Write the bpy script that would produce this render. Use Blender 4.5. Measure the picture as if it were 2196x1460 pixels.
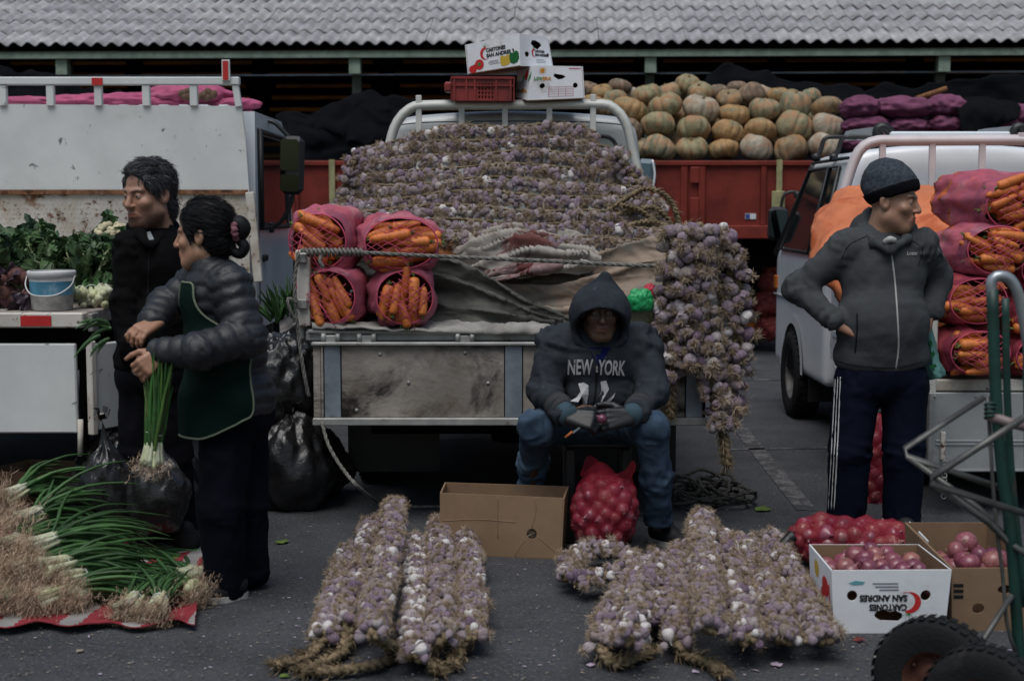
import bpy, bmesh, math, random
import numpy as np
from mathutils import Vector, Matrix, Euler
sc = bpy.context.scene
for o in list(bpy.data.objects): bpy.data.objects.remove(o)
C = sc.collection
R = math.radians
# ------------------------------------------------------------ camera, sky, sun, exposure
FPX, CX, CY, HOR, CH = 3050.0, 1098.0, 730.0, 450.0, 1.47
PITCH = math.atan((CY-HOR)/FPX)
cam_d = bpy.data.cameras.new('camera'); cam = bpy.data.objects.new('camera', cam_d); C.objects.link(cam)
cam_d.sensor_width = 36.0; cam_d.lens = 36.0*FPX/2196.0
cam_d.clip_start = 0.05; cam_d.clip_end = 500
cam.location = (0, 0, CH); cam.rotation_euler = (math.pi/2-PITCH, 0, 0)
cam_d.dof.use_dof = True; cam_d.dof.focus_distance = 6.9; cam_d.dof.aperture_fstop = 3.2
sc.camera = cam
SUN_EL, SUN_AZ = R(67), R(200)          # azimuth clockwise from +Y: behind the camera, a little left
w = bpy.data.worlds.new('World'); sc.world = w; w.use_nodes = True
nt = w.node_tree; bg = nt.nodes['Background']
sky = nt.nodes.new('ShaderNodeTexSky'); sky.sky_type = 'NISHITA'; sky.sun_disc = False
sky.sun_elevation = SUN_EL; sky.sun_rotation = SUN_AZ; sky.air_density = 1.6; sky.dust_density = 2.5; sky.ozone_density = 2.0
nt.links.new(sky.outputs[0], bg.inputs[0]); bg.inputs[1].default_value = 0.05
sd = bpy.data.lights.new('sun', 'SUN'); sd.energy = 1.5; sd.angle = R(45); sd.color = (1, .985, .96)
so = bpy.data.objects.new('sun', sd); C.objects.link(so)
sdir = Vector((math.sin(SUN_AZ)*math.cos(SUN_EL), math.cos(SUN_AZ)*math.cos(SUN_EL), math.sin(SUN_EL)))
so.rotation_euler = (-sdir).to_track_quat('-Z', 'Y').to_euler()
sc.view_settings.view_transform = 'Standard'; sc.view_settings.look = 'None'
sc.view_settings.exposure = 0.58; sc.view_settings.gamma = 1.0; sc.view_settings.use_curve_mapping = False
sc.cycles.use_denoising = True
sc.cycles.max_bounces = 5; sc.cycles.transparent_max_bounces = 8
sc.cycles.diffuse_bounces = 2; sc.cycles.glossy_bounces = 3
# ------------------------------------------------------------ pixel (of the 2196x1460 photograph) -> place
cp, sp_ = math.cos(PITCH), math.sin(PITCH)
def ray(px, py):
    u = (px-CX)/FPX; v = (CY-py)/FPX
    return Vector((u, cp+v*sp_, -sp_+v*cp))
def P(px, py, Y):
    r = ray(px, py); return Vector((0, 0, CH))+r*(Y/r.y)
def G(px, py, z=0.0):
    r = ray(px, py); return Vector((0, 0, CH))+r*((z-CH)/r.z)
def XW(px, Y): return P(px, HOR, Y).x
def ZW(py, Y): return P(CX, py, Y).z
# ------------------------------------------------------------ helpers
rng = np.random.default_rng(7); rnd = random.Random(11)
_perm = np.random.default_rng(3).permutation(512).astype(np.int64)
_perm = np.concatenate([_perm, _perm, _perm[:8]])
_grad = np.random.default_rng(5).normal(size=(512, 3)); _grad /= np.linalg.norm(_grad, axis=1)[:, None]
def noise(p):
    p = np.asarray(p, float); i = np.floor(p).astype(np.int64); f = p-i; i &= 255
    u = f*f*f*(f*(f*6-15)+10); out = 0
    for dx in (0, 1):
        wx = u[..., 0] if dx else 1-u[..., 0]
        for dy in (0, 1):
            wy = u[..., 1] if dy else 1-u[..., 1]
            for dz in (0, 1):
                wz = u[..., 2] if dz else 1-u[..., 2]
                h = _perm[_perm[_perm[i[..., 0]+dx]+i[..., 1]+dy & 511]+i[..., 2]+dz & 511]
                g = _grad[h]
                out = out+wx*wy*wz*(g[..., 0]*(f[..., 0]-dx)+g[..., 1]*(f[..., 1]-dy)+g[..., 2]*(f[..., 2]-dz))
    return out*1.5
def fbm(p, o=3):
    p = np.asarray(p, float); s = 0; a = 1
    for k in range(o): s = s+a*noise(p*2**k+17.3*k); a *= .5
    return s
def ridge(p, o=2):
    p = np.asarray(p, float); s = 0; a = 1
    for k in range(o): s = s+a*(1-np.abs(noise(p*2**k+9.1*k))*2.2); a *= .5
    return s
def A(x): return np.array(x, float)
def rotm(ax, ay=0, az=0): return np.array(Euler((ax, ay, az)).to_matrix())
def frame(d, up=(0, 0, 1)):
    """3x3 whose columns are x, y, z with z along d"""
    d = A(d); d = d/np.linalg.norm(d); u = A(up)
    if abs(d@u) > .97: u = A((0, 1, 0)) if abs(d[1]) < .9 else A((1, 0, 0))
    x = np.cross(u, d); x /= np.linalg.norm(x); y = np.cross(d, x)
    return np.stack([x, y, d], 1)
def spline(pts, n, closed=False):
    """Catmull-Rom resample to n points, evenly by chord"""
    p = A([tuple(q) for q in pts]); k = len(p)
    if k == 2: return p[0]+(p[1]-p[0])*np.linspace(0, 1, n)[:, None]
    if closed: e = np.concatenate([p[-1:], p, p[:2]]); m = k
    else: e = np.concatenate([2*p[:1]-p[1:2], p, 2*p[-1:]-p[-2:-1]]); m = k-1
    d = np.linalg.norm(np.diff(e[1:m+2], axis=0), axis=1); c = np.concatenate([[0], np.cumsum(d)])
    s = np.linspace(0, c[-1], n, endpoint=not closed); i = np.clip(np.searchsorted(c, s, side='right')-1, 0, m-1)
    t = ((s-c[i])/np.maximum(d[i], 1e-9))[:, None]
    a, b, cc, dd = e[i], e[i+1], e[i+2], e[i+3]
    return .5*((2*b)+(cc-a)*t+(2*a-5*b+4*cc-dd)*t*t+(3*b-a-3*cc+dd)*t**3)
class MB:
    """collects shapes; build() links them as ONE mesh object"""
    def __init__(s): s.v = []; s.f = []; s.m = []; s.sm = []; s.n = 0; s.col = []; s.c = (1, 1, 1)
    def add(s, v, f, mi=0, smooth=False, col=None):
        v = np.asarray(v, float).reshape(-1, 3); s.v.append(v); b = s.n
        for q in f: s.f.append(tuple(int(i)+b for i in q))
        s.m += [mi]*len(f); s.sm += [smooth]*len(f); s.n += len(v)
        c = np.asarray(s.c if col is None else col, float)
        s.col.append(np.broadcast_to(c, (len(v), 3)) if c.ndim == 1 else c)
        return s
    def box(s, c, d, rot=None, mi=0, bev=0.0, taper=1.0):
        d = A(d)/2; c = A(c)
        if bev <= 0:
            v = A([(x, y, z) for z in (-1, 1) for y in (-1, 1) for x in (-1, 1)])*d
            v[4:, :2] *= taper
            f = [(0, 2, 3, 1), (4, 5, 7, 6), (0, 1, 5, 4), (2, 6, 7, 3), (0, 4, 6, 2), (1, 3, 7, 5)]
        else:
            b = min(bev, d.min()*.9); v = []; idx = {}
            for x in (-1, 1):
                for y in (-1, 1):
                    for z in (-1, 1):
                        for a in range(3):
                            q = A((x, y, z))*d; sg = A((x, y, z))
                            for k in range(3):
                                if k != a: q[k] -= sg[k]*b
                            idx[(x, y, z, a)] = len(v); v.append(q)
            f = []
            for a in range(3):
                o = [k for k in range(3) if k != a]
                for sg in (-1, 1):
                    q = []
                    for (i, j) in ((-1, -1), (1, -1), (1, 1), (-1, 1)):
                        k = [0, 0, 0]; k[a] = sg; k[o[0]] = i; k[o[1]] = j; q.append(idx[(*k, a)])
                    f.append(q if (sg > 0) == (a != 1) else q[::-1])
                for i in (-1, 1):
                    for j in (-1, 1):
                        k1 = [0, 0, 0]; k1[a] = -1; k1[o[0]] = i; k1[o[1]] = j; k2 = list(k1); k2[a] = 1
                        f.append([idx[(*k1, o[0])], idx[(*k2, o[0])], idx[(*k2, o[1])], idx[(*k1, o[1])]])
            for x in (-1, 1):
                for y in (-1, 1):
                    for z in (-1, 1): f.append([idx[(x, y, z, a)] for a in range(3)])
            v = A(v)
        if rot is not None: v = v@np.asarray(rot).T
        return s.add(v+c, f, mi)
    def tube(s, pts, r, seg=8, mi=0, cap=True, n=None, col=None, flat=1.0, closed=False):
        p = A([tuple(q) for q in pts])
        if n: p = spline(p, n, closed)
        k = len(p); r = np.broadcast_to(np.asarray(r, float), (k,)) if np.ndim(r) == 0 or len(r) == k else np.interp(np.linspace(0, 1, k), np.linspace(0, 1, len(r)), r)
        t = np.gradient(p, axis=0) if not closed else np.roll(p, -1, 0)-np.roll(p, 1, 0)
        t /= np.maximum(np.linalg.norm(t, axis=1), 1e-9)[:, None]
        u = frame(t[0])[:, 0]; a = np.linspace(0, 2*math.pi, seg, endpoint=False); V = []
        for i in range(k):
            u = u-t[i]*(u@t[i]); u = u/max(np.linalg.norm(u), 1e-9); b = np.cross(t[i], u)
            V.append(p[i]+r[i]*(np.cos(a)[:, None]*u+flat*np.sin(a)[:, None]*b))
        V = np.concatenate(V); f = []
        for i in range(k if closed else k-1):
            for j in range(seg):
                j2 = (j+1) % seg; i2 = (i+1) % k; f.append((i*seg+j, i*seg+j2, i2*seg+j2, i2*seg+j))
        if cap and not closed: f.append(tuple(range(seg))[::-1]); f.append(tuple((k-1)*seg+j for j in range(seg)))
        return s.add(V, f, mi, True, col)
    def lathe(s, prof, seg=24, loc=(0, 0, 0), rot=None, mi=0, smooth=True, scale=(1, 1, 1), rib=None, cap=True, col=None):
        """prof: (r, z) pairs; rib(theta, i) multiplies the radius"""
        a = np.linspace(0, 2*math.pi, seg, endpoint=False); V = []
        for i, (r, z) in enumerate(prof):
            q = r*(rib(a, i) if rib else 1)*np.ones(seg)
            V.append(np.stack([q*np.cos(a), q*np.sin(a), np.full(seg, z)], 1))
        V = np.concatenate(V)*A(scale); k = len(prof); f = []
        for i in range(k-1):
            for j in range(seg):
                j2 = (j+1) % seg; f.append((i*seg+j, i*seg+j2, (i+1)*seg+j2, (i+1)*seg+j))
        if cap: f.append(tuple(range(seg))[::-1]); f.append(tuple((k-1)*seg+j for j in range(seg)))
        if rot is not None: V = V@np.asarray(rot).T
        return s.add(V+A(loc), f, mi, smooth, col)
    def grid(s, Pn, mi=0, smooth=True, closed=False, col=None, flip=False):
        """Pn: (nu, nv, 3)"""
        nu, nv = Pn.shape[:2]; f = []
        for i in range(nu-1):
            for j in range(nv if closed else nv-1):
                j2 = (j+1) % nv; q = (i*nv+j, i*nv+j2, (i+1)*nv+j2, (i+1)*nv+j); f.append(q[::-1] if flip else q)
        return s.add(Pn.reshape(-1, 3), f, mi, smooth, None if col is None else np.asarray(col).reshape(-1, 3))
    def sheet(s, Pn, th, mi=0, smooth=True):
        """a grid with thickness th: two skins and a rim"""
        nu, nv = Pn.shape[:2]
        du = np.gradient(Pn, axis=0); dv = np.gradient(Pn, axis=1); nn = np.cross(du, dv); nn /= np.maximum(np.linalg.norm(nn, axis=2), 1e-9)[..., None]
        s.grid(Pn, mi, smooth); b = s.n-nu*nv; s.grid(Pn-nn*th, mi, smooth, flip=True); c = s.n-nu*nv; f = []
        id_ = lambda i, j: i*nv+j
        ring = [id_(0, j) for j in range(nv)]+[id_(i, nv-1) for i in range(1, nu)]+[id_(nu-1, j) for j in range(nv-2, -1, -1)]+[id_(i, 0) for i in range(nu-2, 0, -1)]
        for a_, b_ in zip(ring, ring[1:]+ring[:1]): s.f.append((b+b_, b+a_, c+a_, c+b_)); s.m.append(mi); s.sm.append(False)
        return s
    def poly(s, pts, n=None, mi=0, col=None):
        return s.add(A([tuple(p) for p in pts]), [tuple(range(len(pts)))], mi, False, col)
    def xf(s, M3, t=(0, 0, 0)):
        s.v = [v@np.asarray(M3).T+A(t) for v in s.v]; return s
    def mesh(s, name, mats):
        me = bpy.data.meshes.new(name)
        V = np.concatenate(s.v) if s.v else np.zeros((0, 3))
        me.from_pydata(V.tolist(), [], s.f)
        for m in (mats if isinstance(mats, (list, tuple)) else [mats]): me.materials.append(m)
        me.polygons.foreach_set('material_index', s.m); me.polygons.foreach_set('use_smooth', s.sm)
        a = me.color_attributes.new('Col', 'FLOAT_COLOR', 'POINT')
        cc = np.ones((len(V), 4), np.float32); cc[:, :3] = np.concatenate(s.col); a.data.foreach_set('color', cc.ravel())
        me.update(); return me
    def build(s, name, mats, parent=None):
        return link(name, s.mesh(name, mats), parent)
def link(name, me, parent=None, loc=None, rot=None, scale=None):
    """loc / rot are world values; parents are unrotated Empties"""
    o = bpy.data.objects.new(name, me); C.objects.link(o)
    if rot is not None: o.rotation_mode = 'QUATERNION'; o.rotation_quaternion = Matrix(np.asarray(rot).tolist()).to_quaternion()
    if scale is not None: o.scale = scale if np.ndim(scale) else (scale,)*3
    l = Vector(loc) if loc is not None else Vector((0, 0, 0))
    if parent is not None:
        o.parent = parent; b = parent
        while b is not None: l = l-b.location; b = b.parent
    o.location = l; return o
def thing(name, label, cat, loc=(0, 0, 0), group=None):
    o = bpy.data.objects.new(name, None); C.objects.link(o); o.location = loc; o.empty_display_size = .1
    return tag(o, label, cat, group)
def tag(o, label=None, cat=None, group=None, kind=None):
    if label: o['label'] = label
    if cat: o['category'] = cat
    if group: o['group'] = group
    if kind: o['kind'] = kind
    return o
ORD = 'first second third fourth fifth sixth seventh eighth ninth tenth eleventh twelfth thirteenth fourteenth fifteenth sixteenth'.split()
# flat plate with holes (outline and holes in x, y; thickness along z, centred)
def plate(outline, holes=(), th=.01):
    cu = bpy.data.curves.new('tmp', 'CURVE'); cu.dimensions = '2D'; cu.fill_mode = 'BOTH'; cu.extrude = th/2
    for ring in [outline]+list(holes):
        sp = cu.splines.new('POLY'); sp.points.add(len(ring)-1)
        for q, p in zip(sp.points, ring): q.co = (p[0], p[1], 0, 1)
        sp.use_cyclic_u = True
    return _from_curve(cu)
def _from_curve(cu):
    o = bpy.data.objects.new('tmp', cu); me = o.to_mesh()
    v = np.empty(len(me.vertices)*3); me.vertices.foreach_get('co', v); f = [tuple(p.vertices) for p in me.polygons]
    o.to_mesh_clear(); bpy.data.objects.remove(o); bpy.data.curves.remove(cu)
    return v.reshape(-1, 3), f
_tc = {}
def text(txt, h, off=0.0, shear=0.0, th=.001, width=None, sp=1.0):
    """flat lettering, h = capital height, origin bottom-left, in x, y"""
    key = (txt, off, shear, sp)
    if key not in _tc:
        cu = bpy.data.curves.new('tmp', 'FONT'); cu.body = txt; cu.size = 1; cu.offset = off; cu.shear = shear; cu.space_character = sp; cu.extrude = .002; cu.resolution_u = 3
        _tc[key] = _from_curve(cu)
    v, f = _tc[key]; v = v.copy(); z = v[:, 2].copy(); v[:, 2] = 0
    v[:, :2] -= v[:, :2].min(0); k = h/max(v[:, 1].max(), 1e-6); v *= k
    if width: v[:, 0] *= width/v[:, 0].max()
    v[:, 2] = np.sign(z)*th/2; return v, f
def ring(cx, cy, rx, ry=None, n=16, a0=0): 
    ry = ry or rx; return [(cx+rx*math.cos(a0+2*math.pi*k/n), cy+ry*math.sin(a0+2*math.pi*k/n)) for k in range(n)]
def rect(x0, y0, x1, y1): return [(x0, y0), (x1, y0), (x1, y1), (x0, y1)]
def loft(curves, nu, nv, rough=0, scale=6, seed=0):
    """a smooth sheet through several polylines -> (nu, nv, 3)"""
    rows = np.stack([spline(c, nv) for c in curves]); out = np.stack([spline(rows[:, j], nu) for j in range(nv)], 1)
    if rough: out = out+rough*np.stack([fbm(out*scale+seed+31*k, 3) for k in range(3)], -1)
    return out
# ------------------------------------------------------------ distance fields -> meshes
def seg_t(p, a, b):
    a = A(a); d = A(b)-a; return np.clip(((p-a)@d)/max(d@d, 1e-12), 0, 1)
def caps(p, a, b, ra, rb):
    t = seg_t(p, a, b); a = A(a); d = A(b)-a
    return np.linalg.norm(p-a-t[..., None]*d, axis=-1)-(ra+(rb-ra)*t)
def elli(p, c, r, M3=None):
    q = p-A(c)
    if M3 is not None: q = q@np.asarray(M3)
    r = A(r); k0 = np.linalg.norm(q/r, axis=-1); k1 = np.linalg.norm(q/(r*r), axis=-1)
    return np.where(k1 > 1e-9, k0*(k0-1)/np.maximum(k1, 1e-9), -r.min())
def smin(a, b, k):
    h = np.clip(.5+.5*(b-a)/k, 0, 1); return b+(a-b)*h-k*h*(1-h)
def smax(a, b, k): return -smin(-a, -b, k)
def surf(fn, lo, hi, vox):
    lo = A(lo); n = np.maximum(np.ceil((A(hi)-lo)/vox).astype(int)+1, 4)
    ax = [lo[k]+vox*np.arange(n[k]) for k in range(3)]
    g = np.stack(np.meshgrid(*ax, indexing='ij'), -1).astype(np.float32); val = np.asarray(fn(g.astype(float)), np.float32)
    s = val < 0; cs = np.zeros(tuple(n-1), np.int8)
    sl = lambda d: tuple(slice(d[k], d[k]+n[k]-1) for k in range(3))
    cor = [(i, j, k) for i in (0, 1) for j in (0, 1) for k in (0, 1)]
    for d in cor: cs += s[sl(d)]
    act = (cs > 0) & (cs < 8); idx = np.full(cs.shape, -1, np.int64); ii = np.argwhere(act); idx[act] = np.arange(len(ii))
    acc = np.zeros((len(ii), 3)); cnt = np.zeros(len(ii))
    for d in cor:
        for a_ in range(3):
            if d[a_]: continue
            e = list(d); e[a_] = 1; e = tuple(e)
            v0 = val[tuple((ii+d).T)]; v1 = val[tuple((ii+e).T)]; m = (v0 < 0) != (v1 < 0)
            t = np.where(m, v0/np.where(v0 == v1, 1, v0-v1), 0); q = np.tile(A(d), (len(ii), 1)); q[:, a_] = t
            acc[m] += q[m]; cnt[m] += 1
    V = lo+vox*(ii+acc/np.maximum(cnt, 1)[:, None]); F = []
    for a_ in range(3):
        b, c = (a_+1) % 3, (a_+2) % 3; n2 = n.copy(); n2[a_] -= 1
        p0 = s[tuple(slice(0, n[k]-(k == a_)) for k in range(3))]; p1 = s[tuple(slice((k == a_), n[k]) for k in range(3))]
        ch = np.argwhere(p0 != p1); ch = ch[(ch[:, b] > 0) & (ch[:, c] > 0) & (ch[:, b] < n[b]-1) & (ch[:, c] < n[c]-1)]
        q = []
        for (db, dc) in ((-1, -1), (0, -1), (0, 0), (-1, 0)):
            e = ch.copy(); e[:, b] += db; e[:, c] += dc; q.append(idx[tuple(e.T)])
        q = np.stack(q, 1); fl = p0[tuple(ch.T)]; q[~fl] = q[~fl][:, ::-1]; F.append(q)
    F = np.concatenate(F); F = F[(F >= 0).all(1)]
    return V, F
def vnormals(V, F):
    n = np.zeros_like(V); a, b, c, d = (V[F[:, k]] for k in range(4)); fn = np.cross(c-a, d-b)
    for k in range(4): np.add.at(n, F[:, k], fn)
    return n/np.maximum(np.linalg.norm(n, axis=1), 1e-12)[:, None]
def relax(V, F, it=1, lam=.5):
    for _ in range(it):
        s = np.zeros_like(V); c = np.zeros(len(V))
        for k in range(4):
            np.add.at(s, F[:, k], V[F[:, (k+1) % 4]]); np.add.at(s, F[:, k], V[F[:, (k+3) % 4]]); np.add.at(c, F[:, k], 2)
        V = V+lam*(s/np.maximum(c, 1)[:, None]-V)
    return V
# ------------------------------------------------------------ materials
MATS = {}
def mat(name, col, rough=.6, var=0.0, vs=8.0, col2=None, bump=0.0, bs=60.0, metal=0.0, spec=None, attr=False, rand=0.0, rcols=None,
        stains=(), stretch=(1, 1, 1), sheen=0.0, coat=0.0, trans=0.0, sss=0.0, wave=None, bdist=.01, alpha=None, emit=None, translucent=0.0, rvar=0.0, shift=(0, 0, 0)):
    if spec is None: spec = .5 if rough < .6 else .22 if rough < .8 else .08
    m = bpy.data.materials.new(name); m.use_nodes = True; t = m.node_tree; N = t.nodes; L = t.links; b = N['Principled BSDF']
    tc = N.new('ShaderNodeTexCoord'); mp = N.new('ShaderNodeMapping'); L.new(tc.outputs['Object'], mp.inputs[0]); mp.inputs['Scale'].default_value = stretch; mp.inputs['Location'].default_value = shift
    co = mp.outputs[0]
    def nz(scale, det=4, ro=.6, dist=0.0):
        n = N.new('ShaderNodeTexNoise'); n.inputs['Scale'].default_value = scale; n.inputs['Detail'].default_value = det; n.inputs['Roughness'].default_value = ro; n.inputs['Distortion'].default_value = dist
        L.new(co, n.inputs['Vector']); return n.outputs['Fac']
    def mixc(fac, a, c, mode='MIX'):
        x = N.new('ShaderNodeMix'); x.data_type = 'RGBA'; x.blend_type = mode
        for sck, val in ((0, fac), (6, a), (7, c)):
            if isinstance(val, (tuple, list)): x.inputs[sck].default_value = (*val[:3], 1)
            elif isinstance(val, (int, float)): x.inputs[sck].default_value = val
            else: L.new(val, x.inputs[sck])
        return x.outputs[2]
    def rmp(f, lo, hi):
        r = N.new('ShaderNodeMapRange'); r.inputs[1].default_value = lo; r.inputs[2].default_value = hi; r.interpolation_type = 'SMOOTHSTEP'; L.new(f, r.inputs[0]); return r.outputs[0]
    cur = tuple(col)
    if attr:
        at = N.new('ShaderNodeAttribute'); at.attribute_name = 'Col'; cur = mixc(1.0, tuple(col), at.outputs['Color'], 'MULTIPLY')
    if rcols:
        oi = N.new('ShaderNodeObjectInfo'); cr = N.new('ShaderNodeValToRGB'); L.new(oi.outputs['Random'], cr.inputs[0]); e = cr.color_ramp.elements
        cr.color_ramp.interpolation = 'LINEAR'
        for k, c in enumerate(rcols):
            if k < 2: e[k].position = k/(len(rcols)-1); e[k].color = (*c, 1)
        for k, c in enumerate(rcols[2:]): x = e.new(1.0); x.color = (*c, 1)
        for k, el in enumerate(e): el.position = k/(len(rcols)-1)
        for k, c in enumerate(rcols): e[k].color = (*c, 1)
        cur = cr.outputs[0]
        if attr: cur = mixc(1.0, cur, at.outputs['Color'], 'MULTIPLY')
    if var:
        c2 = tuple(col2) if col2 else tuple(min(1, c*(1+var)) for c in col)
        f = rmp(nz(vs, 5, .65), .35, .65)
        if col2: cur = mixc(f, cur, c2)
        else:
            dk = mixc(1.0, cur, (1-var,)*3, 'MULTIPLY'); lt = mixc(1.0, cur, (1+var,)*3, 'MULTIPLY'); cur = mixc(f, dk, lt)
    for (c, s, lo, hi) in stains: cur = mixc(rmp(nz(s, 6, .65, .4), lo, hi), cur, tuple(c))
    if wave:
        wv = N.new('ShaderNodeTexWave'); wv.inputs['Scale'].default_value = wave[0]; wv.bands_direction = wave[1]; wv.inputs['Distortion'].default_value = wave[2]
        wv.inputs['Detail'].default_value = 2; L.new(co, wv.inputs['Vector']); cur = mixc(rmp(wv.outputs['Fac'], .3, .7), cur, tuple(wave[3]))
    if isinstance(cur, tuple): b.inputs['Base Color'].default_value = (*cur, 1)
    else: L.new(cur, b.inputs['Base Color'])
    b.inputs['Roughness'].default_value = rough; b.inputs['Metallic'].default_value = metal; b.inputs['Specular IOR Level'].default_value = spec
    if rvar:
        mr = N.new('ShaderNodeMapRange'); mr.inputs[3].default_value = rough-rvar; mr.inputs[4].default_value = rough+rvar; L.new(nz(vs*2.3, 5), mr.inputs[0]); L.new(mr.outputs[0], b.inputs['Roughness'])
    if sheen: b.inputs['Sheen Weight'].default_value = sheen; b.inputs['Sheen Roughness'].default_value = .6
    if coat: b.inputs['Coat Weight'].default_value = coat; b.inputs['Coat Roughness'].default_value = .15
    if trans: b.inputs['Transmission Weight'].default_value = trans
    if sss: b.inputs['Subsurface Weight'].default_value = sss; b.inputs['Subsurface Radius'].default_value = (.01, .004, .002); b.inputs['Subsurface Scale'].default_value = .6
    if bump:
        bp = N.new('ShaderNodeBump'); bp.inputs['Strength'].default_value = bump; bp.inputs['Distance'].default_value = bdist; L.new(nz(bs, 5, .6), bp.inputs['Height']); L.new(bp.outputs[0], b.inputs['Normal'])
    out = N['Material Output']
    if translucent:
        tl = N.new('ShaderNodeBsdfTranslucent'); ms = N.new('ShaderNodeMixShader'); ms.inputs[0].default_value = translucent
        if isinstance(cur, tuple): tl.inputs[0].default_value = (*cur, 1)
        else: L.new(cur, tl.inputs[0])
        L.new(b.outputs[0], ms.inputs[1]); L.new(tl.outputs[0], ms.inputs[2]); L.new(ms.outputs[0], out.inputs[0])
    if alpha is not None:
        # woven net: (threads per metre, open share, softness noise)
        tr = N.new('ShaderNodeBsdfTransparent'); ms2 = N.new('ShaderNodeMixShader')
        if isinstance(alpha, float): ms2.inputs[0].default_value = alpha
        else:
            sx = N.new('ShaderNodeSeparateXYZ'); L.new(tc.outputs['Object'], sx.inputs[0]); pr = []
            dn = nz(14, 2)
            for k in (0, 1):   # two diagonal thread families
                ma = N.new('ShaderNodeMath'); ma.operation = 'ADD' if k else 'SUBTRACT'; L.new(sx.outputs['X'], ma.inputs[0]); L.new(sx.outputs['Z'], ma.inputs[1])
                mb = N.new('ShaderNodeMath'); mb.operation = 'MULTIPLY_ADD'; L.new(sx.outputs['Y'], mb.inputs[0]); mb.inputs[1].default_value = .7 if k else -.7; L.new(ma.outputs[0], mb.inputs[2])
                mc = N.new('ShaderNodeMath'); mc.operation = 'MULTIPLY_ADD'; L.new(dn, mc.inputs[0]); mc.inputs[1].default_value = .05; L.new(mb.outputs[0], mc.inputs[2])
                md = N.new('ShaderNodeMath'); md.operation = 'MULTIPLY'; L.new(mc.outputs[0], md.inputs[0]); md.inputs[1].default_value = alpha[0]
                me_ = N.new('ShaderNodeMath'); me_.operation = 'FRACT'; L.new(md.outputs[0], me_.inputs[0])
                mf = N.new('ShaderNodeMath'); mf.operation = 'GREATER_THAN'; L.new(me_.outputs[0], mf.inputs[0]); mf.inputs[1].default_value = alpha[1]; pr.append(mf.outputs[0])
            mx = N.new('ShaderNodeMath'); mx.operation = 'MAXIMUM'; L.new(pr[0], mx.inputs[0]); L.new(pr[1], mx.inputs[1])
            mn = N.new('ShaderNodeMapRange'); mn.inputs[3].default_value = alpha[2]; mn.inputs[4].default_value = 1; L.new(mx.outputs[0], mn.inputs[0]); L.new(mn.outputs[0], ms2.inputs[0])
        src = out.inputs[0].links[0].from_socket; L.new(tr.outputs[0], ms2.inputs[1]); L.new(src, ms2.inputs[2]); L.new(ms2.outputs[0], out.inputs[0])
    MATS[name] = m; return m
m_asphalt = mat('asphalt', (.064, .066, .072), .85, var=.18, vs=2.0, bump=1.0, bs=70, bdist=.012, stains=[((.14, .14, .145), 75, .54, .66), ((.045, .045, .05), 1.1, .55, .8), ((.1, .1, .105), .7, .58, .85), ((.022, .022, .025), 55, .57, .68), ((.22, .215, .21), 34, .69, .73)], rvar=.1)
m_roadpaint = mat('worn_road_paint', (.17, .17, .17), .85, stains=[((.05, .05, .054), 9, .38, .62), ((.06, .06, .065), 60, .42, .6)], bump=.5, bs=260, bdist=.004)
m_roof = mat('fibre_cement', (.4, .39, .4), .9, var=.22, vs=2.6, bump=.5, bs=90, rcols=[(.35, .345, .36), (.3, .295, .31), (.385, .38, .39), (.33, .325, .335)], stains=[((.06, .06, .055), 7, .64, .72), ((.33, .32, .33), 3, .5, .75)])
m_eave = mat('pale_green_steel', (.27, .34, .27), .6, var=.2, vs=5, stains=[((.16, .18, .14), 5, .55, .75)])
m_dgreen = mat('dark_green_steel', (.07, .085, .065), .7)
m_slat = mat('orange_wood', (.3, .125, .03), .8, var=.35, vs=3, stretch=(1, 1, 8))
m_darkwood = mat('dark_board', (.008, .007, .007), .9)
m_netblack = mat('black_shade_net', (.004, .0045, .006), .9, bump=.4, bs=60)
m_red = mat('red_truck_paint', (.17, .026, .018), .6, var=.22, vs=2.5, stains=[((.08, .014, .012), 3, .52, .8), ((.05, .035, .03), 12, .66, .76)], bump=.08, bs=20)
m_redorange = mat('orange_red_paint', (.32, .045, .018), .5, var=.2, vs=3, stains=[((.12, .03, .02), 4, .55, .8)])
m_rubber = mat('rubber', (.018, .018, .019), .8, bump=.4, bs=80, stains=[((.05, .048, .045), 6, .55, .8)])
m_chassis = mat('dark_chassis', (.006, .006, .0065), .8)
m_rim = mat('steel_rim', (.16, .15, .14), .55, metal=.4, var=.3)
m_strap = mat('olive_strap', (.3, .28, .15), .8, var=.2, vs=10)
m_white = mat('old_white_paint', (.6, .62, .61), .5, var=.06, vs=2, stains=[((.42, .41, .37), 2.2, .55, .85), ((.16, .16, .16), 10, .63, .69), ((.3, .17, .09), 9, .72, .78)], bump=.06, bs=8)
m_whiterust = mat('rusty_white_paint', (.55, .52, .47), .6, var=.1, vs=2, stains=[((.38, .33, .27), 3, .5, .7), ((.17, .08, .04), 7, .6, .68), ((.09, .045, .03), 24, .6, .67)], bump=.2, bs=20)
m_cabw = mat('cab_white', (.7, .73, .76), .32, var=.05, vs=2, coat=.5, stains=[((.45, .45, .43), 3, .6, .85)])
m_cabgrey = mat('cab_silver_white', (.36, .385, .395), .4, var=.06, vs=2, coat=.3, stains=[((.33, .33, .31), 4, .55, .8)])
m_hoop = mat('hoop_white', (.55, .56, .52), .5, var=.08, vs=5, stains=[((.3, .2, .12), 14, .69, .75), ((.4, .39, .35), 5, .55, .8)])
m_hooppink = mat('hoop_pinkish_white', (.6, .54, .55), .5, var=.06, vs=5, stains=[((.35, .28, .27), 14, .68, .75)])
m_glass = mat('dark_glass', (.012, .015, .016), .06, spec=.6)
m_mirror = mat('mirror_glass', (.05, .07, .065), .05, metal=1)
m_blackpl = mat('black_plastic', (.012, .012, .013), .45)
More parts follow.
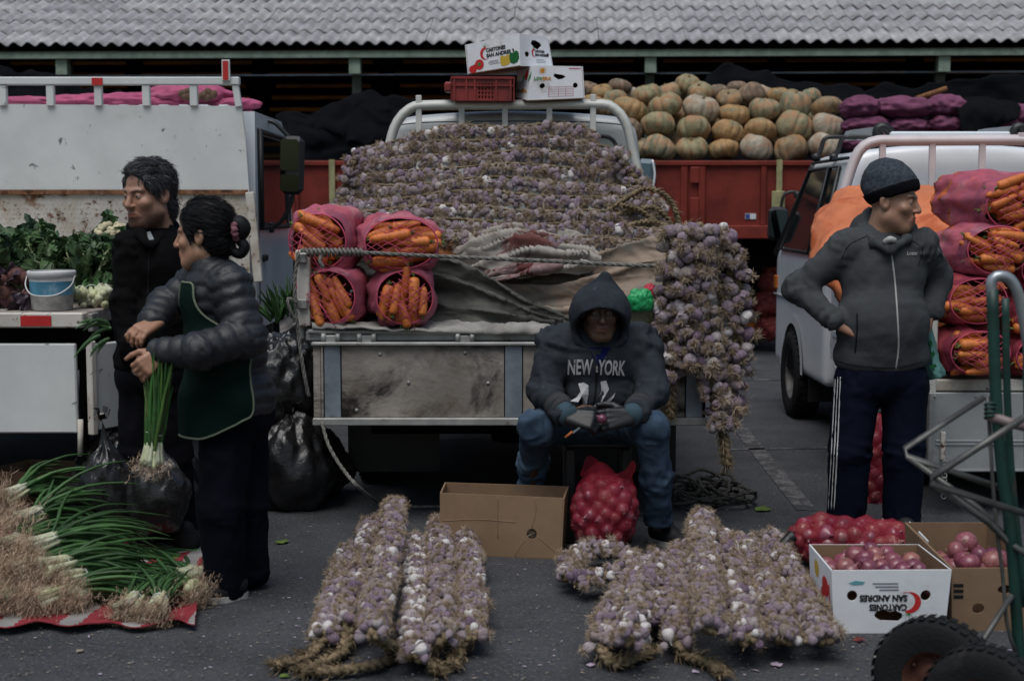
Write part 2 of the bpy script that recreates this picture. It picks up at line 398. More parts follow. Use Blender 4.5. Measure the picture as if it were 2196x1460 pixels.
m_redplate = mat('red_reflector', (.45, .015, .015), .5, var=.1)
m_wood = mat('weathered_wood', (.3, .265, .235), .85, var=.25, vs=4, stretch=(1, 1, 5), bump=.4, bs=40, stains=[((.03, .027, .025), 2.6, .53, .72), ((.11, .085, .065), 5, .52, .7), ((.36, .33, .3), 7, .6, .75), ((.12, .06, .035), 9, .68, .74)])
m_galv = mat('galvanised_strip', (.23, .27, .31), .45, metal=.35, var=.2, vs=5, stains=[((.12, .12, .12), 8, .55, .75)])
m_metal = mat('dirty_grey_steel', (.3, .3, .29), .5, metal=.25, var=.2, vs=6, stains=[((.12, .1, .085), 10, .55, .7), ((.5, .5, .48), 20, .64, .7)])
m_alu = mat('worn_aluminium', (.32, .335, .34), .5, metal=.3, var=.15, vs=3, stains=[((.2, .19, .18), 4, .55, .75), ((.42, .43, .43), 12, .62, .7)])
m_rustseam = mat('rust_seam', (.2, .1, .055), .9, var=.4, vs=12, stains=[((.07, .035, .025), 14, .5, .65), ((.4, .36, .3), 9, .6, .7)])
m_tread = mat('rusty_tread_plate', (.5, .475, .43), .6, var=.12, vs=2, stains=[((.36, .3, .22), 2.2, .48, .7), ((.15, .075, .04), 6, .55, .64), ((.09, .045, .03), 20, .585, .65), ((.22, .13, .08), 3, .62, .75)], bump=.2, bs=20)
# ------------------------------------------------------------ the ground
g = MB(); g.add([(-45, -12, 0), (45, -12, 0), (45, 70, 0), (-45, 70, 0)], [(0, 1, 2, 3)])
tag(g.build('ground', m_asphalt), 'dark grey worn asphalt of the market yard', kind='structure')
def stripe(a, b, wd, nm='road_marking'):
    a, b = A(a), A(b); d = b-a; n = A((-d[1], d[0], 0)); n = n/np.linalg.norm(n)*wd/2; z = A((0, 0, .004))
    mb = MB(); mb.add([a-n+z, b-n+z, b+n+z, a+n+z], [(0, 1, 2, 3)]); return tag(mb.build(nm, m_roadpaint), 'worn white painted line on the asphalt', kind='structure')
stripe(G(1480, 815), G(1790, 815), .08); stripe(G(1540, 965), G(1800, 960), .06); stripe(G(1555, 880), G(1730, 1095), .1)
stripe(G(1540, 1060), G(1330, 1110), .06)
# ------------------------------------------------------------ the market shed
SY, SA = 17.7, R(-2.0)
SO = A((0, SY, 0)); SR = rotm(0, 0, SA)
def sh(x, y, z): return SR@A((x, y, z))+SO
EZ = ZW(100, SY); TH = R(22); cT, sT = math.cos(TH), math.sin(TH)
shed = thing('market_shed', 'long market shed with grey corrugated roof above dark slatted stalls', 'shed', (0, SY, 0))
NW = 6; SW = .177*NW
mb = MB(); xs = np.linspace(0, SW, NW*8+1); gr = np.zeros((3, len(xs), 3))
for i, t in enumerate((0, .31, .64)): gr[i, :, 0] = xs; gr[i, :, 1] = t; gr[i, :, 2] = .026*np.cos(2*math.pi*xs/.177)
mb.sheet(gr, .008); sheet_me = mb.mesh('roof_sheet', m_roof)
for r in range(7):
    for c in range(-10, 10):
        jx, jz = rnd.uniform(-.006, .006), rnd.uniform(0, .006)
        t = r*.55; base = sh(c*SW+jx+.03*math.sin(r*3.1), t*cT, EZ+.03+t*sT+.012+jz)
        rot = SR@rotm(TH-R(1.5)+R(rnd.uniform(-.15, .15)), 0, R(rnd.uniform(-.2, .2)))
        link('roof_sheet', sheet_me, shed, base, rot)
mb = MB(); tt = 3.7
mb.add([sh(-11, tt*cT, EZ+tt*sT), sh(11, tt*cT, EZ+tt*sT), sh(11, 6.6, EZ+2.5), sh(-11, 6.6, EZ+2.5)], [(0, 1, 2, 3)])  # unseen upper roof slab, added to block light from above
mb.add([sh(-11, .05, EZ-.03), sh(11, .05, EZ-.03), sh(11, 6.6, EZ+2.42), sh(-11, 6.6, EZ+2.42)], [(0, 1, 2, 3)]); mb.build('roof_lining_light_block', m_darkwood, shed)
mb = MB(); mb.box(sh(0, .12, EZ-.075), (22, .08, .085), SR); mb.build('eave_beam', m_eave, shed)
mb = MB(); mb.tube([sh(-11, .3, ZW(157, SY)), sh(11, .3, ZW(157, SY)+.03)], .012, 6); mb.build('wire_rail', m_galv, shed)
for px in (-505, 125, 760, 1392, 2010, 2640):
    x = (px-CX)/FPX*SY*1.0
    mb = MB(); mb.box(sh(x, .35, EZ/2-.1), (.11, .12, EZ), SR); po = mb.build('post', m_dgreen, shed)
    mb = MB(); mb.box(sh(x, .2, EZ-.21), (.14, .14, .2), SR); mb.build('bracket', m_eave, po)
ZB = EZ+2.3
mb = MB(); mb.box(sh(0, 6.7, ZB/2), (22, .05, ZB), SR)
for s in (-1, 1): mb.box(sh(11*s, 3.3, ZB/2), (.06, 6.8, ZB), SR)  # unseen end walls, added to stop light leaking into the shed
mb.build('back_wall_light_stops', m_darkwood, shed)
for b in range(-6, 6):
    for k in range(12):
        if rnd.random() < .12: continue
        x0 = b*1.83; z = 1.9+k*.165
        mb = MB(); mb.box(sh(x0+.915+rnd.uniform(-.02, .02), 2.6, z), (rnd.uniform(1.3, 1.68), .03, .05), SR@rotm(R(28), 0, R(rnd.uniform(-.3, .3)))); mb.build('slat', m_slat, shed)
for b in range(-6, 7):
    mb = MB(); mb.box(sh(b*1.83, 2.7, 2.4), (.12, .08, 4.8), SR); mb.build('stud', m_darkwood, shed)
# black shade nets hung inside the shed
def net(name, label, curves, nu=14, nv=40):
    mb = MB(); mb.sheet(loft(curves, nu*3, nv*2, .08, 2.8), .006); return tag(mb.build(name, m_netblack), label, 'net')
net('shade_net', 'black shade net sagging in the shed behind the pumpkins and purple sacks',
    [[P(1380, 330, 17.2), P(1480, 200, 17.2), P(1570, 138, 17.3), P(1700, 176, 17.3), P(1850, 188, 17.2), P(2000, 185, 17), P(2230, 150, 16.8)],
     [P(1380, 360, 17), P(1480, 260, 17), P(1570, 230, 17.1), P(1700, 240, 17), P(1850, 250, 17), P(2000, 250, 16.9), P(2230, 235, 16.7)],
     [P(1380, 420, 16.9), P(1480, 420, 16.9), P(1570, 420, 16.9), P(1700, 420, 16.9), P(1850, 420, 16.9), P(2000, 420, 16.8), P(2230, 420, 16.6)]])
net('shade_net', 'black shade net bunched in the shed between the left truck and the garlic truck',
    [[P(540, 350, 17), P(600, 250, 17), P(700, 235, 17.1), P(790, 200, 17.2), P(900, 215, 17.2)],
     [P(540, 380, 16.9), P(600, 320, 16.7), P(700, 300, 16.9), P(790, 290, 16.9), P(900, 300, 17)],
     [P(540, 430, 16.8), P(600, 430, 16.8), P(700, 430, 16.8), P(790, 430, 16.8), P(900, 430, 16.8)]])
net('shade_net', 'black shade net hanging at the far left under the shed eave',
    [[P(-60, 125, 17.3), P(40, 150, 17.3), P(110, 165, 17.3), P(330, 220, 17.2)],
     [P(-60, 200, 17.1), P(40, 230, 17.1), P(110, 240, 17.1), P(330, 270, 17.1)],
     [P(-60, 400, 17), P(40, 400, 17), P(110, 400, 17), P(330, 400, 17)]], 12, 24)
# ------------------------------------------------------------ wheel (axis along local x)
def wheel(parent, c, r, wd, rot=None, name='wheel', rimmat=None, rr=.58):
    """tyre with a rounded, treaded section; the rim is its sub-part"""
    rot = np.eye(3) if rot is None else rot; Rx = rot@rotm(0, R(90), 0)
    prof = [(r*rr, -wd*.42), (r*.72, -wd*.5), (r*.9, -wd*.48), (r*.975, -wd*.4), (r, -wd*.2), (r, wd*.2), (r*.975, wd*.4), (r*.9, wd*.48), (r*.72, wd*.5), (r*rr, wd*.42)]
    mb = MB(); mb.lathe(prof+[prof[0]], 40, c, Rx, cap=False)
    for k in range(36):
        a = 2*math.pi*k/36
        for s in (-1, 1):
            q = Rx@A(((r+.002)*math.cos(a+s*.04), (r+.002)*math.sin(a+s*.04), s*wd*.25)); mb.box(A(c)+q, (.0035*r/.35, r*.11, wd*.36), Rx@rotm(0, 0, a+s*.04))
    ty = mb.build(name, m_rubber, parent)
    mb = MB(); mb.lathe([(r*rr*1.01, -wd*.4), (r*rr*.9, -wd*.3), (r*rr*.85, -wd*.05), (r*.3, 0), (r*.26, -wd*.12), (r*.12, -wd*.16), (.002, -wd*.16)], 28, c, Rx, cap=False)
    mb.lathe([(r*rr*1.01, wd*.4), (r*rr*.9, wd*.3), (r*rr*.85, wd*.05), (r*.3, .005), (r*.26, wd*.12), (r*.12, wd*.16), (.002, wd*.16)], 28, c, Rx, cap=False)
    for k in range(6):
        a = k*math.pi/3
        for s in (-1, 1): mb.lathe([(r*.035, -.012), (r*.035, .012)], 8, A(c)+Rx@A((r*.4*math.cos(a), r*.4*math.sin(a), s*wd*.06)), Rx)
    mb.build('rim', rimmat or m_rim, ty); return ty
# ------------------------------------------------------------ red cargo bed behind everything
RY = 14.0; RX0, RX1 = XW(535, RY), XW(1775, RY); RZ1, RZ0 = ZW(345, RY), ZW(512, RY)
tr = thing('cargo_trailer', 'long red steel cargo trailer parked behind the garlic truck, heaped with pumpkins', 'trailer', ((RX0+RX1)/2, RY+1.2, 0))
def rbox(nm, x0, x1, y0, y1, z0, z1, m, par=None, bev=.008):
    mb = MB(); mb.box(((x0+x1)/2, (y0+y1)/2, (z0+z1)/2), (x1-x0, y1-y0, z1-z0), bev=bev); return mb.build(nm, m, par)
rbox('deck', RX0, RX1, RY+.02, RY+2.4, RZ0+.03, RZ0+.12, m_chassis, tr)
rbox('back_side', RX0, RX1, RY+2.36, RY+2.42, RZ0, RZ1, m_red, tr)
rbox('end_board', RX0, RX0+.06, RY+.05, RY+2.35, RZ0+.125, RZ1, m_red, tr); rbox('end_board', RX1-.06, RX1, RY+.05, RY+2.35, RZ0+.125, RZ1, m_red, tr)
rbox('top_rail', RX0, RX1, RY-.04, RY+.05, RZ1-.05, RZ1, m_red, tr)
rbox('bottom_rail', RX0, RX1, RY-.05, RY+.05, RZ0, RZ0+.13, m_red, tr)
stiles = [535, 636, 715, 752, 870, 990, 1110, 1230, 1345, 1398, 1466, 1504, 1636, 1775]
for k, px in enumerate(stiles):
    wd = .055 if px not in (1466, 1504) else .07; x = XW(px, RY); x = min(max(x, RX0+.04), RX1-.04)
    rbox('stile', x-wd/2, x+wd/2, RY-.032, RY+.03, RZ0+.13, RZ1-.05, m_red, tr)
    if k+1 < len(stiles):
        x2 = XW(stiles[k+1], RY); rbox('side_panel', x+wd/2, min(x2-.03, RX1), RY-.002, RY+.02, RZ0+.13, RZ1-.05, m_red, tr, 0)
for px in (1488, 625, 1215): x = XW(px, RY); rbox('latch', x-.045, x+.045, RY-.05, RY-.03, RZ0+.16, RZ0+.4, m_red, tr); rbox('latch', x-.045, x+.045, RY-.05, RY-.03, RZ1-.22, RZ1-.06, m_red, tr)
for px, z0 in ((714, .2), (1668, .0)):
    x = XW(px, RY); rbox('strap', x-.028, x+.028, RY-.055, RY-.045, RZ0+z0, RZ1+.01, m_strap, tr, 0)
rbox('buckle', XW(1652, RY), XW(1680, RY), RY-.08, RY-.055, ZW(470, RY), ZW(410, RY), m_strap, tr)
st = rbox('sticker', XW(1598, RY), XW(1621, RY), RY-.012, RY-.004, ZW(470, RY), ZW(458, RY), mat('sticker_white', (.6, .62, .66), .5), tr, 0)
rbox('sticker_print', XW(1598.5, RY), XW(1608, RY), RY-.014, RY-.0125, ZW(469, RY), ZW(459, RY), mat('sticker_blue', (.03, .06, .25), .5), st, 0)
rbox('chassis_rail', RX0+.1, RX1, RY+.55, RY+.7, RZ0-.3, RZ0, m_chassis, tr); rbox('chassis_rail', RX0+.1, RX1, RY+1.7, RY+1.85, RZ0-.3, RZ0, m_chassis, tr)
for px in (588, 1560+230):
    pass
bx0, bx1 = XW(568, RY), XW(622, RY)
b_ = rbox('bumper', RX0, bx1, RY-.08, RY, ZW(532, RY), RZ0+.06, m_redorange, tr); 
mb = MB(); mb.tube([(XW(592, RY), RY-.02, ZW(535, RY)), (XW(592, RY), RY-.1, ZW(535, RY))], .09, 20); mb.build('lamp_bracket', m_redorange, b_)
mb = MB(); mb.lathe([(.03, 0), (.03, .02), (.018, .03), (.002, .032)], 16, (XW(592, RY), RY-.1, ZW(535, RY)), rotm(R(90))); mb.build('lamp', mat('amber_lamp', (.6, .22, .03), .3), b_)
for px in (590, 1000, 1400):
    wheel(tr, (XW(px, RY)-.1, RY+.45, .52), .52, .24, rotm(0, 0, R(90)))
    wheel(tr, (XW(px, RY)-.1, RY+1.95, .52), .52, .24, rotm(0, 0, R(90)))
# ------------------------------------------------------------ pumpkins, one by one
m_pump = [mat('pumpkin_skin_%d' % k, c, .65, var=.22, vs=2.4, stains=[(c2, 1.15, .44+o, .6+o), ((.12, .09, .055), 4, .6, .75), ((.36, .33, .24), 2.2, .6, .72)], bump=.25, bs=30) for k, (c, c2, o) in enumerate(
    [((.26, .23, .135), (.34, .19, .1), .02), ((.2, .2, .13), (.38, .23, .13), .0), ((.35, .21, .095), (.22, .19, .11), .05), ((.38, .34, .26), (.37, .24, .16), .02), ((.24, .18, .11), (.31, .17, .08), .03), ((.24, .16, .11), (.14, .11, .08), .0)])]
def pumpkin_mesh(seed, ribs, depth, sq):
    r_ = np.random.default_rng(seed); th = np.linspace(0, 2*math.pi, 60, endpoint=False); ph = np.linspace(-math.pi/2, math.pi/2, 19); off = r_.uniform(0, 6, ribs)
    T, F_ = np.meshgrid(th, ph); rr = 1-depth*np.exp(-(np.abs(np.sin(ribs*T/2))*3.6)**2)*np.cos(F_)**.6
    p = np.stack([np.cos(F_)**.85*np.cos(T)*rr, np.cos(F_)**.85*np.sin(T)*rr, sq*np.sin(F_)*(1-.28*np.exp(-((math.pi/2-np.abs(F_))/.35)**2))], -1)
    p = p*(1+.10*fbm(p*1.1+seed*3.3, 2)[..., None]); mb = MB(); mb.grid(p, closed=True)
    mb.tube([(0, 0, sq*.62), (.03, .01, sq*.8), (.1, .03, sq*.92)], [.13, .08, .07], 7, mi=1); return mb
m_stem = mat('dry_stem', (.16, .12, .06), .9, var=.3)
pmesh = []
for k in range(9):
    for m in range(len(m_pump)):
        pmesh.append((k, m))
_pm = {}
def pmesh_get(k, m):
    if (k, m) not in _pm: _pm[(k, m)] = pumpkin_mesh(k, (10, 12, 9, 11, 14, 10, 13, 8, 12)[k], (.14, .12, .15, .09, .1, .15, .09, .16, .13)[k], (.74, .68, .78, .62, .8, .7, .66, .92, .85)[k]).mesh('pumpkin', [m_pump[m], m_stem])
    return _pm[(k, m)]
PY = RY+.28
# (pixel x, pixel y of the centre, half width in pixels, depth offset, look, tilt)
PK = [(1412, 320, 36, 0, 1), (1484, 319, 36, 0, 0), (1551, 322, 34, 0, 2), (1620, 318, 37, 0, 3), (1696, 322, 38, 0, 4), (1768, 315, 36, 0, 3), (1366, 318, 30, .1, 1),
      (1411, 268, 38, .12, 0), (1487, 278, 37, .1, 0), (1561, 286, 37, .08, 2), (1630, 280, 36, .1, 2), (1702, 272, 38, .1, 0), (1774, 270, 35, .1, 3), (1352, 279, 28, .12, 5),
      (1352, 236, 38, .3, 2), (1426, 228, 38, .3, 0), (1504, 234, 40, .28, 3), (1575, 246, 34, .25, 2), (1639, 236, 34, .28, 1), (1705, 226, 35, .3, 1), (1773, 232, 34, .25, 4),
      (1330, 186, 25, .8, 5), (1290, 198, 24, .7, 2), (1386, 205, 32, .6, 0), (1320, 212, 26, .55, 1), (1432, 205, 30, .7, 1), (1475, 180, 27, .7, 0), (1502, 198, 28, .5, 0), (1541, 200, 23, .7, 5), (1564, 212, 28, .5, 4),
      (1582, 192, 24, .9, 5), (1612, 205, 32, .75, 5), (1668, 205, 26, .8, 2), (1738, 210, 24, .8, 1), (1262, 192, 22, .8, 5), (1275, 222, 26, .5, 2), (1398, 248, 26, .6, 1), (1460, 215, 26, .9, 0), (1640, 205, 25, 1.1, 3), (1700, 212, 24, 1.1, 2), (1300, 232, 26, .4, 0), (1545, 300, 24, .5, 4), (1600, 260, 28, .5, 5), (1460, 255, 30, .55, 4), (1735, 255, 30, .55, 0), (1665, 252, 28, .55, 5), (1450, 305, 26, .5, 1), (1520, 262, 26, .5, 4), (1590, 305, 26, .5, 2), (1660, 300, 26, .5, 0), (1735, 300, 26, .5, 5), (1350, 208, 24, .9, 3), (1520, 215, 26, .8, 5)]
LOOK = {0: 'olive', 1: 'green and orange', 2: 'orange', 3: 'pale warty', 4: 'brown', 5: 'dull brown'}
cnt = {}
for i, (px, py, hw, dy, lk) in enumerate(PK):
    Y = PY+dy; c = P(px, py, Y); r_ = hw/FPX*Y
    k = (0, 2, 1, 4, 3, 6)[lk] if i != 11 else 7
    if i % 3 == 1: k = (k+5) % 9 if i != 11 else 7
    rz = rotm(R(rnd.uniform(-28, 28)), R(rnd.uniform(-28, 28)), rnd.uniform(0, 6.28))
    row = 'front bottom row' if i < 7 else 'second row' if i < 14 else 'third row' if i < 21 else 'top of the heap' if i < 36 else 'gaps behind the front rows'
    o = link('pumpkin', pmesh_get(k, lk), None, c, rz, r_)
    q = cnt.setdefault(row, [0]); q[0] += 1
    LOC = {'front bottom row': 'front row against the rail', 'second row': 'second row up', 'third row': 'third row up', 'top of the heap': 'loose top of the heap', 'gaps behind the front rows': 'gaps behind the front rows'}[row]
    o['label'] = '%s pumpkin in the %s, %s placed' % (LOOK[lk], LOC, ''); o['category'] = 'pumpkin'; o['group'] = 'pumpkins heaped on the red trailer'; o['_px'] = px; o['_row'] = LOC; o['_lk'] = LOOK[lk]
# each label: look, row and rank from the left within that row
rows = {}
for o in C.objects:
    if '_row' in o: rows.setdefault(o['_row'], []).append(o)
for rw, os_ in rows.items():
    os_.sort(key=lambda o: o['_px'])
    for k, o in enumerate(os_):
        o['label'] = '%s pumpkin, %s from left in the %s' % (o['_lk'], ORD[k] if k < 16 else 'last', rw)
        for q in ('_px', '_row', '_lk'): del o[q]
# ------------------------------------------------------------ white truck on the left, seen from behind
def ypoly(mb, pts, x0, x1, mi=0):
    """prism: polygon of (Y, z) pushed from x0 to x1"""
    n = len(pts); v = [(x0, y, z) for y, z in pts]+[(x1, y, z) for y, z in pts]
    f = [tuple(range(n)), tuple(range(2*n-1, n-1, -1))]+[(k, k+n, (k+1) % n+n, (k+1) % n) for k in range(n)]
    return mb.add(v, [q[::-1] for q in f], mi)
LY0, LY1 = 6.1, 9.97; LXR = XW(172, LY0); LXL = LXR-2.2; LZ = ZW(672, LY0); LZB = ZW(703, LY0)
lt = thing('flatbed_truck', 'white flatbed truck with rusty headboard, loaded with leafy greens, seen from behind', 'truck', ((LXL+LXR)/2, 8, 0))
npl = 9
for k in range(npl):
    x0 = LXL+.03+k*(LXR-LXL-.06)/npl; wd = (LXR-LXL-.06)/npl
    rbox('deck_plank', x0+.003, x0+wd-.003, LY0+.045, LY1-.05, LZ-.03-rnd.uniform(0, .004), LZ, m_wood, lt, .003)
rbox('rear_beam', LXL, LXR, LY0, LY0+.04, LZB, LZ+.002, m_whiterust, lt, .006)
for a, b in ((37, 103), (-140, -70), (-300, -230)): rbox('reflector_plate', XW(a, LY0), XW(b, LY0), LY0-.004, LY0-.0005, LZB+.008, LZ-.01, m_redplate, lt, 0)
rbox('side_beam', LXR-.035, LXR+.005, LY0+.045, LY1, LZB, LZ+.003, m_wood, lt, .006)
for y in (6.14, 6.7, 7.6, 8.6): rbox('stake_pocket', LXR+.006, LXR+.03, y, y+.09, LZB-.02, LZ-.004, m_metal, lt, .004)
rbox('subframe', LXL+.15, LXR-.12, LY0+.15, LY1, LZB-.09, LZB-.002, m_chassis, lt, 0)
# boxes hung under the deck: rear flap and side flap
zf0, zf1 = ZW(930, LY0), ZW(738, LY0)
rbox('rear_flap', LXL+.05, XW(150, LY0), LY0+.02, LY0+.05, zf0, zf1, m_white, lt, .006)
rbox('corner_post', XW(152, LY0+.05), XW(163, LY0+.05), LY0+.1, LY0+.16, zf0-.1, LZB, m_chassis, lt, .004)
mb = MB(); hx = XW(168, LY0+.04); q = rotm(0, 0, R(-29))
mb.box((0, .22, (zf0+zf1)/2), (.025, .44, zf1-zf0-.01), bev=.005); mb.xf(q, (hx+.03, LY0+.05, .0)); fl = mb.build('side_flap', m_white, lt)
mb = MB(); mb.box((.002, .012, (zf0+zf1)/2), (.035, .03, zf1-zf0+.02), bev=.004); mb.xf(q, (hx+.03, LY0+.03, 0)); mb.build('rusty_edge', m_whiterust, fl)
mb = MB(); mb.tube([(hx-.01, LY0+.02, zf0+.06), (hx-.015, LY0+.02, zf0-.1)], .012, 8); mb.build('hanging_bolt', m_whiterust, lt)
# headboard
hz = lambda py: ZW(py, LY1); hx = lambda px: XW(px, LY1)
HL = LXL
mb = MB(); mb.add([(HL, LY1, hz(412)), (hx(535), LY1, hz(412)), (hx(531), LY1-.02, hz(300)), (hx(521), LY1, hz(228)), (HL, LY1, hz(222))], [(0, 1, 2, 3, 4)])
v = mb.v[0]; mb = MB(); n = 5; vv = np.concatenate([v, v+A((0, .03, 0))]); mb.add(vv, [(0, 1, 2, 3, 4), (9, 8, 7, 6, 5)]+[(k, k+5, (k+1) % 5+5, (k+1) % 5) for k in range(5)]); mb.build('headboard', m_white, lt)
rbox('rust_seam', HL, hx(533), LY1-.012, LY1-.004, hz(417), hz(407), m_rustseam, lt, 0)
tp = rbox('tread_plate', HL, hx(533), LY1+.01, LY1+.03, LZ, hz(416), m_tread, lt, 0)
mb = MB(); k = 0
for zi in np.arange(LZ+.1, hz(420), .032):
    for xi in np.arange(hx(-10), hx(530), .032):
        a = R(45) if (k := k+1) % 2 else R(-45); c_, s_ = math.cos(a)*.013, math.sin(a)*.013; n_ = A((-s_, 0, c_))*.3; o_ = A((xi+(.016 if int(zi/.032) % 2 else 0), LY1+.01, zi)); d_ = A((c_, 0, s_)); t_ = A((0, -.004, 0))
        mb.add([o_-d_, o_-n_, o_+d_, o_+n_, o_+t_], [(0, 1, 4), (1, 2, 4), (2, 3, 4), (3, 0, 4)])
tag(mb.build('tread_ribs', m_tread, tp), kind='stuff')
mb = MB(); mb.box((hx(545), LY1-.01, (hz(412)+LZ-.06)/2), (.06, .05, hz(412)-LZ+.06), rotm(0, R(-4.5), 0), bev=.005); mb.build('corner_post', m_whiterust, lt)
rail = rbox('top_rail', HL, hx(519), LY1-.03, LY1+.03, hz(183), hz(166), m_white, lt, .006)
for px in (-190, -88, 15, 116, 218, 320, 421): rbox('rail_post', hx(px-8), hx(px+8), LY1-.022, LY1+.022, hz(228), hz(183)-.001, m_white, lt, .004)
mb = MB(); mb.box((hx(513), LY1, (hz(183)+hz(230))/2), (.045, .04, hz(183)-hz(230)), rotm(0, R(-8), 0), bev=.004); mb.build('rail_post', m_white, lt)
rbox('reflector_plate', hx(207), hx(230), LY1-.036, LY1-.0305, hz(184), hz(168), m_redplate, rail, 0)
st = rbox('stake', hx(484), hx(501), LY1-.05, LY1-.031, hz(175), hz(130), m_white, rail, .002); rbox('reflector_plate', hx(486.5), hx(498), LY1-.055, LY1-.0505, hz(173), hz(133), m_redplate, st, 0)
for k in range(11): rbox('roof_rib', hx(92+k*43-60), hx(92+k*43-30), LY1+.08, LY1+.5, 2.0, hz(224)+.005, m_cabw, lt, .02)
# cab
cx0, cx1 = HL+.05, hx(540)
prof = [(10.1, .62), (11.75, .62), (11.85, 1.3), (11.55, 2.05), (11.3, 2.16), (10.14, 2.16)]
mb = MB(); ypoly(mb, prof, cx0, cx1); mb.build('cab', m_cabw, lt)
mb = MB(); ypoly(mb, [(10.3, 1.36), (11.5, 1.36), (11.35, 2.0), (10.3, 2.0)], cx1+.001, cx1+.012); mb.build('side_window', m_glass, lt)
mb = MB(); mb.tube([(cx1+.012, y, z) for y, z in ((10.28, 1.34), (11.55, 1.34), (11.38, 2.03), (10.28, 2.03))], .022, 6, closed=True); mb.build('window_seal', m_blackpl, lt)
mb = MB(); mb.box((cx1+.01, 10.42, 1.12), (.03, .14, .05), bev=.01); mb.build('door_handle', m_blackpl, lt)
mb = MB(); ypoly(mb, [(10.22, .75), (10.235, .75), (10.235, 2.05), (10.22, 2.05)], cx1+.001, cx1+.006); mb.build('door_seam', m_blackpl, lt)
wheel(lt, (cx1-.16, 11.0, .42), .42, .24); wheel(lt, (cx0+.16, 11.0, .42), .42, .24); wheel(lt, (LXR-.35, 8.3, .42), .42, .24); wheel(lt, (LXL+.35, 8.3, .42), .42, .24)
rbox('chassis_rail', -2.6, -2.5, 6.4, 11.4, .55, .75, m_chassis, lt, 0); rbox('chassis_rail', -3.4, -3.3, 6.4, 11.4, .55, .75, m_chassis, lt, 0)
# mirror
MY = 10.7; mp_ = lambda px, py: P(px, py, MY)
mb = MB(); c = mp_(627, 355); mb.box((0, 0, 0), (.178, .09, .435), bev=.04); mb.xf(rotm(0, R(2), R(10)), c); mi_ = mb.build('wing_mirror', m_blackpl, lt)
for py, h_, in ((333, .25), (393, .135)):
    mb = MB(); v, f = plate([(x*.9, y) for x, y in [(a*.074+ (0), b*h_/2*.93) for a, b in [(-.8, -1), (.8, -1), (1, -.85), (1, .85), (.8, 1), (-.8, 1), (-1, .85), (-1, -.85)]]], (), .006); mb.add(v, f); mb.xf(rotm(0, R(2), R(10))@rotm(R(90)), A(mp_(625, py))+A((-.008, -.049, 0))); mb.build('mirror_glass', m_mirror, mi_)
mb = MB(); mb.tube([A(mp_(548, 258)), A(mp_(585, 262)), A(mp_(606, 280)), A(mp_(625, 300))], .016, 8, n=14); mb.tube([A(mp_(578, 488)), A(mp_(602, 476)), A(mp_(622, 442)), A(mp_(630, 412))], .016, 8, n=14)
mb.box(mp_(574, 488), (.1, .06, .08), bev=.01); mb.box(mp_(552, 260), (.12, .05, .05), bev=.01); mb.build('mirror_arm', m_blackpl, lt)
# ------------------------------------------------------------ garlic truck in the middle, seen from behind
TY = 6.56; tx = lambda px, Y=TY: XW(px, Y); tz = lambda py, Y=TY: ZW(py, Y)
TX0, TX1 = tx(650), tx(1540); TD = tz(703); TYF = 8.97
gt = thing('pickup_truck', 'small pale pickup truck with tailgate hanging down, piled with braided garlic', 'truck', (0, 7.8, 0))
rbox('deck', TX0, TX1, TY+.03, TYF, TD-.05, TD, m_metal, gt, .004)
rbox('rear_sill', tx(652), tx(1532), TY-.01, TY+.028, tz(732), tz(708), m_metal, gt, .008)
mb = MB(); mb.tube([(tx(660), TY-.022, tz(710)), (tx(1528), TY-.022, tz(714))], .011, 10); mb.build('hinge_rod', m_metal, gt)
for px in (708, 785, 997, 1230, 1400):
    mb = MB(); mb.tube([(tx(px-20), TY-.03, tz(722)), (tx(px-11), TY-.03, tz(722))], .02, 12); mb.tube([(tx(px+11), TY-.03, tz(722)), (tx(px+20), TY-.03, tz(722))], .02, 12); mb.box((tx(px), TY-.028, tz(729)), (.05, .02, .05), bev=.004); mb.build('hinge', m_metal, gt)
# hanging tailgate
GY = TY-.05; zt, zb = tz(741, GY), tz(912, GY); gx = lambda px: XW(px, GY)
tg = rbox('tailgate', gx(667), gx(1520), GY+.028, GY+.04, zb+.01, zt, m_chassis, gt, 0)
rbox('top_lip', gx(664), gx(1522), GY-.012, GY+.027, zt, zt+.016, m_metal, tg, .004); rbox('bottom_rail', gx(665), gx(1522), GY-.01, GY+.027, zb, zb+.035, m_metal, tg, .004)
rbox('edge_strip', gx(667), gx(683), GY+.006, GY+.027, zb+.036, zt-.001, m_wood, tg, .003); rbox('edge_strip', gx(684), gx(689), GY-.002, GY+.027, zb+.036, zt-.001, m_wood, tg, .003)
for a, b in ((691, 726), (1083, 1120), (1476, 1512)): rbox('galvanised_strip', gx(a), gx(b), GY+.004, GY+.0265, zb+.036, zt-.001, m_galv, tg, .002)
m_woodA = mat('stained_board', (.27, .24, .21), .85, shift=(-.3, 0, 0), var=.22, vs=3.4, stretch=(1, 1, 1.2), bump=.35, bs=30, stains=[((.17, .14, .115), 5, .5, .68), ((.34, .31, .28), 9, .6, .75), ((.016, .015, .015), 2.3, .48, .62), ((.12, .06, .035), 9, .68, .74)])
for a, b in ((728, 1081), (1122, 1474)): rbox('board', gx(a), gx(b), GY+.012, GY+.0268, zb+.036, zt-.001, m_woodA, tg, .002)
for px, py in ((873, 821), (812, 760), (996, 757), (1046, 822), (760, 880)):
    mb = MB(); mb.lathe([(.009, 0), (.008, .004), (.001, .006)], 10, (gx(px), GY+.012, tz(py, GY)), rotm(R(90))); mb.build('bolt', m_metal, tg)
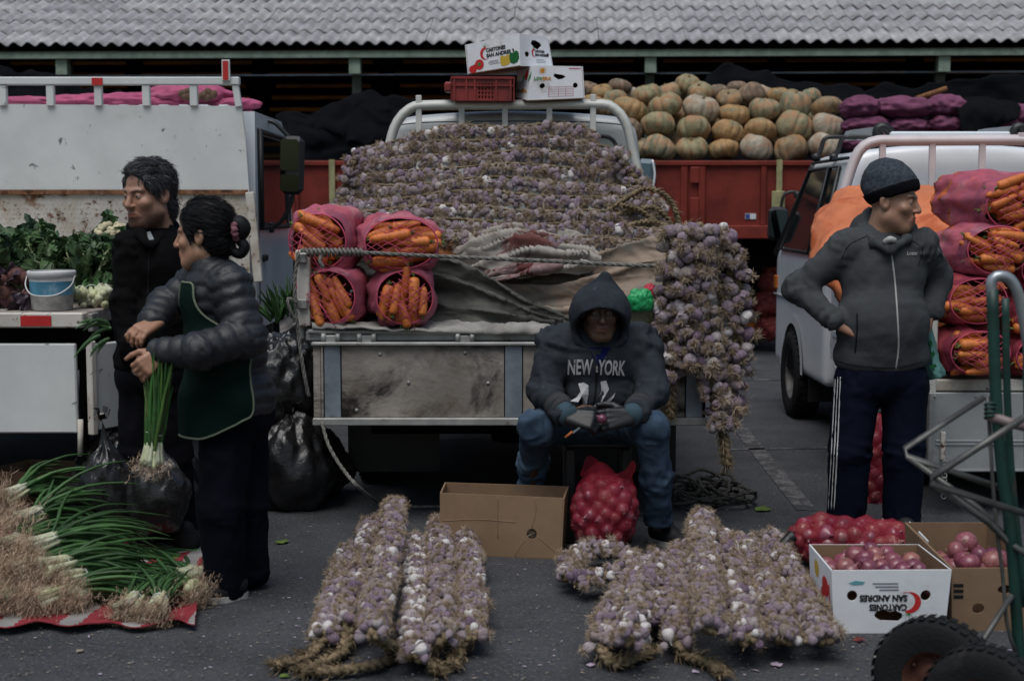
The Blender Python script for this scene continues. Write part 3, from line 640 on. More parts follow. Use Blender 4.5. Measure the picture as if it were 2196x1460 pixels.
# side posts and drop sides
for s, pa, pb, pt in ((-1, 633, 663, 536), (1, 1518, 1545, 541)):
    x0, x1 = tx(pa), tx(pb)
    po = rbox('corner_post', x0, x1, TY-.02, TY+.05, tz(700), tz(pt), m_whiterust if s < 0 else m_metal, gt, .006)
    for py in (552, 650): rbox('latch', x0+.008, x1-.008, TY-.045, TY-.021, tz(py+12), tz(py-10), m_metal, po, .006)
    xs_ = x0-.0 if s < 0 else x1-.03
    rbox('drop_side', xs_, xs_+.03, TY+.052, TYF-.05, TD-.06, tz(545), m_metal, gt, .006)
# hoop over the cab
hy = TYF; hp = lambda px, py: A(P(px, py, hy))
def hoop(parent, path, bars, zlow, m, r, stubs=()):
    mb = MB(); mb.tube(path, r, 4, n=60); h = mb.build('hoop', m, parent)
    for px, py in bars:
        a = A(P(px, py, path[0][1])); mb = MB(); mb.box((a[0], a[1], (a[2]+zlow)/2), (r*1.15, r*.8, a[2]-zlow), bev=.003); mb.build('hoop_bar', m, h)
    for px, py0, py1 in stubs:
        a, b = P(px, py0, path[0][1]), P(px, py1, path[0][1]); mb = MB(); mb.box(((a.x+b.x)/2, a.y, (a.z+b.z)/2), (.035, .03, abs(a.z-b.z)), bev=.003); mb.build('hoop_stub', m, h)
hoop(gt, [hp(805, 520), hp(822, 400), hp(836, 310), hp(852, 262), hp(882, 232), hp(925, 226), hp(1098, 225), hp(1270, 224), hp(1312, 230), hp(1342, 264), hp(1358, 330), hp(1374, 400), hp(1392, 520)], [(898, 226), (990, 225), (1083, 225), (1178, 225), (1272, 226)], 1.2, m_hoop, .031, [(898, 226, 205), (1272, 224, 203)])
# cab: rounded box with a domed roof
def cab_sdf(x0, x1, y0, y1, z0, z1, rr=.14, tumble=.12, rake=.45, zb=1.25):
    cx, cz = (x0+x1)/2, (z0+z1)/2
    def f(p):
        x, y, z = p[..., 0]-cx, p[..., 1], p[..., 2]; up = np.clip(z-zb, 0, 9)
        w_ = (x1-x0)/2-tumble*up; d = np.abs(x)-w_; d = smax(d, z-z1+.05*(x/w_)**2, rr); d = np.maximum(d, z0-z)
        d = smax(d, (y0+.05*up)-y, rr*.6); d = smax(d, (y-(y1-rake*up)), rr); return d
    return f
def cab(parent, *a, m=None, **k):
    x0, x1, y0, y1, z0, z1 = a; V, F = surf(cab_sdf(*a, **k), (x0-.06, y0-.06, z0-.06), (x1+.06, y1+.06, z1+.06), .028); V = relax(V, F, 2)
    mb = MB(); mb.add(V, F.tolist(), 0, True); return mb.build('cab', m, parent)
c_ = cab(gt, tx(808, 9.1), tx(1392, 9.1), 9.06, 10.7, .7, tz(236, 9.1), m=m_cabgrey, tumble=.1)
def rrect(x0, z0, x1, z1, r, n=5):
    out = []
    for cx, cz, a0 in ((x1-r, z1-r, 0), (x0+r, z1-r, 90), (x0+r, z0+r, 180), (x1-r, z0+r, 270)):
        for k in range(n): a = R(a0+90*k/(n-1)); out.append((cx+r*math.cos(a), cz+r*math.sin(a)))
    return out
yw = 9.05; rw = rrect(tx(872, yw), 1.2, tx(1322, yw), tz(292, yw), .08)
v, f = plate(rw, (), .012); mb = MB(); mb.add(v, f); mb.xf(rotm(R(90)), (0, yw+.03, 0)); mb.build('rear_window', mat('dusty_sky_reflection', (.25, .27, .26), .25, var=.1, vs=3), c_)  # grey of the dirty glass has the sky's reflection put into its colour
mb = MB(); mb.tube([(x, yw+.024, z) for x, z in rw], .012, 6, closed=True); mb.build('window_seal', m_blackpl, c_)
mb = MB(); mb.tube([(tx(848, yw), yw+.03, tz(268, yw)), (tx(930, yw), yw+.012, tz(262, yw)), (tx(1098, yw), yw+.008, tz(260, yw)), (tx(1260, yw), yw+.012, tz(262, yw)), (tx(1345, yw), yw+.03, tz(268, yw))], .004, 5, n=30); mb.build('roof_seam', m_blackpl, c_)
mc = A(P(1384, 374, 10.1)); mb = MB(); mb.box((0, 0, 0), (.135, .07, .215), bev=.05); mb.xf(rotm(0, R(4), R(-12)), mc); mi_ = mb.build('wing_mirror', mat('mirror_back_blue', (.09, .14, .17), .3), gt)
mb = MB(); mb.tube([mc+A((.05, -.036, -.1)), mc+A((.062, -.037, 0)), mc+A((.045, -.036, .1))], .009, 6, n=10); mb.build('mirror_trim', m_cabw, mi_)
mb = MB(); mb.tube([mc+A((0, 0, -.05)), mc+A((-.12, .05, -.1)), mc+A((-.3, .1, -.15))], .012, 8, n=8); mb.build('mirror_arm', m_blackpl, mi_)
for s in (-1, 1): wheel(gt, (s*.74, 7.75, .3), .3, .2); wheel(gt, (s*.72, 10.1, .3), .3, .18)
rbox('chassis_rail', -.42, -.34, 6.7, 10.5, .42, .55, m_chassis, gt, 0); rbox('chassis_rail', .34, .42, 6.7, 10.5, .42, .55, m_chassis, gt, 0)
rbox('underbody', -.85, .85, 6.75, 8.9, .56, TD-.055, m_chassis, gt, 0)
mb = MB(); mb.tube([(-.7, 7.75, .3), (.7, 7.75, .3)], .05, 10); mb.lathe([(.11, -.09), (.13, 0), (.11, .09)], 16, (0, 7.75, .3)); mb.build('rear_axle', m_chassis, gt)
for s in (-1, 1): rbox('underside_shade_sheet', s*.62-.24, s*.62+.24, 7.38, 7.39, .1, .57, m_blackpl, gt, 0)  # wide black sheets added to deepen the shade under the truck
rbox('rear_bumper_bar', -.7, .7, 7.0, 7.05, .36, .46, m_chassis, gt, .01)
# ------------------------------------------------------------ white pickup on the right
QY = 6.8; QX0 = XW(2003, QY); QX1 = QX0+1.72; QD = ZW(815, QY); QYF = 8.95
rt = thing('pickup_truck', 'white pickup truck with roof light bar and orange tarpaulin, loaded with carrot sacks', 'truck', ((QX0+QX1)/2, 8.5, 0))
rbox('deck', QX0, QX1, QY+.04, QYF, QD-.05, QD, m_metal, rt, .004)
rbox('rear_sill', QX0-.01, QX1, QY-.01, QY+.035, ZW(838, QY), QD+.004, m_whiterust, rt, .006)
gy = QY-.03; z1, z0 = ZW(842, gy), ZW(1012, gy); xx = lambda px: XW(px, gy)
tg = rbox('tailgate', xx(2012), QX1-.02, gy, gy+.03, z0, z1, m_alu, rt, .004)
rbox('frame_edge', xx(2003), xx(2013), gy-.01, gy+.03, z0-.005, z1, m_metal, tg, .003)
for py in (945, 952, 1008): rbox('pressed_rib', xx(2020), QX1-.03, gy-.006, gy-.0005, ZW(py+2, gy), ZW(py-2, gy), m_alu, tg, .001)
rbox('latch', xx(2030), xx(2040), gy-.018, gy-.001, ZW(985, gy), ZW(925, gy), m_whiterust, tg, .004)
for px in (2015, 2105): mb = MB(); mb.lathe([(.007, 0), (.006, .004), (.001, .005)], 10, (xx(px), gy, ZW(850, gy)), rotm(R(90))); mb.build('bolt', m_metal, tg)
mb = MB(); 
for k in range(9): mb.tube([(xx(2037)+.012*math.cos(a), gy-.03+.004*math.sin(a)*(k % 2), ZW(985, gy)-.012-k*.02+.014*math.sin(a)) for a in np.linspace(0, 6.28, 9)[:-1]], .003, 5, closed=True)
mb.build('chain', m_metal, tg)
po = rbox('corner_post', QX0-.02, QX0+.03, QY-.02, QY+.03, ZW(842, QY), QD+.38, m_hoop, rt, .006)
rbox('drop_side', QX0-.005, QX0+.025, QY+.035, QYF-.03, QD-.12, QD+.36, m_cabw, rt, .008)
for z in (QD+.05, QD+.2, QD+.31): rbox('pressed_rib', QX0-.012, QX0-.0055, QY+.1, QYF-.1, z-.02, z+.02, m_cabw, rt, .004)
rbox('far_side', QX1-.03, QX1, QY+.035, QYF-.03, QD-.12, QD+.36, m_cabw, rt, .008)
rbox('underbody', QX0+.1, QX1-.1, QY+.2, QYF, .38, QD-.06, m_chassis, rt, 0)
rbox('side_box', QX0+.0, QX0+.14, 8.0, 8.85, .3, QD-.13, m_cabw, rt, .03); rbox('hole_shade_plate', QX0-.006, QX0-.001, 8.25, 8.45, .34, QD-.2, m_blackpl, rt, 0)  # black plate on the box stands in for the shade in a hole
hp2 = lambda px, py: A(P(px, py, QYF))
hoop(rt, [hp2(1765, 560), hp2(1790, 480), hp2(1812, 405), hp2(1832, 345), hp2(1850, 316), hp2(1880, 303), hp2(1930, 302), hp2(2100, 301), hp2(2200, 301), hp2(2270, 304), hp2(2310, 330), hp2(2330, 400), hp2(2345, 560)], [(1893, 303), (2000, 302), (2107, 302), (2215, 302)], 1.1, m_hooppink, .034, [(2190, 303, 285)])
CX0, CX1 = QX0-.01, QX0+1.66; cz1 = ZW(308, 9.1)
c2 = cab(rt, CX0, CX1, 9.05, 10.85, .33, cz1, m=m_cabw, tumble=.22, rake=.62, rr=.12, zb=1.12)
def side(y, z, off=0): return (CX0+.22*max(0, z-1.12)-off-.004, y, z)
def sidepoly(nm, pts, m, off=.012, th=.012, par=c2):
    mb = MB(); n = len(pts); v = [side(y, z, off) for y, z in pts]+[side(y, z, off-th) for y, z in pts]
    mb.add(v, [tuple(range(n)), tuple(range(2*n-1, n-1, -1))]+[(k, k+n, (k+1) % n+n, (k+1) % n) for k in range(n)]); return mb.build(nm, m, par)
zt_ = cz1-.16
sidepoly('side_window', [(9.62, 1.2), (10.55, 1.2), (10.17, zt_), (9.62, zt_)], m_glass)
sidepoly('quarter_window', [(9.28, 1.2), (9.52, 1.2), (9.52, zt_), (9.3, zt_)], m_glass)
for pts in ([(9.6, 1.18), (10.6, 1.18), (10.19, zt_+.02), (9.6, zt_+.02)], [(9.26, 1.18), (9.54, 1.18), (9.54, zt_+.02), (9.28, zt_+.02)]):
    mb = MB(); mb.tube([side(y, z, .012) for y, z in pts], .014, 6, closed=True); mb.build('window_seal', m_blackpl, c2)
mb = MB(); mb.tube([side(9.1, zt_+.07, .01), side(10.15, zt_+.07, .01)], .012, 6); mb.build('drip_rail', m_blackpl, c2)
mb = MB(); mb.tube([side(10.76, 1.14, .0), side(10.2, zt_+.05, -.01)], .03, 6); mb.build('pillar_trim', m_blackpl, c2)
mb = MB(); mb.box(side(9.75, 1.02, .012), (.03, .16, .05), bev=.01); mb.build('door_handle', m_blackpl, c2)
for z, nm in ((.84, 'body_crease'),): mb = MB(); mb.tube([side(9.1, z, .003), side(10.8, z, .003)], .008, 6); mb.build(nm, m_cabw, c2)
mb = MB(); mb.box((CX0-.004, 10.74, .93), (.02, .1, .1), bev=.008); mb.build('side_lamp', mat('amber_side_lamp', (.45, .13, .02), .3), c2)
# wheel arch and wheel
ar = [(10.08+.4*math.cos(R(a)), .34+.4*math.sin(R(a))) for a in range(0, 181, 12)]
v = MB(); n = len(ar); pts = ar; v.add([(CX0-.012, y, z) for y, z in pts]+[(CX0-.012, 10.08+.33*math.cos(R(a)), .34+.33*math.sin(R(a))) for a in range(0, 181, 12)], [(k, k+1, n+k+1, n+k) for k in range(n-1)]); v.build('wheel_arch', m_cabw, c2)
mb = MB(); mb.add([(CX0-.01, 10.08, .34)]+[(CX0-.01, 10.08+.335*math.cos(R(a)), .34+.335*math.sin(R(a))) for a in range(0, 181, 12)]+[(CX0-.01, 9.75, .3), (CX0-.01, 10.41, .3)], [tuple(range(1, n+1))]); mb.build('arch_shade_panel', m_chassis, c2)  # flat dark panel stands in for the shade inside the wheel arch
wheel(rt, (CX0+.06, 10.08, .31), .31, .19); wheel(rt, (CX1-.06, 10.08, .31), .31, .19); wheel(rt, (QX0+.2, 7.7, .3), .3, .2); wheel(rt, (QX1-.2, 7.7, .3), .3, .2)
rbox('mudguard', CX0+.03, CX0+.24, 9.66, 9.68, .16, .45, m_blackpl, rt, 0)
# mirrors
MY = 10.75; mc = A(P(1668, 480, MY)); mb = MB(); mb.box((0, 0, 0), (.155, .07, .255), bev=.05); mb.xf(rotm(0, R(2), R(8)), mc); mi_ = mb.build('wing_mirror', m_blackpl, rt)
v, f = plate(rrect(-.06, -.105, .06, .105, .035), (), .006); mb = MB(); mb.add(v, f); mb.xf(rotm(0, R(2), R(8))@rotm(R(90)), mc+A((0, -.037, 0))); mb.build('mirror_glass', m_mirror, mi_)
mb = MB(); mb.tube([mc+A((.02, .01, .1)), A(P(1682, 418, MY)), A(P(1705, 412, MY)), A(P(1722, 425, MY))], .012, 8, n=12); mb.box(A(P(1716, 418, MY)), (.1, .05, .05), bev=.015); mb.tube([mc+A((.02, .01, -.1)), A(P(1690, 535, MY))], .02, 8); mb.build('mirror_arm', m_blackpl, mi_)
# roof light bar
LBY = 9.55; lp = lambda px, py: A(P(px, py, LBY))
lb = rbox('light_bar', lp(1912, 0)[0], lp(2172, 0)[0], LBY-.05, LBY+.05, lp(0, 299)[2], lp(0, 283)[2], mat('brushed_bar', (.72, .76, .8), .3, metal=.2), rt, .012)
for a, b, c0, c1 in ((1816, 1880, 299, 275), (2104, 2185, 297, 272)):
    mb = MB(); q = [lp(a, c0), lp(b, c0), lp(b, c1-3), lp(a+10, c1+4)]; mb.add(q+[p+A((0, .16, 0)) for p in q], [(0, 1, 2, 3), (7, 6, 5, 4), (0, 4, 5, 1), (1, 5, 6, 2), (2, 6, 7, 3), (3, 7, 4, 0)]); bb = mb.build('lamp_housing', mat('grey_lens', (.22, .24, .26), .25), lb)
for px in (1884, 2178): mb = MB(); mb.tube([lp(px, 300), lp(px-4, 283), lp(px+6, 272), lp(px+22, 280), lp(px+32, 300)], .035, 6, n=12); mb.build('lamp_bracket', m_blackpl, lb)
mb = MB()
for px in (1762, 1800): mb.tube([lp(px-12, 338), lp(px-2, 322), lp(px+5, 300), lp(px+22, 294), lp(px+75, 296)], .016, 6, n=16); mb.lathe([(.001, -.03), (.03, -.02), (.03, .02), (.001, .03)], 12, lp(px-12, 338))
mb.build('rack_arm', m_blackpl, rt)
# ------------------------------------------------------------ garlic: bulbs are parts of the string they are braided into
m_bulb = mat('garlic_skin', (1, 1, 1), .5, rcols=[(.25, .17, .25), (.34, .265, .32), (.18, .115, .18), (.42, .35, .38), (.28, .205, .26), (.37, .3, .28), (.22, .15, .22), (.56, .5, .49), (.3, .235, .29), (.3, .245, .2)], attr=True, var=.35, vs=2.6, stretch=(2.4, 2.4, .5), stains=[((.27, .21, .16), 1.7, .56, .68), ((.56, .52, .53), 2.6, .62, .74), ((.14, .09, .16), 3.2, .58, .7)], bump=.5, bs=5, bdist=.12)
m_whitebulb = mat('white_garlic_skin', (.68, .64, .63), .45, var=.15, vs=2.5, attr=True, stretch=(2.4, 2.4, .5), stains=[((.4, .3, .42), 2.4, .58, .75)], bump=.4, bs=5, bdist=.12)
m_root = mat('garlic_root', (.3, .235, .17), .95, rcols=[(.38, .295, .21), (.28, .21, .15), (.43, .34, .25), (.33, .255, .18)])
m_straw = mat('dry_straw', (.2, .15, .095), .9, var=.4, vs=30, stains=[((.1, .085, .045), 18, .5, .7), ((.3, .25, .16), 40, .58, .7)], bump=.5, bs=90)
def bulb_mesh(seed, nroot, rl, skin):
    r_ = random.Random(seed); ph = r_.uniform(0, 6); amp = r_.uniform(.08, .2); nb = r_.choice((5, 6, 7, 8)); el = r_.uniform(.8, 1.1)
    prof = [(.1, -1.6), (.14, -1.2), (.34, -.98), (.74, -.62), (.97, -.14), (1, .2), (.86, .58), (.52, .82), (.2, .82), (.05, .74)]
    mb = MB(); wv = lambda a, i: (1-amp*np.abs(np.sin(nb*a/2+ph+.1*i))*(1 if 2 < i < 8 else .3))*(1+.09*np.sin(a+seed)+.05*np.sin(2*a+2*seed))
    mb.lathe([(r, z*el) for r, z in prof], 20, rib=wv, cap=False)
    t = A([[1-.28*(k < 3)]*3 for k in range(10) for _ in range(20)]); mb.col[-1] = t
    for k in range(nroot):
        a, e = r_.uniform(0, 6.28), r_.uniform(.15, 1.6); d = A((math.cos(a)*math.sin(e), math.sin(a)*math.sin(e), math.cos(e))); L_ = rl*r_.uniform(.4, 1.25)
        s0 = A((r_.uniform(-.25, .25), r_.uniform(-.25, .25), .76*el)); pts = [s0]
        for j in range(3): d = d+A((r_.uniform(-.6, .6), r_.uniform(-.6, .6), r_.uniform(-.55, .3))); d = d/np.linalg.norm(d); pts.append(pts[-1]+d*L_/3)
        w0 = .06; side_ = np.cross(d, A((r_.uniform(-1, 1), r_.uniform(-1, 1), r_.uniform(-1, 1)))); side_ = side_/np.linalg.norm(side_)*w0
        v = []
        for j, p in enumerate(pts): v += [p-side_*(1-.25*j), p+side_*(1-.25*j)]
        mb.add(v, [(2*j, 2*j+1, 2*j+3, 2*j+2) for j in range(3)], 1)
    for k in range(skin):   # torn papery skin
        a = r_.uniform(0, 6.28); q = []
        for j in range(4):
            e = -.7+j*.45; rr = 1.03+.1*j*r_.uniform(.2, 1)
            for da in (-.3, 0, .3): q.append((rr*math.cos(a+da)*math.cos(e), rr*math.sin(a+da)*math.cos(e), math.sin(e)))
        mb.grid(A(q).reshape(4, 3, 3))
    return mb
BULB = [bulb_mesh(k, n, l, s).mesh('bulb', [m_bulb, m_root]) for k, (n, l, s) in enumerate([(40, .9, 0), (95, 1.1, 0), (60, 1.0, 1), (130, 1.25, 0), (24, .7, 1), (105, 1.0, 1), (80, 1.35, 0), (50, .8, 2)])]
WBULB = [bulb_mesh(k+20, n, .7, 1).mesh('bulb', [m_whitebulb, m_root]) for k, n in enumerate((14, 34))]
def braid(mb, path, r, n=None, fray=0, turns=None):
    p = spline(path, n or max(12, int(np.linalg.norm(np.diff(A([tuple(q) for q in path]), axis=0), axis=1).sum()/.012)))
    k = len(p); L_ = np.linalg.norm(np.diff(p, axis=0), axis=1).sum(); t = np.gradient(p, axis=0); t /= np.linalg.norm(t, axis=1)[:, None]
    u = np.cross(t, A((0, .3, 1))); u /= np.maximum(np.linalg.norm(u, axis=1), 1e-6)[:, None]; b = np.cross(t, u); s = np.linspace(0, L_/(r*4.2)*2*math.pi, k)
    for j in range(3):
        q = s+j*2*math.pi/3; mb.tube(p+u*(np.sin(q)*r*.75)[:, None]+b*(np.sin(2*q)*r*.42)[:, None], r*.52, 6)
    for _ in range(fray):
        i = rnd.randrange(k); d = A((rnd.gauss(0, 1), rnd.gauss(0, 1), rnd.gauss(.3, 1))); d /= np.linalg.norm(d); l = rnd.uniform(.015, .05)
        e = A((rnd.gauss(0, 1), rnd.gauss(0, 1), rnd.gauss(0, 1)))*.0012; q = p[i]+d*r*.7; mb.add([q-e, q+e, q+d*l*.5+t[i]*l*.4+e, q+d*l*.5+t[i]*l*.4-e, q+d*l*.7+t[i]*l*.9], [(0, 1, 2, 3), (3, 2, 4)])
    return mb
n_bulbs = 0
def garlic_string(label, path, group, r=.021, rad=.05, step=.04, per=4, arc=(-20, 200), up=(0, 0, 1), squash=.8, tail=None, white=.03, rooty=.5, core=.03, seed=0, thin=1.0, core_off=(0, 0, 0)):
    """path: centre line of the string. Bulbs sit in rings round it, roots outward."""
    global n_bulbs
    R_ = random.Random(seed); p = spline(path, 60); seg_ = np.linalg.norm(np.diff(p, axis=0), axis=1); L_ = seg_.sum(); n = max(3, int(L_/step)); p = spline(path, n)
    t = np.gradient(p, axis=0); t /= np.linalg.norm(t, axis=1)[:, None]; U = A(up)
    root = thing('garlic_string', label, 'garlic string', p[n//2], group)
    for i in range(n):
        u = U-t[i]*(U@t[i]); u /= np.linalg.norm(u); b = np.cross(t[i], u)
        for k in range(per):
            if R_.random() > thin: continue
            a = R(arc[0]+(arc[1]-arc[0])*(k+.5*(i % 2)+R_.uniform(-.3, .3)+.25)/per); d = b*math.cos(a)+u*math.sin(a)
            rr = r*R_.uniform(.72, 1.28); c = p[i]+t[i]*R_.uniform(-.4, .4)*step+(b*math.cos(a)+u*math.sin(a)*squash)*(rad*R_.uniform(.82, 1.12))
            z = d+t[i]*R_.uniform(-.7, .7)+A([R_.gauss(0, .35) for _ in range(3)])
            me = WBULB[R_.randrange(2)] if R_.random() < white else BULB[R_.choice((1, 3, 5, 6)) if R_.random() < rooty else R_.choice((0, 2, 4, 7))]
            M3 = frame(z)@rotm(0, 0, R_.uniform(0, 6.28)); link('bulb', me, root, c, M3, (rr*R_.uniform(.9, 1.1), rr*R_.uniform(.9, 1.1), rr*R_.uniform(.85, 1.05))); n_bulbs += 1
    mb = MB(); braid(mb, p+A(core_off), core, fray=60); mb.build('braided_stem', m_straw, root)
    if tail: 
        mb = MB(); braid(mb, [p[-1]]+[A(q) for q in tail], .021, fray=220); q = A(tail[-1])
        for k in range(70):
            d = A((R_.gauss(0, 1), R_.gauss(0, 1), R_.gauss(0, .6))); d = d/np.linalg.norm(d)*R_.uniform(.02, .055); e = A((.0015, 0, .0015)); m_ = q+d*.5+A((0, 0, R_.uniform(-.008, .012))); d[2] = abs(d[2])*.5; mb.add([q-e, q+e, m_+e, m_-e, q+d], [(0, 1, 2, 3), (3, 2, 4)])
        mb.build('braid_tail', m_straw, root)
    return root
# pile on the truck: rows of strings, from the top row down
ROWS = [(286, 785, 1278, 34, 5), (317, 766, 1308, 16, 4), (347, 754, 1330, 8, 6), (377, 748, 1352, 10, 0), (407, 736, 1376, 6, 6), (437, 726, 1398, 8, 2), (467, 724, 1424, 2, 6), (497, 800, 1446, 0, 6), (527, 900, 1458, -4, 3)]
for k, (py, x0, x1, dl, dr) in enumerate(ROWS):
    q = k/(len(ROWS)-1); Y = 8.55-1.3*q; pts = []
    for j in range(10):
        s = j/9; yy = py+dl*max(0, 1-s*3)+dr*max(0, (s-.7)*3)+5*math.sin(5.5*s+.5*k)+4*math.sin(13*s+1.1*k)+rnd.uniform(-1.5, 1.5)+12*(2*s-1)**2*(1-q)-4; pts.append(P(x0+(x1-x0)*s, yy, Y-.16*math.sin(math.pi*s)+.05+rnd.uniform(-.015, .015)))
    garlic_string('horizontal string of purple garlic on the truck, %s row from the top of the pile' % ORD[k], pts, 'garlic strings piled on the truck', r=.0282, rad=.032, step=.035, per=2, arc=(0, 98), thin=1.0, up=(0, -.8, .6), squash=1.0, white=.035 if k else .12, rooty=.55, core=.011, seed=k, core_off=(0, .012, .036))
for k, (pts, lab) in enumerate([([(772, 336), (752, 370), (742, 420), (728, 470)], 'upper'), ([(742, 425), (726, 455), (745, 490), (775, 510)], 'lower'), ([(1320, 330), (1352, 375), (1385, 420), (1420, 455)], 'sloping right-hand')]):
    garlic_string('%s garlic string closing the %s end of the pile on the truck' % (lab, 'right' if k == 2 else 'left'), [P(a, b, 7.9-.1*k+(.3 if k == 2 else 0)) for a, b in pts], 'garlic strings piled on the truck', r=.0235, rad=.042, step=.044, per=4, arc=(-30, 210), up=(0, -1, .3), rooty=.4, seed=40+k)
# braided stems left loose at the right of the pile
LOOPS = [([(1300, 455), (1345, 425), (1385, 405), (1425, 418), (1448, 450), (1455, 485)], 'uppermost arching'), ([(1290, 470), (1350, 455), (1400, 445), (1432, 470), (1442, 500)], 'second'), ([(1330, 440), (1370, 450), (1415, 485), (1440, 512)], 'straight slanting'), ([(1300, 500), (1360, 480), (1410, 478), (1452, 498)], 'lowest')]
for k, (pts, lab) in enumerate(LOOPS):
    mb = MB(); braid(mb, [P(a, b, 7.55-.03*k) for a, b in pts], .017, fray=120); tag(mb.build('braided_stem', m_straw), '%s braided straw stem at the right end of the garlic pile' % lab, 'braid', 'loose braids on the pile')
# strings hung over the right corner post
HY = 6.46
HANG = [('leftmost garlic string hung over the tailgate, ending in a green braid', [(1450, 505), (1438, 600), (1428, 690), (1438, 800)], [(1440, 830), (1436, 895)], HY),
        ('garlic string hung in the middle of the corner cluster, ending above the board', [(1478, 500), (1470, 590), (1478, 690), (1480, 770)], None, HY-.05),
        ('longest garlic string hung at the corner, its tail reaching below the tailgate', [(1508, 498), (1503, 600), (1512, 720), (1532, 830), (1545, 905)], [(1552, 945), (1558, 995)], HY-.04),
        ('rightmost garlic string hung outside the truck corner post', [(1528, 500), (1566, 540), (1580, 660), (1578, 780), (1562, 880)], None, HY+.06)]
for k, (lab, pts, tl, Y) in enumerate(HANG):
    garlic_string(lab, [P(a, b, Y) for a, b in pts], 'garlic strings hung over the corner', r=.0315, rad=.05, step=.054, per=4, arc=(-20, 200), up=(0, -1, 0), squash=1, white=.07, rooty=.55, tail=[P(a, b, Y-.02) for a, b in tl] if tl else None, seed=60+k)
mb = MB(); braid(mb, [P(a, b, 6.5) for a, b in ((1440, 505), (1470, 492), (1505, 490), (1535, 500))], .03, fray=60); tag(mb.build('braided_stem', m_straw), 'braided straw stems knotted over the corner post', 'braid', 'loose braids on the pile')
# strings laid out on the asphalt
GL = [('leftmost garlic string on the ground, left bundle', [(752, 1180), (722, 1270), (692, 1370)], .06, [(660, 1408), (620, 1418), (590, 1425)], .05, .6),
      ('second garlic string in the left ground bundle', [(800, 1130), (772, 1230), (748, 1345)], .085, [(735, 1395), (690, 1420), (645, 1440)], .06, .6),
      ('high ridge string lying on top of the left ground bundle', [(848, 1082), (835, 1180), (812, 1290), (800, 1360)], .165, [(850, 1400), (790, 1428), (680, 1440)], .055, .55),
      ('pale whitish garlic string in the middle of the left ground bundle', [(892, 1165), (893, 1270), (886, 1350), (890, 1408)], .07, None, .05, .35),
      ('second garlic string from the right in the left ground bundle', [(942, 1128), (948, 1240), (942, 1375)], .09, [(915, 1405), (945, 1438)], .058, .65),
      ('rightmost garlic string of the left ground bundle', [(1000, 1150), (1010, 1250), (1012, 1365)], .075, [(985, 1395), (972, 1425)], .055, .6)]
GR = [('short curled garlic string beside the red onion sack', [(1222, 1240), (1232, 1195), (1290, 1180), (1350, 1195)], .07, None, .055, .5),
      ('curled lower garlic string in front of the red onion sack', [(1240, 1248), (1300, 1236), (1380, 1215)], .075, None, .05, .5),
      ('left edge garlic string of the right ground bundle', [(1362, 1205), (1322, 1300), (1290, 1385)], .06, [(1310, 1420), (1345, 1415), (1395, 1392)], .055, .55),
      ('purple garlic string behind the curled one, near the shoe', [(1412, 1200), (1415, 1250), (1428, 1330)], .09, None, .055, .4),
      ('pale garlic string second in the right ground bundle', [(1385, 1225), (1365, 1300), (1352, 1375)], .12, None, .055, .45),
      ('garlic string in the valley between two ridges of the right ground bundle', [(1462, 1180), (1452, 1270), (1450, 1378)], .07, [(1470, 1405), (1520, 1420), (1548, 1442)], .055, .6),
      ('long brown rooty string, highest ridge of the right ground bundle', [(1505, 1112), (1512, 1220), (1525, 1350)], .165, None, .058, .9),
      ('garlic string directly right of the highest ridge', [(1548, 1150), (1580, 1250), (1605, 1375)], .1, None, .058, .85),
      ('second garlic string from the right on the ground', [(1600, 1160), (1640, 1260), (1682, 1372)], .09, None, .058, .85),
      ('rightmost garlic string on the ground, beside the white onion carton', [(1655, 1155), (1705, 1255), (1768, 1372)], .085, None, .058, .8)]
for k, (lab, pts, z, tl, rad, ro) in enumerate(GL+GR):
    wh = .4 if 'whitish' in lab else .14 if 'pale' in lab else .06
    garlic_string(lab, [G(a, b, z) for a, b in pts], 'garlic strings laid on the asphalt', r=.0198, rad=rad*.7, step=.036, per=4, arc=(-15, 195), squash=.85, white=wh, rooty=ro*.75, tail=[G(a, b, .028) for a, b in tl] if tl else None, seed=80+k, core=.028, thin=.93)
print('bulbs', n_bulbs)
# ------------------------------------------------------------ people
def pix(V):
    """world points -> photograph pixels and depth"""
    d = V-A((0, 0, CH)); dep = d[:, 1]*cp-d[:, 2]*sp_; v = d[:, 1]*sp_+d[:, 2]*cp
    return CX+FPX*d[:, 0]/dep, CY-FPX*v/dep, dep
class Front:
    """nearest point of a surface along a view line, to lay seams, zips and prints on cloth"""
    def __init__(s, V): s.V = V; s.x, s.y, s.d = pix(V)
    def __call__(s, px, py, off=.003, rad=9):
        m = (np.abs(s.x-px) < rad) & (np.abs(s.y-py) < rad)
        if not m.any(): m = ((s.x-px)**2+(s.y-py)**2) < ((s.x-px)**2+(s.y-py)**2).min()+30
        ii = np.nonzero(m)[0]; near = s.d[ii].min(); ii = ii[s.d[ii] < near+.06]
        w_ = 1/(1+(s.x[ii]-px)**2+(s.y[ii]-py)**2); Y = (s.V[ii, 1]*w_).sum()/w_.sum(); return A(P(px, py, Y-off))
    def line(s, pts, n=40, off=.003): return A([s(a, b, off) for a, b in spline([(a, b, 0) for a, b in pts], n)[:, :2]])
def prims_sdf(prims, k=.03):
    def f(p):
        d = None
        for q in prims:
            e = caps(p, *q[1:5]) if q[0] == 'c' else elli(p, *q[1:4])
            d = e if d is None else smin(d, e, q[5] if q[0] == 'c' and len(q) > 5 else k)
        return d
    return f
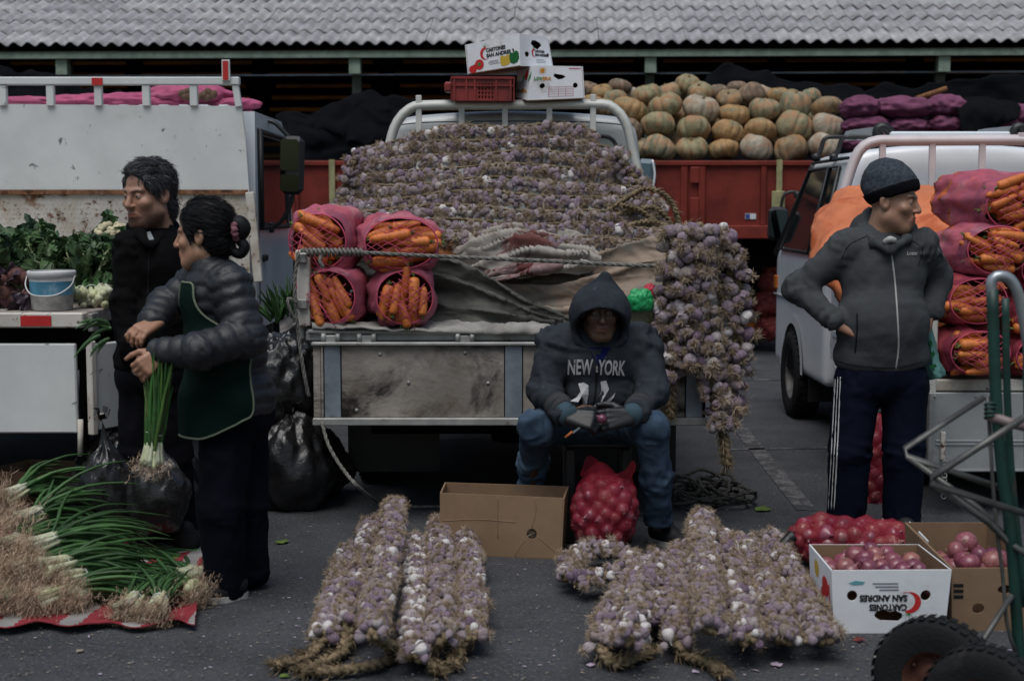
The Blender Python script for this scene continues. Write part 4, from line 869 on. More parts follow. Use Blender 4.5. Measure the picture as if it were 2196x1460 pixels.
def bounds(prims, m=.03):
    lo, hi = A((9, 9, 9)), A((-9, -9, -9))
    for q in prims:
        if q[0] == 'c':
            for c, r in ((q[1], q[3]), (q[2], q[4])): lo = np.minimum(lo, A(c)-r); hi = np.maximum(hi, A(c)+r)
        else: r = max(q[2]); lo = np.minimum(lo, A(q[1])-r); hi = np.maximum(hi, A(q[1])+r)
    return lo-m, hi+m
def cloth(prims, vox=.011, k=.03, cut=None, fold=.008, puff=None, freq=16, seed=0, it=1, torsofold=1.0, extra=None, drape=False):
    """a garment round the limbs: folds run across each limb, strongest at its bends"""
    f0 = prims_sdf(prims, k); f = (lambda p: cut(p, f0(p))) if cut else f0
    lo, hi = bounds(prims); V, F = surf(f, lo, hi, vox); V = relax(V, F, it); N = vnormals(V, F)
    best = np.full(len(V), 9.0); own = np.zeros(len(V), int)
    for i, q in enumerate(prims):
        e = caps(V, *q[1:5]) if q[0] == 'c' else elli(V, *q[1:4]); m = e < best; best[m] = e[m]; own[m] = i
    disp = np.zeros(len(V))
    for i, q in enumerate(prims):
        m = own == i
        if not m.any(): continue
        p = V[m]
        if q[0] == 'c':
            a, b = A(q[1]), A(q[2]); L_ = np.linalg.norm(b-a); ax = (b-a)/max(L_, 1e-6); s = (p-a)@ax; t = np.clip(s/max(L_, 1e-6), 0, 1)
            ends = .35+.9*np.maximum(np.exp(-(t/.28)**2), np.exp(-((1-t)/.28)**2))
        else: ax = A((0, 0, 1)); s = p[:, 2]-q[1][2]; ends = .55*torsofold*np.ones(len(p))
        perp = p-A(q[1])-np.outer((p-A(q[1]))@ax, ax); 
        if drape: tw = s[:, None]*ax*freq*.4+perp*freq*.9; bun_ = ridge(s[:, None]*ax*freq*1.5+perp*freq*.6+seed, 2)-.55; ex = np.clip(ends-.75, 0, 1)*1.6
        else: tw = s[:, None]*ax*freq+perp*freq*.55
        tw = tw+.55*np.stack([noise(p*7+seed), noise(p*7+seed+11), noise(p*7+seed+23)], -1)
        gate = .35+.9*np.clip(.5+1.3*noise(p*6.5+seed+i), 0, 1); cr = ridge(tw+seed+i*3.7, 2)-.55; cr = np.sign(cr)*np.abs(cr)**.8
        disp[m] = fold*gate*((.6*cr+ex*bun_) if drape else ends*cr)
        if puff:
            amp, band = puff; disp[m] += amp*(np.abs(np.sin(math.pi*s/band+.4*i))**.45-.55)+amp*.25*noise(p*A((60, 60, 60)))*(.3+np.abs(np.cos(math.pi*s/band))**4)
    if extra: disp += extra(V)
    V = V+N*disp[:, None]
    return V, F
def mesh_of(name, V, F, m, parent, col=None, smooth=True):
    mb = MB(); mb.add(V, F.tolist(), 0, smooth, col); return mb.build(name, m, parent)
def head_local(jaw=1.0, fat=0.0, smile=0.0):
    def f(p):
        d = elli(p, (0, .016, .036), (.077, .098, .088)); d = smin(d, elli(p, (0, -.022, -.045), (.061+fat, .068, .086)), .03)
        q = p.copy(); q[..., 0] = np.abs(q[..., 0])
        d = smin(d, caps(q, (0, -.072, -.108), (.014, -.066, -.108), .021*jaw, .02*jaw), .03)
        d = smin(d, caps(q, (.048+fat*.6, .0, -.07), (.022, -.058, -.1), .024, .02), .03)       # jaw line
        d = smin(d, elli(q, (.04, -.062, -.026), (.025+fat, .022, .022)), .02)                   # cheek
        d = smin(d, caps(q, (.004, -.086, .022), (.042, -.07, .024), .011, .009), .014)          # brow
        d = smax(d, -elli(q, (.032, -.099, .002), (.021, .018, .014)), .012)                     # eye socket
        d = smin(d, smax(np.linalg.norm(q-A((.031, -.074, .002)), axis=-1)-.0142, -elli(q, (.031, -.0885, .0015), (.0135, .009, .0038)), .002), .005)
        d = smin(d, caps(p, (0, -.087, .012), (0, -.108, -.03), .0085, .0135), .011)             # nose
        d = smin(d, elli(q, (.0125, -.097, -.035), (.0095, .011, .008)), .006)
        d = smax(d, -elli(q, (.007, -.104, -.045), (.005, .007, .004)), .003)
        d = smin(d, elli(p, (0, -.08, -.068), (.03, .018, .022)), .015)
        d = smin(d, caps(q, (0, -.0965, -.0615), (.022, -.086, -.0655+smile), .0058, .0035), .005) # lips
        d = smin(d, caps(q, (0, -.095, -.074), (.019, -.086, -.0705+smile), .0068, .004), .005)
        d = smax(d, -caps(q, (0, -.1035, -.0675), (.024, -.092, -.0685+smile), .0022, .0014), .003)
        d = smax(d, -caps(q, (.02, -.098, -.042), (.034, -.084, -.066), .002, .0025), .008)      # fold beside the mouth
        e = elli(q, (.079, .014, -.008), (.011, .021, .033), rotm(R(-12), 0, R(-18))); e = smax(e, -elli(q, (.09, .006, -.006), (.009, .011, .019)), .004); d = smin(d, e, .008)
        d = smin(d, caps(p, (0, .022, -.075), (0, .045, -.2), .055+fat*.6, .06+fat*.6), .03)
        return d
    return f
def head_cols(L_, lips=(.8, .55, .5), brow=None, stubble=None, beard=None):
    c = np.ones((len(L_), 3)); x, y, z = np.abs(L_[:, 0]), L_[:, 1], L_[:, 2]
    c *= (1+.10*fbm(L_*40, 3))[:, None]
    m = np.exp(-(((z+.046)/.03)**2+(x/.05)**2+((y+.09)/.03)**2)*.5); c *= 1+m[:, None]*A((.12, -.02, -.05))
    lp = np.exp(-((z+.067)/.0095)**4-(x/.023)**4)*(y < -.08); c = c*(1-lp[:, None])+c*A(lips)*lp[:, None]
    if brow is not None:
        b = np.exp(-((z-.023+.15*np.abs(x-.03))/.0055)**4-((x-.03)/.02)**4)*(y < -.05); c = c*(1-.8*b[:, None])+A(brow)*.8*b[:, None]
    if stubble is not None:
        s = np.clip((-.05-z)/.03, 0, 1)*np.clip((.02-y)/.02, 0, 1)*(1-lp)*np.clip((z+.16)/.03, 0, 1); s = np.maximum(s, np.exp(-((z+.052)/.006)**2-(x/.03)**4)*(y < -.08)*.8); s *= .8+.25*noise(L_*300); c = c*(1-s[:, None])+A(stubble)*s[:, None]
    if beard is not None:
        s = np.exp(-((z+.112)/.02)**4-(x/.024)**4)*(y < -.05); c = c*(1-.9*s[:, None])+A(beard)*.9*s[:, None]
    return np.clip(c, 0, 2)
def hand(W, fw, nb, sd, curl=(.5, .55, .6, .7), thumb=.5, sc_=1.0, spread=.12, th_out=.8):
    """capsules of a hand: W wrist, fw along the palm, nb out of the back of the hand, sd towards the thumb"""
    W, fw, nb = A(W), A(fw)/np.linalg.norm(fw), A(nb); nb = nb-fw*(nb@fw); nb /= np.linalg.norm(nb); s_ = np.cross(fw, nb); s_ = s_ if s_@A(sd) > 0 else -s_
    out = []; offs = (.030, .010, -.011, -.029); ln = (.070, .079, .073, .057)
    for j in range(4):
        k0 = W+(fw*.088-(abs(offs[j]))*.12*fw+s_*offs[j]+nb*.004)*sc_; out.append(('c', W+s_*offs[j]*.55*sc_, k0, .0165*sc_, .0125*sc_, .012)); d = fw+s_*(offs[j]/.03)*spread; d /= np.linalg.norm(d); c = curl[j]; p = k0; a = 0
        for sg, l, r0, r1 in ((.9, .45, .0105, .0095), (1.1, .31, .0095, .0088), (.8, .24, .0088, .0072)):
            a += c*sg; dd = d*math.cos(a)-nb*math.sin(a); q = p+dd*ln[j]*l*sc_; out.append(('c', p, q, r0*sc_, r1*sc_, .004)); p = q
    p = W+(fw*.022+s_*.024-nb*.006)*sc_; d = s_*th_out+fw*.75-nb*.35; d /= np.linalg.norm(d); d2 = fw*.95-nb*thumb+s_*.1; d2 /= np.linalg.norm(d2)
    q = p+d*.046*sc_; out.append(('c', p, q, .0165*sc_, .0125*sc_, .012)); e = q+(d*.35+d2*.65)*.034*sc_; out.append(('c', q, e, .0118*sc_, .0105*sc_, .004)); g_ = e+d2*.027*sc_; out.append(('c', e, g_, .0105*sc_, .008*sc_, .004))
    return out
def fine(prims, vox, k=.006):
    lo, hi = bounds(prims, .012); V, F = surf(prims_sdf(prims, k), lo, hi, vox); return relax(V, F, 1, .4), F
m_eye = mat('eye', (1, 1, 1), .15, attr=True)
def eye_mesh(name='eye'):
    mb = MB(); th = np.linspace(0, 2*math.pi, 20, endpoint=False); ph = np.linspace(0, math.pi, 13); T, F_ = np.meshgrid(th, ph); p = np.stack([np.sin(F_)*np.cos(T), -np.cos(F_), np.sin(F_)*np.sin(T)], -1)
    c = np.where((F_ < .30)[..., None], A((.01, .008, .006)), np.where((F_ < .52)[..., None], A((.05, .028, .015)), A((.3, .27, .25)))); mb.grid(p, closed=True, col=c); return mb
EYE = eye_mesh().mesh('eye', m_eye)
class Person:
    def __init__(s, label, Y, foot): s.Y = Y; s.root = thing('person', label, 'person', foot); s.b = MB()
    def W(s, px, py, d=0.0): return A(P(px, py, s.Y+d))
    def head(s, c, yaw, pitch=0, roll=0, skin=None, sc_=1.0, cols={}, **k):
        M3 = rotm(0, 0, R(yaw))@rotm(R(pitch), 0, 0)@rotm(0, R(roll), 0); V, F = surf(head_local(**k), (-.11, -.14, -.26), (.11, .14, .15), .0036); V = relax(V, F, 1, .4)
        s.b.add(V@M3.T*sc_+A(c), F.tolist(), 0, True, head_cols(V, **cols)); s.HM, s.HC, s.HS = M3, A(c), sc_; s.skin = skin
        for x in (-1, 1): s.eyes = getattr(s, 'eyes', [])+[(A(c)+M3@A((x*.031, -.0745, .002))*sc_, M3)]
    def h2w(s, p): return A(p)@s.HM.T*s.HS+s.HC
    def limbs(s, prims, vox=.03, col=(1, 1, 1)): V, F = surf(prims_sdf(prims, .04), *bounds(prims), vox); s.b.add(V, F.tolist(), 0, True, col)
    def hands(s, prims, vox=.0042, col=(.95, .9, .88)): V, F = fine(prims, vox); s.b.add(V, F.tolist(), 0, True, np.clip(A(col)*(1+.12*fbm(V*60, 2))[:, None], 0, 2))
    def finish(s):
        b = s.b.build('body', s.skin, s.root)
        for c, M3 in s.eyes: link('eye', EYE, b, c, M3, .0128*s.HS)
        return b
def skinmat(n, c): return mat(n, c, .5, attr=True, var=.08, vs=25, bump=.12, bs=180, bdist=.002, sss=.08)
def shoe(name, parent, heel, toe, m_up, m_sole, wd=.047, h=.075):
    """heel and toe: ground points"""
    heel, toe = A(heel), A(toe); d = toe-heel; L_ = np.linalg.norm(d); d /= L_; U = A((0, 0, 1))
    pr = [('c', heel+d*.04+U*.055, heel+d*L_*.55+U*.045, .044, .043), ('c', heel+d*L_*.5+U*.043, toe-d*.04+U*.034, .043, .033), ('c', heel+d*.05+U*.06, heel+d*.07+U*(h+.03), .042, .042), ('c', heel+d*.09+U*.075, heel+d*L_*.5+U*.055, .032, .032)]
    f0 = prims_sdf(pr, .02); V, F = surf(lambda p: np.maximum(f0(p), .014-p[..., 2]), *bounds(pr), .009); sh = mesh_of(name, relax(V, F, 1), F, m_up, parent)
    s_ = np.cross(U, d); mb = MB(); n = 26; top = []; bot = []
    for k in range(n):
        a = 2*math.pi*k/n; x = math.cos(a); y = math.sin(a); rr = wd*(1+.08*(x > 0)); c = heel+d*(L_/2)+d*(L_/2+.004)*np.sign(x)*abs(x)**.8+s_*rr*np.sign(y)*abs(y)**.7; top.append(c+U*.024); bot.append(c+U*.001)
    mb.add(top+bot, [tuple(range(n)), tuple(range(2*n-1, n-1, -1))]+[(k, n+k, n+(k+1) % n, (k+1) % n) for k in range(n)]); mb.build('sole', m_sole, sh); return sh
def surface_text(front, txt, px, py, wpx, hpx, off=.0035, ang=0, slant=.0, thick=.0, bend=0):
    """lettering laid on a garment: pixel box -> points on its surface"""
    v, f = text(txt, 1.0, off=thick, shear=slant); v = v.copy(); v[:, 0] /= v[:, 0].max(); keep = v[:, 2] > 0
    # subdivide long faces is not needed: letters are small
    ca, sa = math.cos(R(ang)), math.sin(R(ang)); out = []
    for x, y, z in v:
        a, b = x*wpx, -y*hpx+bend*(2*x-1)**2; out.append(front(px+a*ca-b*sa, py+a*sa+b*ca, off if z > 0 else off-.002, rad=11))
    return A(out), f
def tube_on(name, front, pts, r, m, parent, n=40, off=.002, flat=.5):
    mb = MB(); mb.tube(front.line(pts, n, off), r, 6, flat=flat); return mb.build(name, m, parent)
m_greyfl = mat('grey_fleece', (.055, .059, .063), .95, var=.10, vs=9, bump=.25, bs=300, bdist=.002)
m_seam = mat('dark_seam', (.012, .013, .014), .9)
m_zip = mat('pale_zip', (.38, .38, .36), .7)
m_navy = mat('navy_track_cloth', (.0035, .0055, .014), .8, var=.12, vs=6)
m_stripe = mat('white_stripe', (.5, .5, .5), .8)
m_sole = mat('grey_white_sole', (.4, .38, .35), .7, var=.2, vs=20)
m_black = mat('black_cloth', (.0045, .0043, .0048), .9, var=.15, vs=6)
m_shoe = mat('black_shoe', (.014, .014, .016), .6, var=.2, vs=20)
m_hairblack = mat('black_hair', (.006, .006, .007), .6, var=.3, vs=60, stretch=(1, 1, .15), bump=.4, bs=200, bdist=.003)
# ------------------------------------------------------------ man in the grey fleece
p = Person('man in grey zip fleece and dark beanie, hands on hips, beside the carrot truck', 6.25, G(1880, 1167)); W = p.W
p.head(W(1915, 431, -.02), 62, 6, 0, skinmat('tan_skin', (.3, .165, .105)), 1.06, dict(brow=(.06, .04, .03), beard=(.05, .035, .03), lips=(.75, .5, .45)), fat=.008, smile=.004)
pr = [('e', W(1893, 588), (.19, .122, .2)), ('e', W(1892, 690, -.02), (.205, .158, .2)), ('e', W(1890, 762), (.212, .14, .13)),
      ('c', W(1880, 514, .02), W(1822, 532, .01), .078, .083), ('c', W(1905, 514, .02), W(1968, 530, .01), .078, .083),
      ('c', W(1816, 534, .01), W(1712, 618, .06), .076, .06), ('c', W(1712, 618, .06), W(1790, 688, -.08), .058, .045),
      ('c', W(1972, 532, .02), W(2010, 598, .12), .08, .066), ('c', W(2010, 598, .12), W(1998, 664, .03), .064, .05)]
zc, zs = ZW(797, 6.25), ZW(783, 6.25)
V, F = cloth(pr, .0105, .035, lambda q, d: np.maximum(d, (zc+(zs-zc)*np.clip(np.abs(q[..., 0]-W(1890, 0)[0])/.2, 0, 1)**2)-q[..., 2]), fold=.0095, freq=17, seed=2, torsofold=.55)
jk = mesh_of('fleece_jacket', V, F, m_greyfl, p.root); fr = Front(V)
rg = [W(1866, 462, .1), W(1853, 492, .02), W(1872, 519, -.08), W(1908, 534, -.135), W(1944, 516, -.09), W(1954, 492, .02), W(1930, 468, .1)]
pr2 = [('c', rg[k], rg[(k+1) % 7], .03 if k in (0, 6, 5, 1) else .019, .022) for k in range(7)]+[('e', W(1862, 492, .09), (.085, .055, .075))]
V2, F2 = cloth(pr2, .0095, .02, fold=.006, freq=20, seed=5); mesh_of('hood', V2, F2, m_greyfl, jk)
mb = MB(); mb.tube([W(1898, 520, -.13), W(1908, 513, -.15), W(1918, 516, -.14)], .014, 8, n=8); mb.build('collar_lining', m_zip, jk)
tube_on('zip', fr, [(1910, 530), (1919, 600), (1925, 680), (1927, 745), (1921, 794)], .0042, m_zip, jk)
tube_on('seam', fr, [(1804, 556), (1822, 525), (1862, 505)], .002, m_seam, jk); tube_on('seam', fr, [(1968, 570), (1978, 535), (1950, 512)], .002, m_seam, jk)
tube_on('pocket_edge', fr, [(1838, 672), (1838, 710), (1834, 756)], .0035, m_seam, jk); tube_on('hem_seam', fr, [(1795, 774), (1840, 784), (1920, 788), (1980, 775)], .002, m_seam, jk)
tube_on('sleeve_zip', fr, [(2012, 535), (2026, 552), (2034, 566)], .003, m_zip, jk, 14)
v, f = surface_text(fr, 'Lotto', 1945, 547, 22, 8, slant=.25, thick=.012); mb = MB(); mb.add(v, f); mb.build('lettering', m_zip, jk)
p.hands(hand(W(1795, 691, -.085), W(1836, 706, -.1)-W(1795, 691, -.085), (-.1, -.95, .35), (.1, 0, 1), (.18, .22, .28, .35), .3))
p.hands(hand(W(1998, 664, .02), (-.25, -.2, -.9), (.9, -.3, 0), (0, 1, 0), (.3, .3, .3, .3)))
p.limbs([('e', W(1892, 640, .02), (.14, .09, .26)), ('c', W(1890, 520, .02), W(1890, 780), .06, .1), ('c', W(1822, 532, .02), W(1714, 620, .06), .045, .04), ('c', W(1714, 620, .06), W(1795, 691, -.08), .04, .03), ('c', W(1968, 530, .02), W(2010, 600, .12), .045, .04), ('c', W(2010, 600, .12), W(1998, 664, .02), .04, .03), ('c', W(1840, 800), W(1815, 1130, .02), .07, .045), ('c', W(1940, 800), W(1935, 1130, .02), .07, .045)])
p.finish()
pr = [('e', W(1889, 805), (.2, .13, .13)), ('c', W(1838, 830), W(1822, 965, -.02), .103, .092), ('c', W(1822, 965, -.02), W(1813, 1128, .02), .092, .084), ('c', W(1940, 830), W(1938, 965, -.02), .103, .09), ('c', W(1938, 965, -.02), W(1934, 1128, .02), .09, .084)]
V, F = cloth(pr, .012, .022, fold=.011, freq=11, seed=9, drape=True); tr_ = mesh_of('track_trousers', V, F, m_navy, p.root); fr = Front(V)
for dx in (0, 6, 12):
    tube_on('side_stripe', fr, [(1792+dx*.9, 808), (1787+dx, 900), (1782+dx, 1000), (1777+dx, 1092)], .0032, m_stripe, tr_, 36, .001)
for a, b in (((1815, 1172), (1780, 1185)), ((1935, 1172), (1950, 1192))): shoe('shoe', p.root, G(*a), G(*b), m_shoe, m_sole)
# beanie, in the frame of the head
def local_mesh(nm, fn, lo, hi, vox, m, prs, parent, disp=None, keep=None):
    V, F = surf(fn, lo, hi, vox); V = relax(V, F, 1)
    if disp is not None: V = V+vnormals(V, F)*disp(V)[:, None]
    return mesh_of(nm, prs.h2w(V), F, m, parent)
m_beanie = mat('heather_knit', (.045, .055, .068), 1.0, var=.3, vs=70, bump=.6, bs=260, bdist=.004)
m_band = mat('dark_knit', (.006, .006, .008), 1.0, bump=.6, bs=260, bdist=.004)
crown = lambda q: smin(elli(q, (0, .02, .058), (.094, .116, .1)), elli(q, (0, .045, .098), (.066, .08, .07)), .04)
brim = lambda q: (.012-.45*q[..., 1])-q[..., 2]
bn = local_mesh('beanie', lambda q: np.maximum(crown(q), brim(q)+.02), (-.13, -.13, -.1), (.13, .18, .2), .006, m_beanie, p, p.root, lambda V: .004*fbm(V*22, 2))
local_mesh('beanie_band', lambda q: np.maximum(np.maximum(crown(q)-.005, brim(q)), -(brim(q)+.05)), (-.13, -.13, -.12), (.13, .18, .2), .006, m_band, p, bn, lambda V: .0015*fbm(V*40, 2))
# ------------------------------------------------------------ seated man in the hood
p = Person('seated man in dark hooded sweatshirt and blue jeans, peeling an onion by the tailgate', 6.1, G(1285, 1175)); W = p.W
p.head(W(1288, 664, -.03), 2, 8, 0, skinmat('dark_skin', (.095, .052, .034)), .98, dict(brow=(.3, .3, .3), lips=(1.25, 1.0, .95)))
m_hood = mat('charcoal_sweatshirt', (.03, .0355, .043), .97, var=.2, vs=7, bump=.3, bs=260, bdist=.002, stains=[((.09, .11, .14), 11, .62, .76)])
m_cuff = mat('grey_rib_cuff', (.045, .045, .05), .95, bump=.3, bs=200)
pr = [('e', W(1284, 765, .08), (.185, .135, .16)), ('e', W(1284, 842, .1), (.18, .145, .11)), ('c', W(1275, 722, .09), W(1196, 738, .07), .08, .083), ('c', W(1295, 722, .09), W(1374, 738, .07), .08, .083),
      ('c', W(1190, 742, .06), W(1166, 838, -.01), .08, .068), ('c', W(1166, 838, -.01), W(1208, 884, -.17), .064, .05), ('c', W(1380, 742, .06), W(1398, 840, -.01), .08, .068), ('c', W(1398, 840, -.01), W(1364, 884, -.17), .064, .05), ('e', W(1284, 722, .12), (.11, .09, .08))]
V, F = cloth(pr, .0105, .03, fold=.016, freq=17, seed=21, torsofold=.9); jk = mesh_of('sweatshirt', V, F, m_hood, p.root); fr = Front(V)
hc = W(1285, 672, .02)
def hoodf(q):
    o = smin(elli(q, hc+A((0, -.035, .0)), (.135, .18, .132)), caps(q, hc+A((.012, -.02, .07)), W(1297, 596, -.02), .085, .028), .05)
    o = smin(o, elli(q, W(1285, 728, .07), (.15, .13, .075)), .05)
    i = elli(q, hc+A((0, -.16, -.055)), (.108, .26, .088)); i = smin(i, elli(q, hc+A((0, -.2, -.08)), (.114, .2, .09)), .03); return smax(o, -i, .014)
V, F = surf(hoodf, hc-A((.2, .28, .2)), hc+A((.2, .25, .25)), .0075); V = relax(V, F, 1); V = V+vnormals(V, F)*(.005*fbm(V*A((14, 14, 9))+3, 3))[:, None]; mesh_of('hood', V, F, m_hood, jk)
m_blueT = mat('blue_tshirt', (.008, .012, .07), .9)
mb = MB(); q = [fr(1262, 745, .006), fr(1310, 745, .006), fr(1285, 782, .006), fr(1272, 765, .006)]; mb.add([q[0], q[1], q[2], q[3]], [(0, 3, 2, 1)]); mb.build('tshirt', m_blueT, p.root)
m_print = mat('off_white_print', (.42, .42, .43), .8, var=.15, vs=40)
for tx_, x0, wd in (('NEW', 1217, 56), ('YORK', 1283, 57)):
    v, f = surface_text(fr, tx_, x0, 804, wd, 33, off=.006, slant=.12, thick=.025, ang=2 if tx_ == 'YORK' else -1); mb = MB(); mb.add(v, f); mb.build('lettering', m_print, jk)
for sh_ in ([(1222, 860), (1236, 852), (1246, 838), (1240, 822), (1252, 820), (1262, 826), (1262, 846), (1258, 868), (1250, 868), (1250, 846), (1240, 862)], [(1272, 872), (1284, 850), (1296, 826), (1288, 818), (1300, 816), (1306, 834), (1294, 856), (1284, 872)], [(1292, 868), (1308, 852), (1320, 842), (1316, 852), (1300, 870)]):
    mb = MB(); q = [fr(a, b, .0065) for a, b in sh_]; c = np.mean(q, 0); mb.add([c]+q, [(0, k+1, (k+1) % len(q)+1) for k in range(len(q))]); mb.build('printed_emblem', m_print, jk)
tube_on('zip', fr, [(1279, 784), (1278, 830), (1272, 878)], .0045, m_seam, jk); 
mb = MB(); mb.box(fr(1280, 792, .007), (.008, .004, .026), bev=.001); mb.build('zip_pull', m_metal, jk)
m_glove = mat('black_rubber_glove', (.008, .009, .011), .5, bump=.15, bs=60); m_gcuff = mat('blue_grey_glove_cuff', (.045, .075, .095), .8)
wl, wr = W(1218, 891, -.2), W(1354, 891, -.2)
for nm, w_, e_, o_, sdn, cu in (('left', wl, W(1166, 840, -.01), A((.95, -.2, -.16)), (.2, -.3, .9), (.75, .8, .8, .75)), ('right', wr, W(1398, 842, -.01), A((-.95, -.2, -.1)), (-.2, -.3, .9), (.5, .55, .6, .7))):
    d = (w_-e_)/np.linalg.norm(w_-e_); hp_ = hand(w_+d*.01, o_, (0, -.75, .55) if nm == 'left' else (0, -.85, .3), sdn, cu, .35, 1.12); V, F = fine([(q[0], q[1], q[2], q[3]*1.12, q[4]*1.12, q[5]*.7) for q in hp_], .0045, .0045); gl = mesh_of('glove', V, F, m_glove, p.root)
    mb = MB(); mb.tube([w_-d*.05, w_-d*.01, w_+d*.025], [.05, .048, .041], 20, cap=True); mb.build('glove_cuff', m_gcuff, gl)
    mb = MB(); mb.tube([w_-d*.11, w_-d*.085, w_-d*.05, w_-d*.035], [.058, .06, .057, .052], 22); mb.build('sleeve_cuff', m_cuff, jk)
p.limbs([('e', W(1284, 800, .1), (.13, .09, .16)), ('c', W(1285, 700, .08), W(1285, 880, .15), .06, .11), ('c', W(1196, 738, .07), W(1166, 840, -.01), .05, .045), ('c', W(1166, 840, -.01), wl, .045, .033), ('c', W(1374, 738, .07), W(1398, 842, -.01), .05, .045), ('c', W(1398, 842, -.01), wr, .045, .033), ('c', W(1245, 905, .16), W(1152, 920, -.05), .06, .035), ('c', W(1152, 920, -.05), W(1134, 1100, .29), .035, .03), ('c', W(1330, 905, .16), W(1397, 924, -.12), .06, .035), ('c', W(1397, 924, -.12), W(1412, 1135, .04), .035, .03)])
for w_, o_ in ((wl, A((.95, -.2, -.16))), (wr, A((-.95, -.2, -.1)))): p.limbs(hand(w_, o_, (0, -.8, .4), (0, 0, 1), (.7, .7, .7, .7)), .008)
p.finish()
m_jeans = mat('blue_jeans', (.035, .057, .088), .9, var=.3, vs=5, bump=.2, bs=240, bdist=.002, stains=[((.075, .115, .165), 4.2, .5, .72), ((.016, .035, .065), 6, .58, .75)])
pr = [('e', W(1287, 905, .16), (.185, .15, .1)), ('c', W(1240, 908, .15), W(1150, 916, -.08), .09, .073), ('c', W(1150, 916, -.08), W(1143, 990, .15), .07, .063), ('c', W(1143, 990, .15), W(1132, 1110, .3), .063, .06),
      ('c', W(1332, 908, .15), W(1398, 920, -.14), .09, .073), ('c', W(1398, 920, -.14), W(1408, 1030, -.06), .07, .062), ('c', W(1408, 1030, -.06), W(1412, 1128, .03), .062, .062)]
V, F = cloth(pr, .011, .025, lambda q, d: np.maximum(d, .1-q[..., 2]), fold=.012, freq=15, seed=31); mesh_of('jeans', V, F, m_jeans, p.root)
shoe('shoe', p.root, G(1396, 1160), G(1474, 1178), m_shoe, m_sole, .046); shoe('shoe', p.root, G(1148, 1088), G(1122, 1104), m_shoe, m_sole, .046)
# stool, onion and knife
st = thing('stool', 'black plastic stool under the seated man', 'stool', G(1285, 1150)); sc0 = W(1285, 0, .22)
mb = MB(); mb.box((sc0[0], sc0[1], .44), (.3, .28, .03), bev=.01); mb.build('seat', m_blackpl, st)
for a in (-1, 1):
    for b in (-1, 1): mb = MB(); mb.box((sc0[0]+a*.125, sc0[1]+b*.115, .212), (.045, .04, .42), bev=.006); mb.build('leg', m_blackpl, st)
# ------------------------------------------------------------ woman in the puffer jacket and apron
p = Person('woman in black puffer jacket and green apron, holding a bunch of spring onions', 5.35, G(490, 1285)); W = p.W
p.head(W(434, 504, .0), -97, 5, 0, skinmat('brown_skin', (.34, .185, .115)), .96, dict(brow=(.1, .07, .06), lips=(.75, .5, .45)))
m_puff = mat('charcoal_puffer', (.011, .013, .0175), .55, var=.15, vs=8, bump=.35, bs=70, bdist=.006)
tor = [('e', W(468, 640, .0), (.128, .15, .15)), ('e', W(486, 750), (.152, .168, .17)), ('e', W(505, 850, .0), (.152, .165, .14)), ('c', W(452, 590), W(492, 612, -.1), .062, .075), ('c', W(445, 592, .03), W(420, 608, .12), .062, .07), ('c', W(450, 582), W(446, 560, .0), .066, .06)]
arm = [('c', W(496, 616, -.11), W(527, 722, -.16), .077, .07), ('c', W(527, 722, -.16), W(430, 752, -.27), .07, .062), ('c', W(430, 752, -.27), W(345, 756, -.24), .062, .05), ('c', W(418, 610, .12), W(356, 655, .08), .068, .062), ('c', W(356, 655, .08), W(328, 692, -.06), .062, .054)]
zh = ZW(918, 5.35)
V, F = cloth(tor+arm, .0095, .028, lambda q, d: np.maximum(d, zh+.06*(q[..., 0]-W(500, 0)[0])-q[..., 2]), fold=.004, puff=(.011, .052), freq=24, seed=41); jk = mesh_of('puffer_jacket', V, F, m_puff, p.root)
# apron: a shell over the front of the torso
m_apron = mat('dark_green_apron', (.0035, .014, .011), .85, var=.15, vs=6, bump=.1, bs=120); m_trim = mat('pale_green_trim', (.15, .18, .13), .9, bump=.4, bs=120)
hipz = [('c', W(490, 860, -.0), W(482, 940, -.02), .172, .15)]
V, F = surf(lambda q: smin(prims_sdf(tor[:3]+hipz, .04)(q)-.016, 9+0*q[..., 0], .01), *bounds(tor+hipz, .06), .0125); V = relax(V, F, 2)
fw = A((-.80, -.60, 0)); cc = W(482, 760); rel = (V-cc)@fw; latr = (V-cc)@A((.60, -.80, 0)); z = V[:, 2]; zt_, zm, zb_ = ZW(600, 5.35), ZW(735, 5.35), ZW(928, 5.35)
wid = np.where(z > zm, .07+.17*np.clip((zt_-z)/(zt_-zm), 0, 1)**2.2, .24); 
lowc = zb_+.16*np.clip((latr-.10)/.13, 0, 1)**2.5
ok = (rel > -.03) & (np.abs(latr) < wid) & (z < zt_) & (z > lowc) & (rel > -.02)
Fk = F[ok[F].all(1)]; us = np.unique(Fk); re_ = np.full(len(V), -1); re_[us] = np.arange(len(us)); V, Fk = V[us], re_[Fk]
V = V+A((0, 0, 0))+vnormals(V, Fk)*(.006*fbm(V*A((9, 9, 4)), 2))[:, None]
ap = mesh_of('apron', V, Fk, m_apron, p.root)
ed = {}
for q in Fk:
    for k in range(4): a, b = int(q[k]), int(q[(k+1) % 4]); ed.setdefault((min(a, b), max(a, b)), []).append((a, b))
nx = {e[0][0]: e[0][1] for e in ed.values() if len(e) == 1}; loops = []
while nx:
    s = next(iter(nx)); lp = [s]; c = nx.pop(s)
    while c != s and c in nx: lp.append(c); c = nx.pop(c)
    loops.append(lp)
lp = max(loops, key=len); q = V[lp]
for _ in range(6): q = (np.roll(q, 1, 0)+q+np.roll(q, -1, 0))/3
mb = MB(); mb.tube(spline(q, 140, True)+A((0, -.002, 0)), .0042, 6, closed=True); mb.build('trim', m_trim, ap)
fr2 = Front(np.concatenate([V])); 
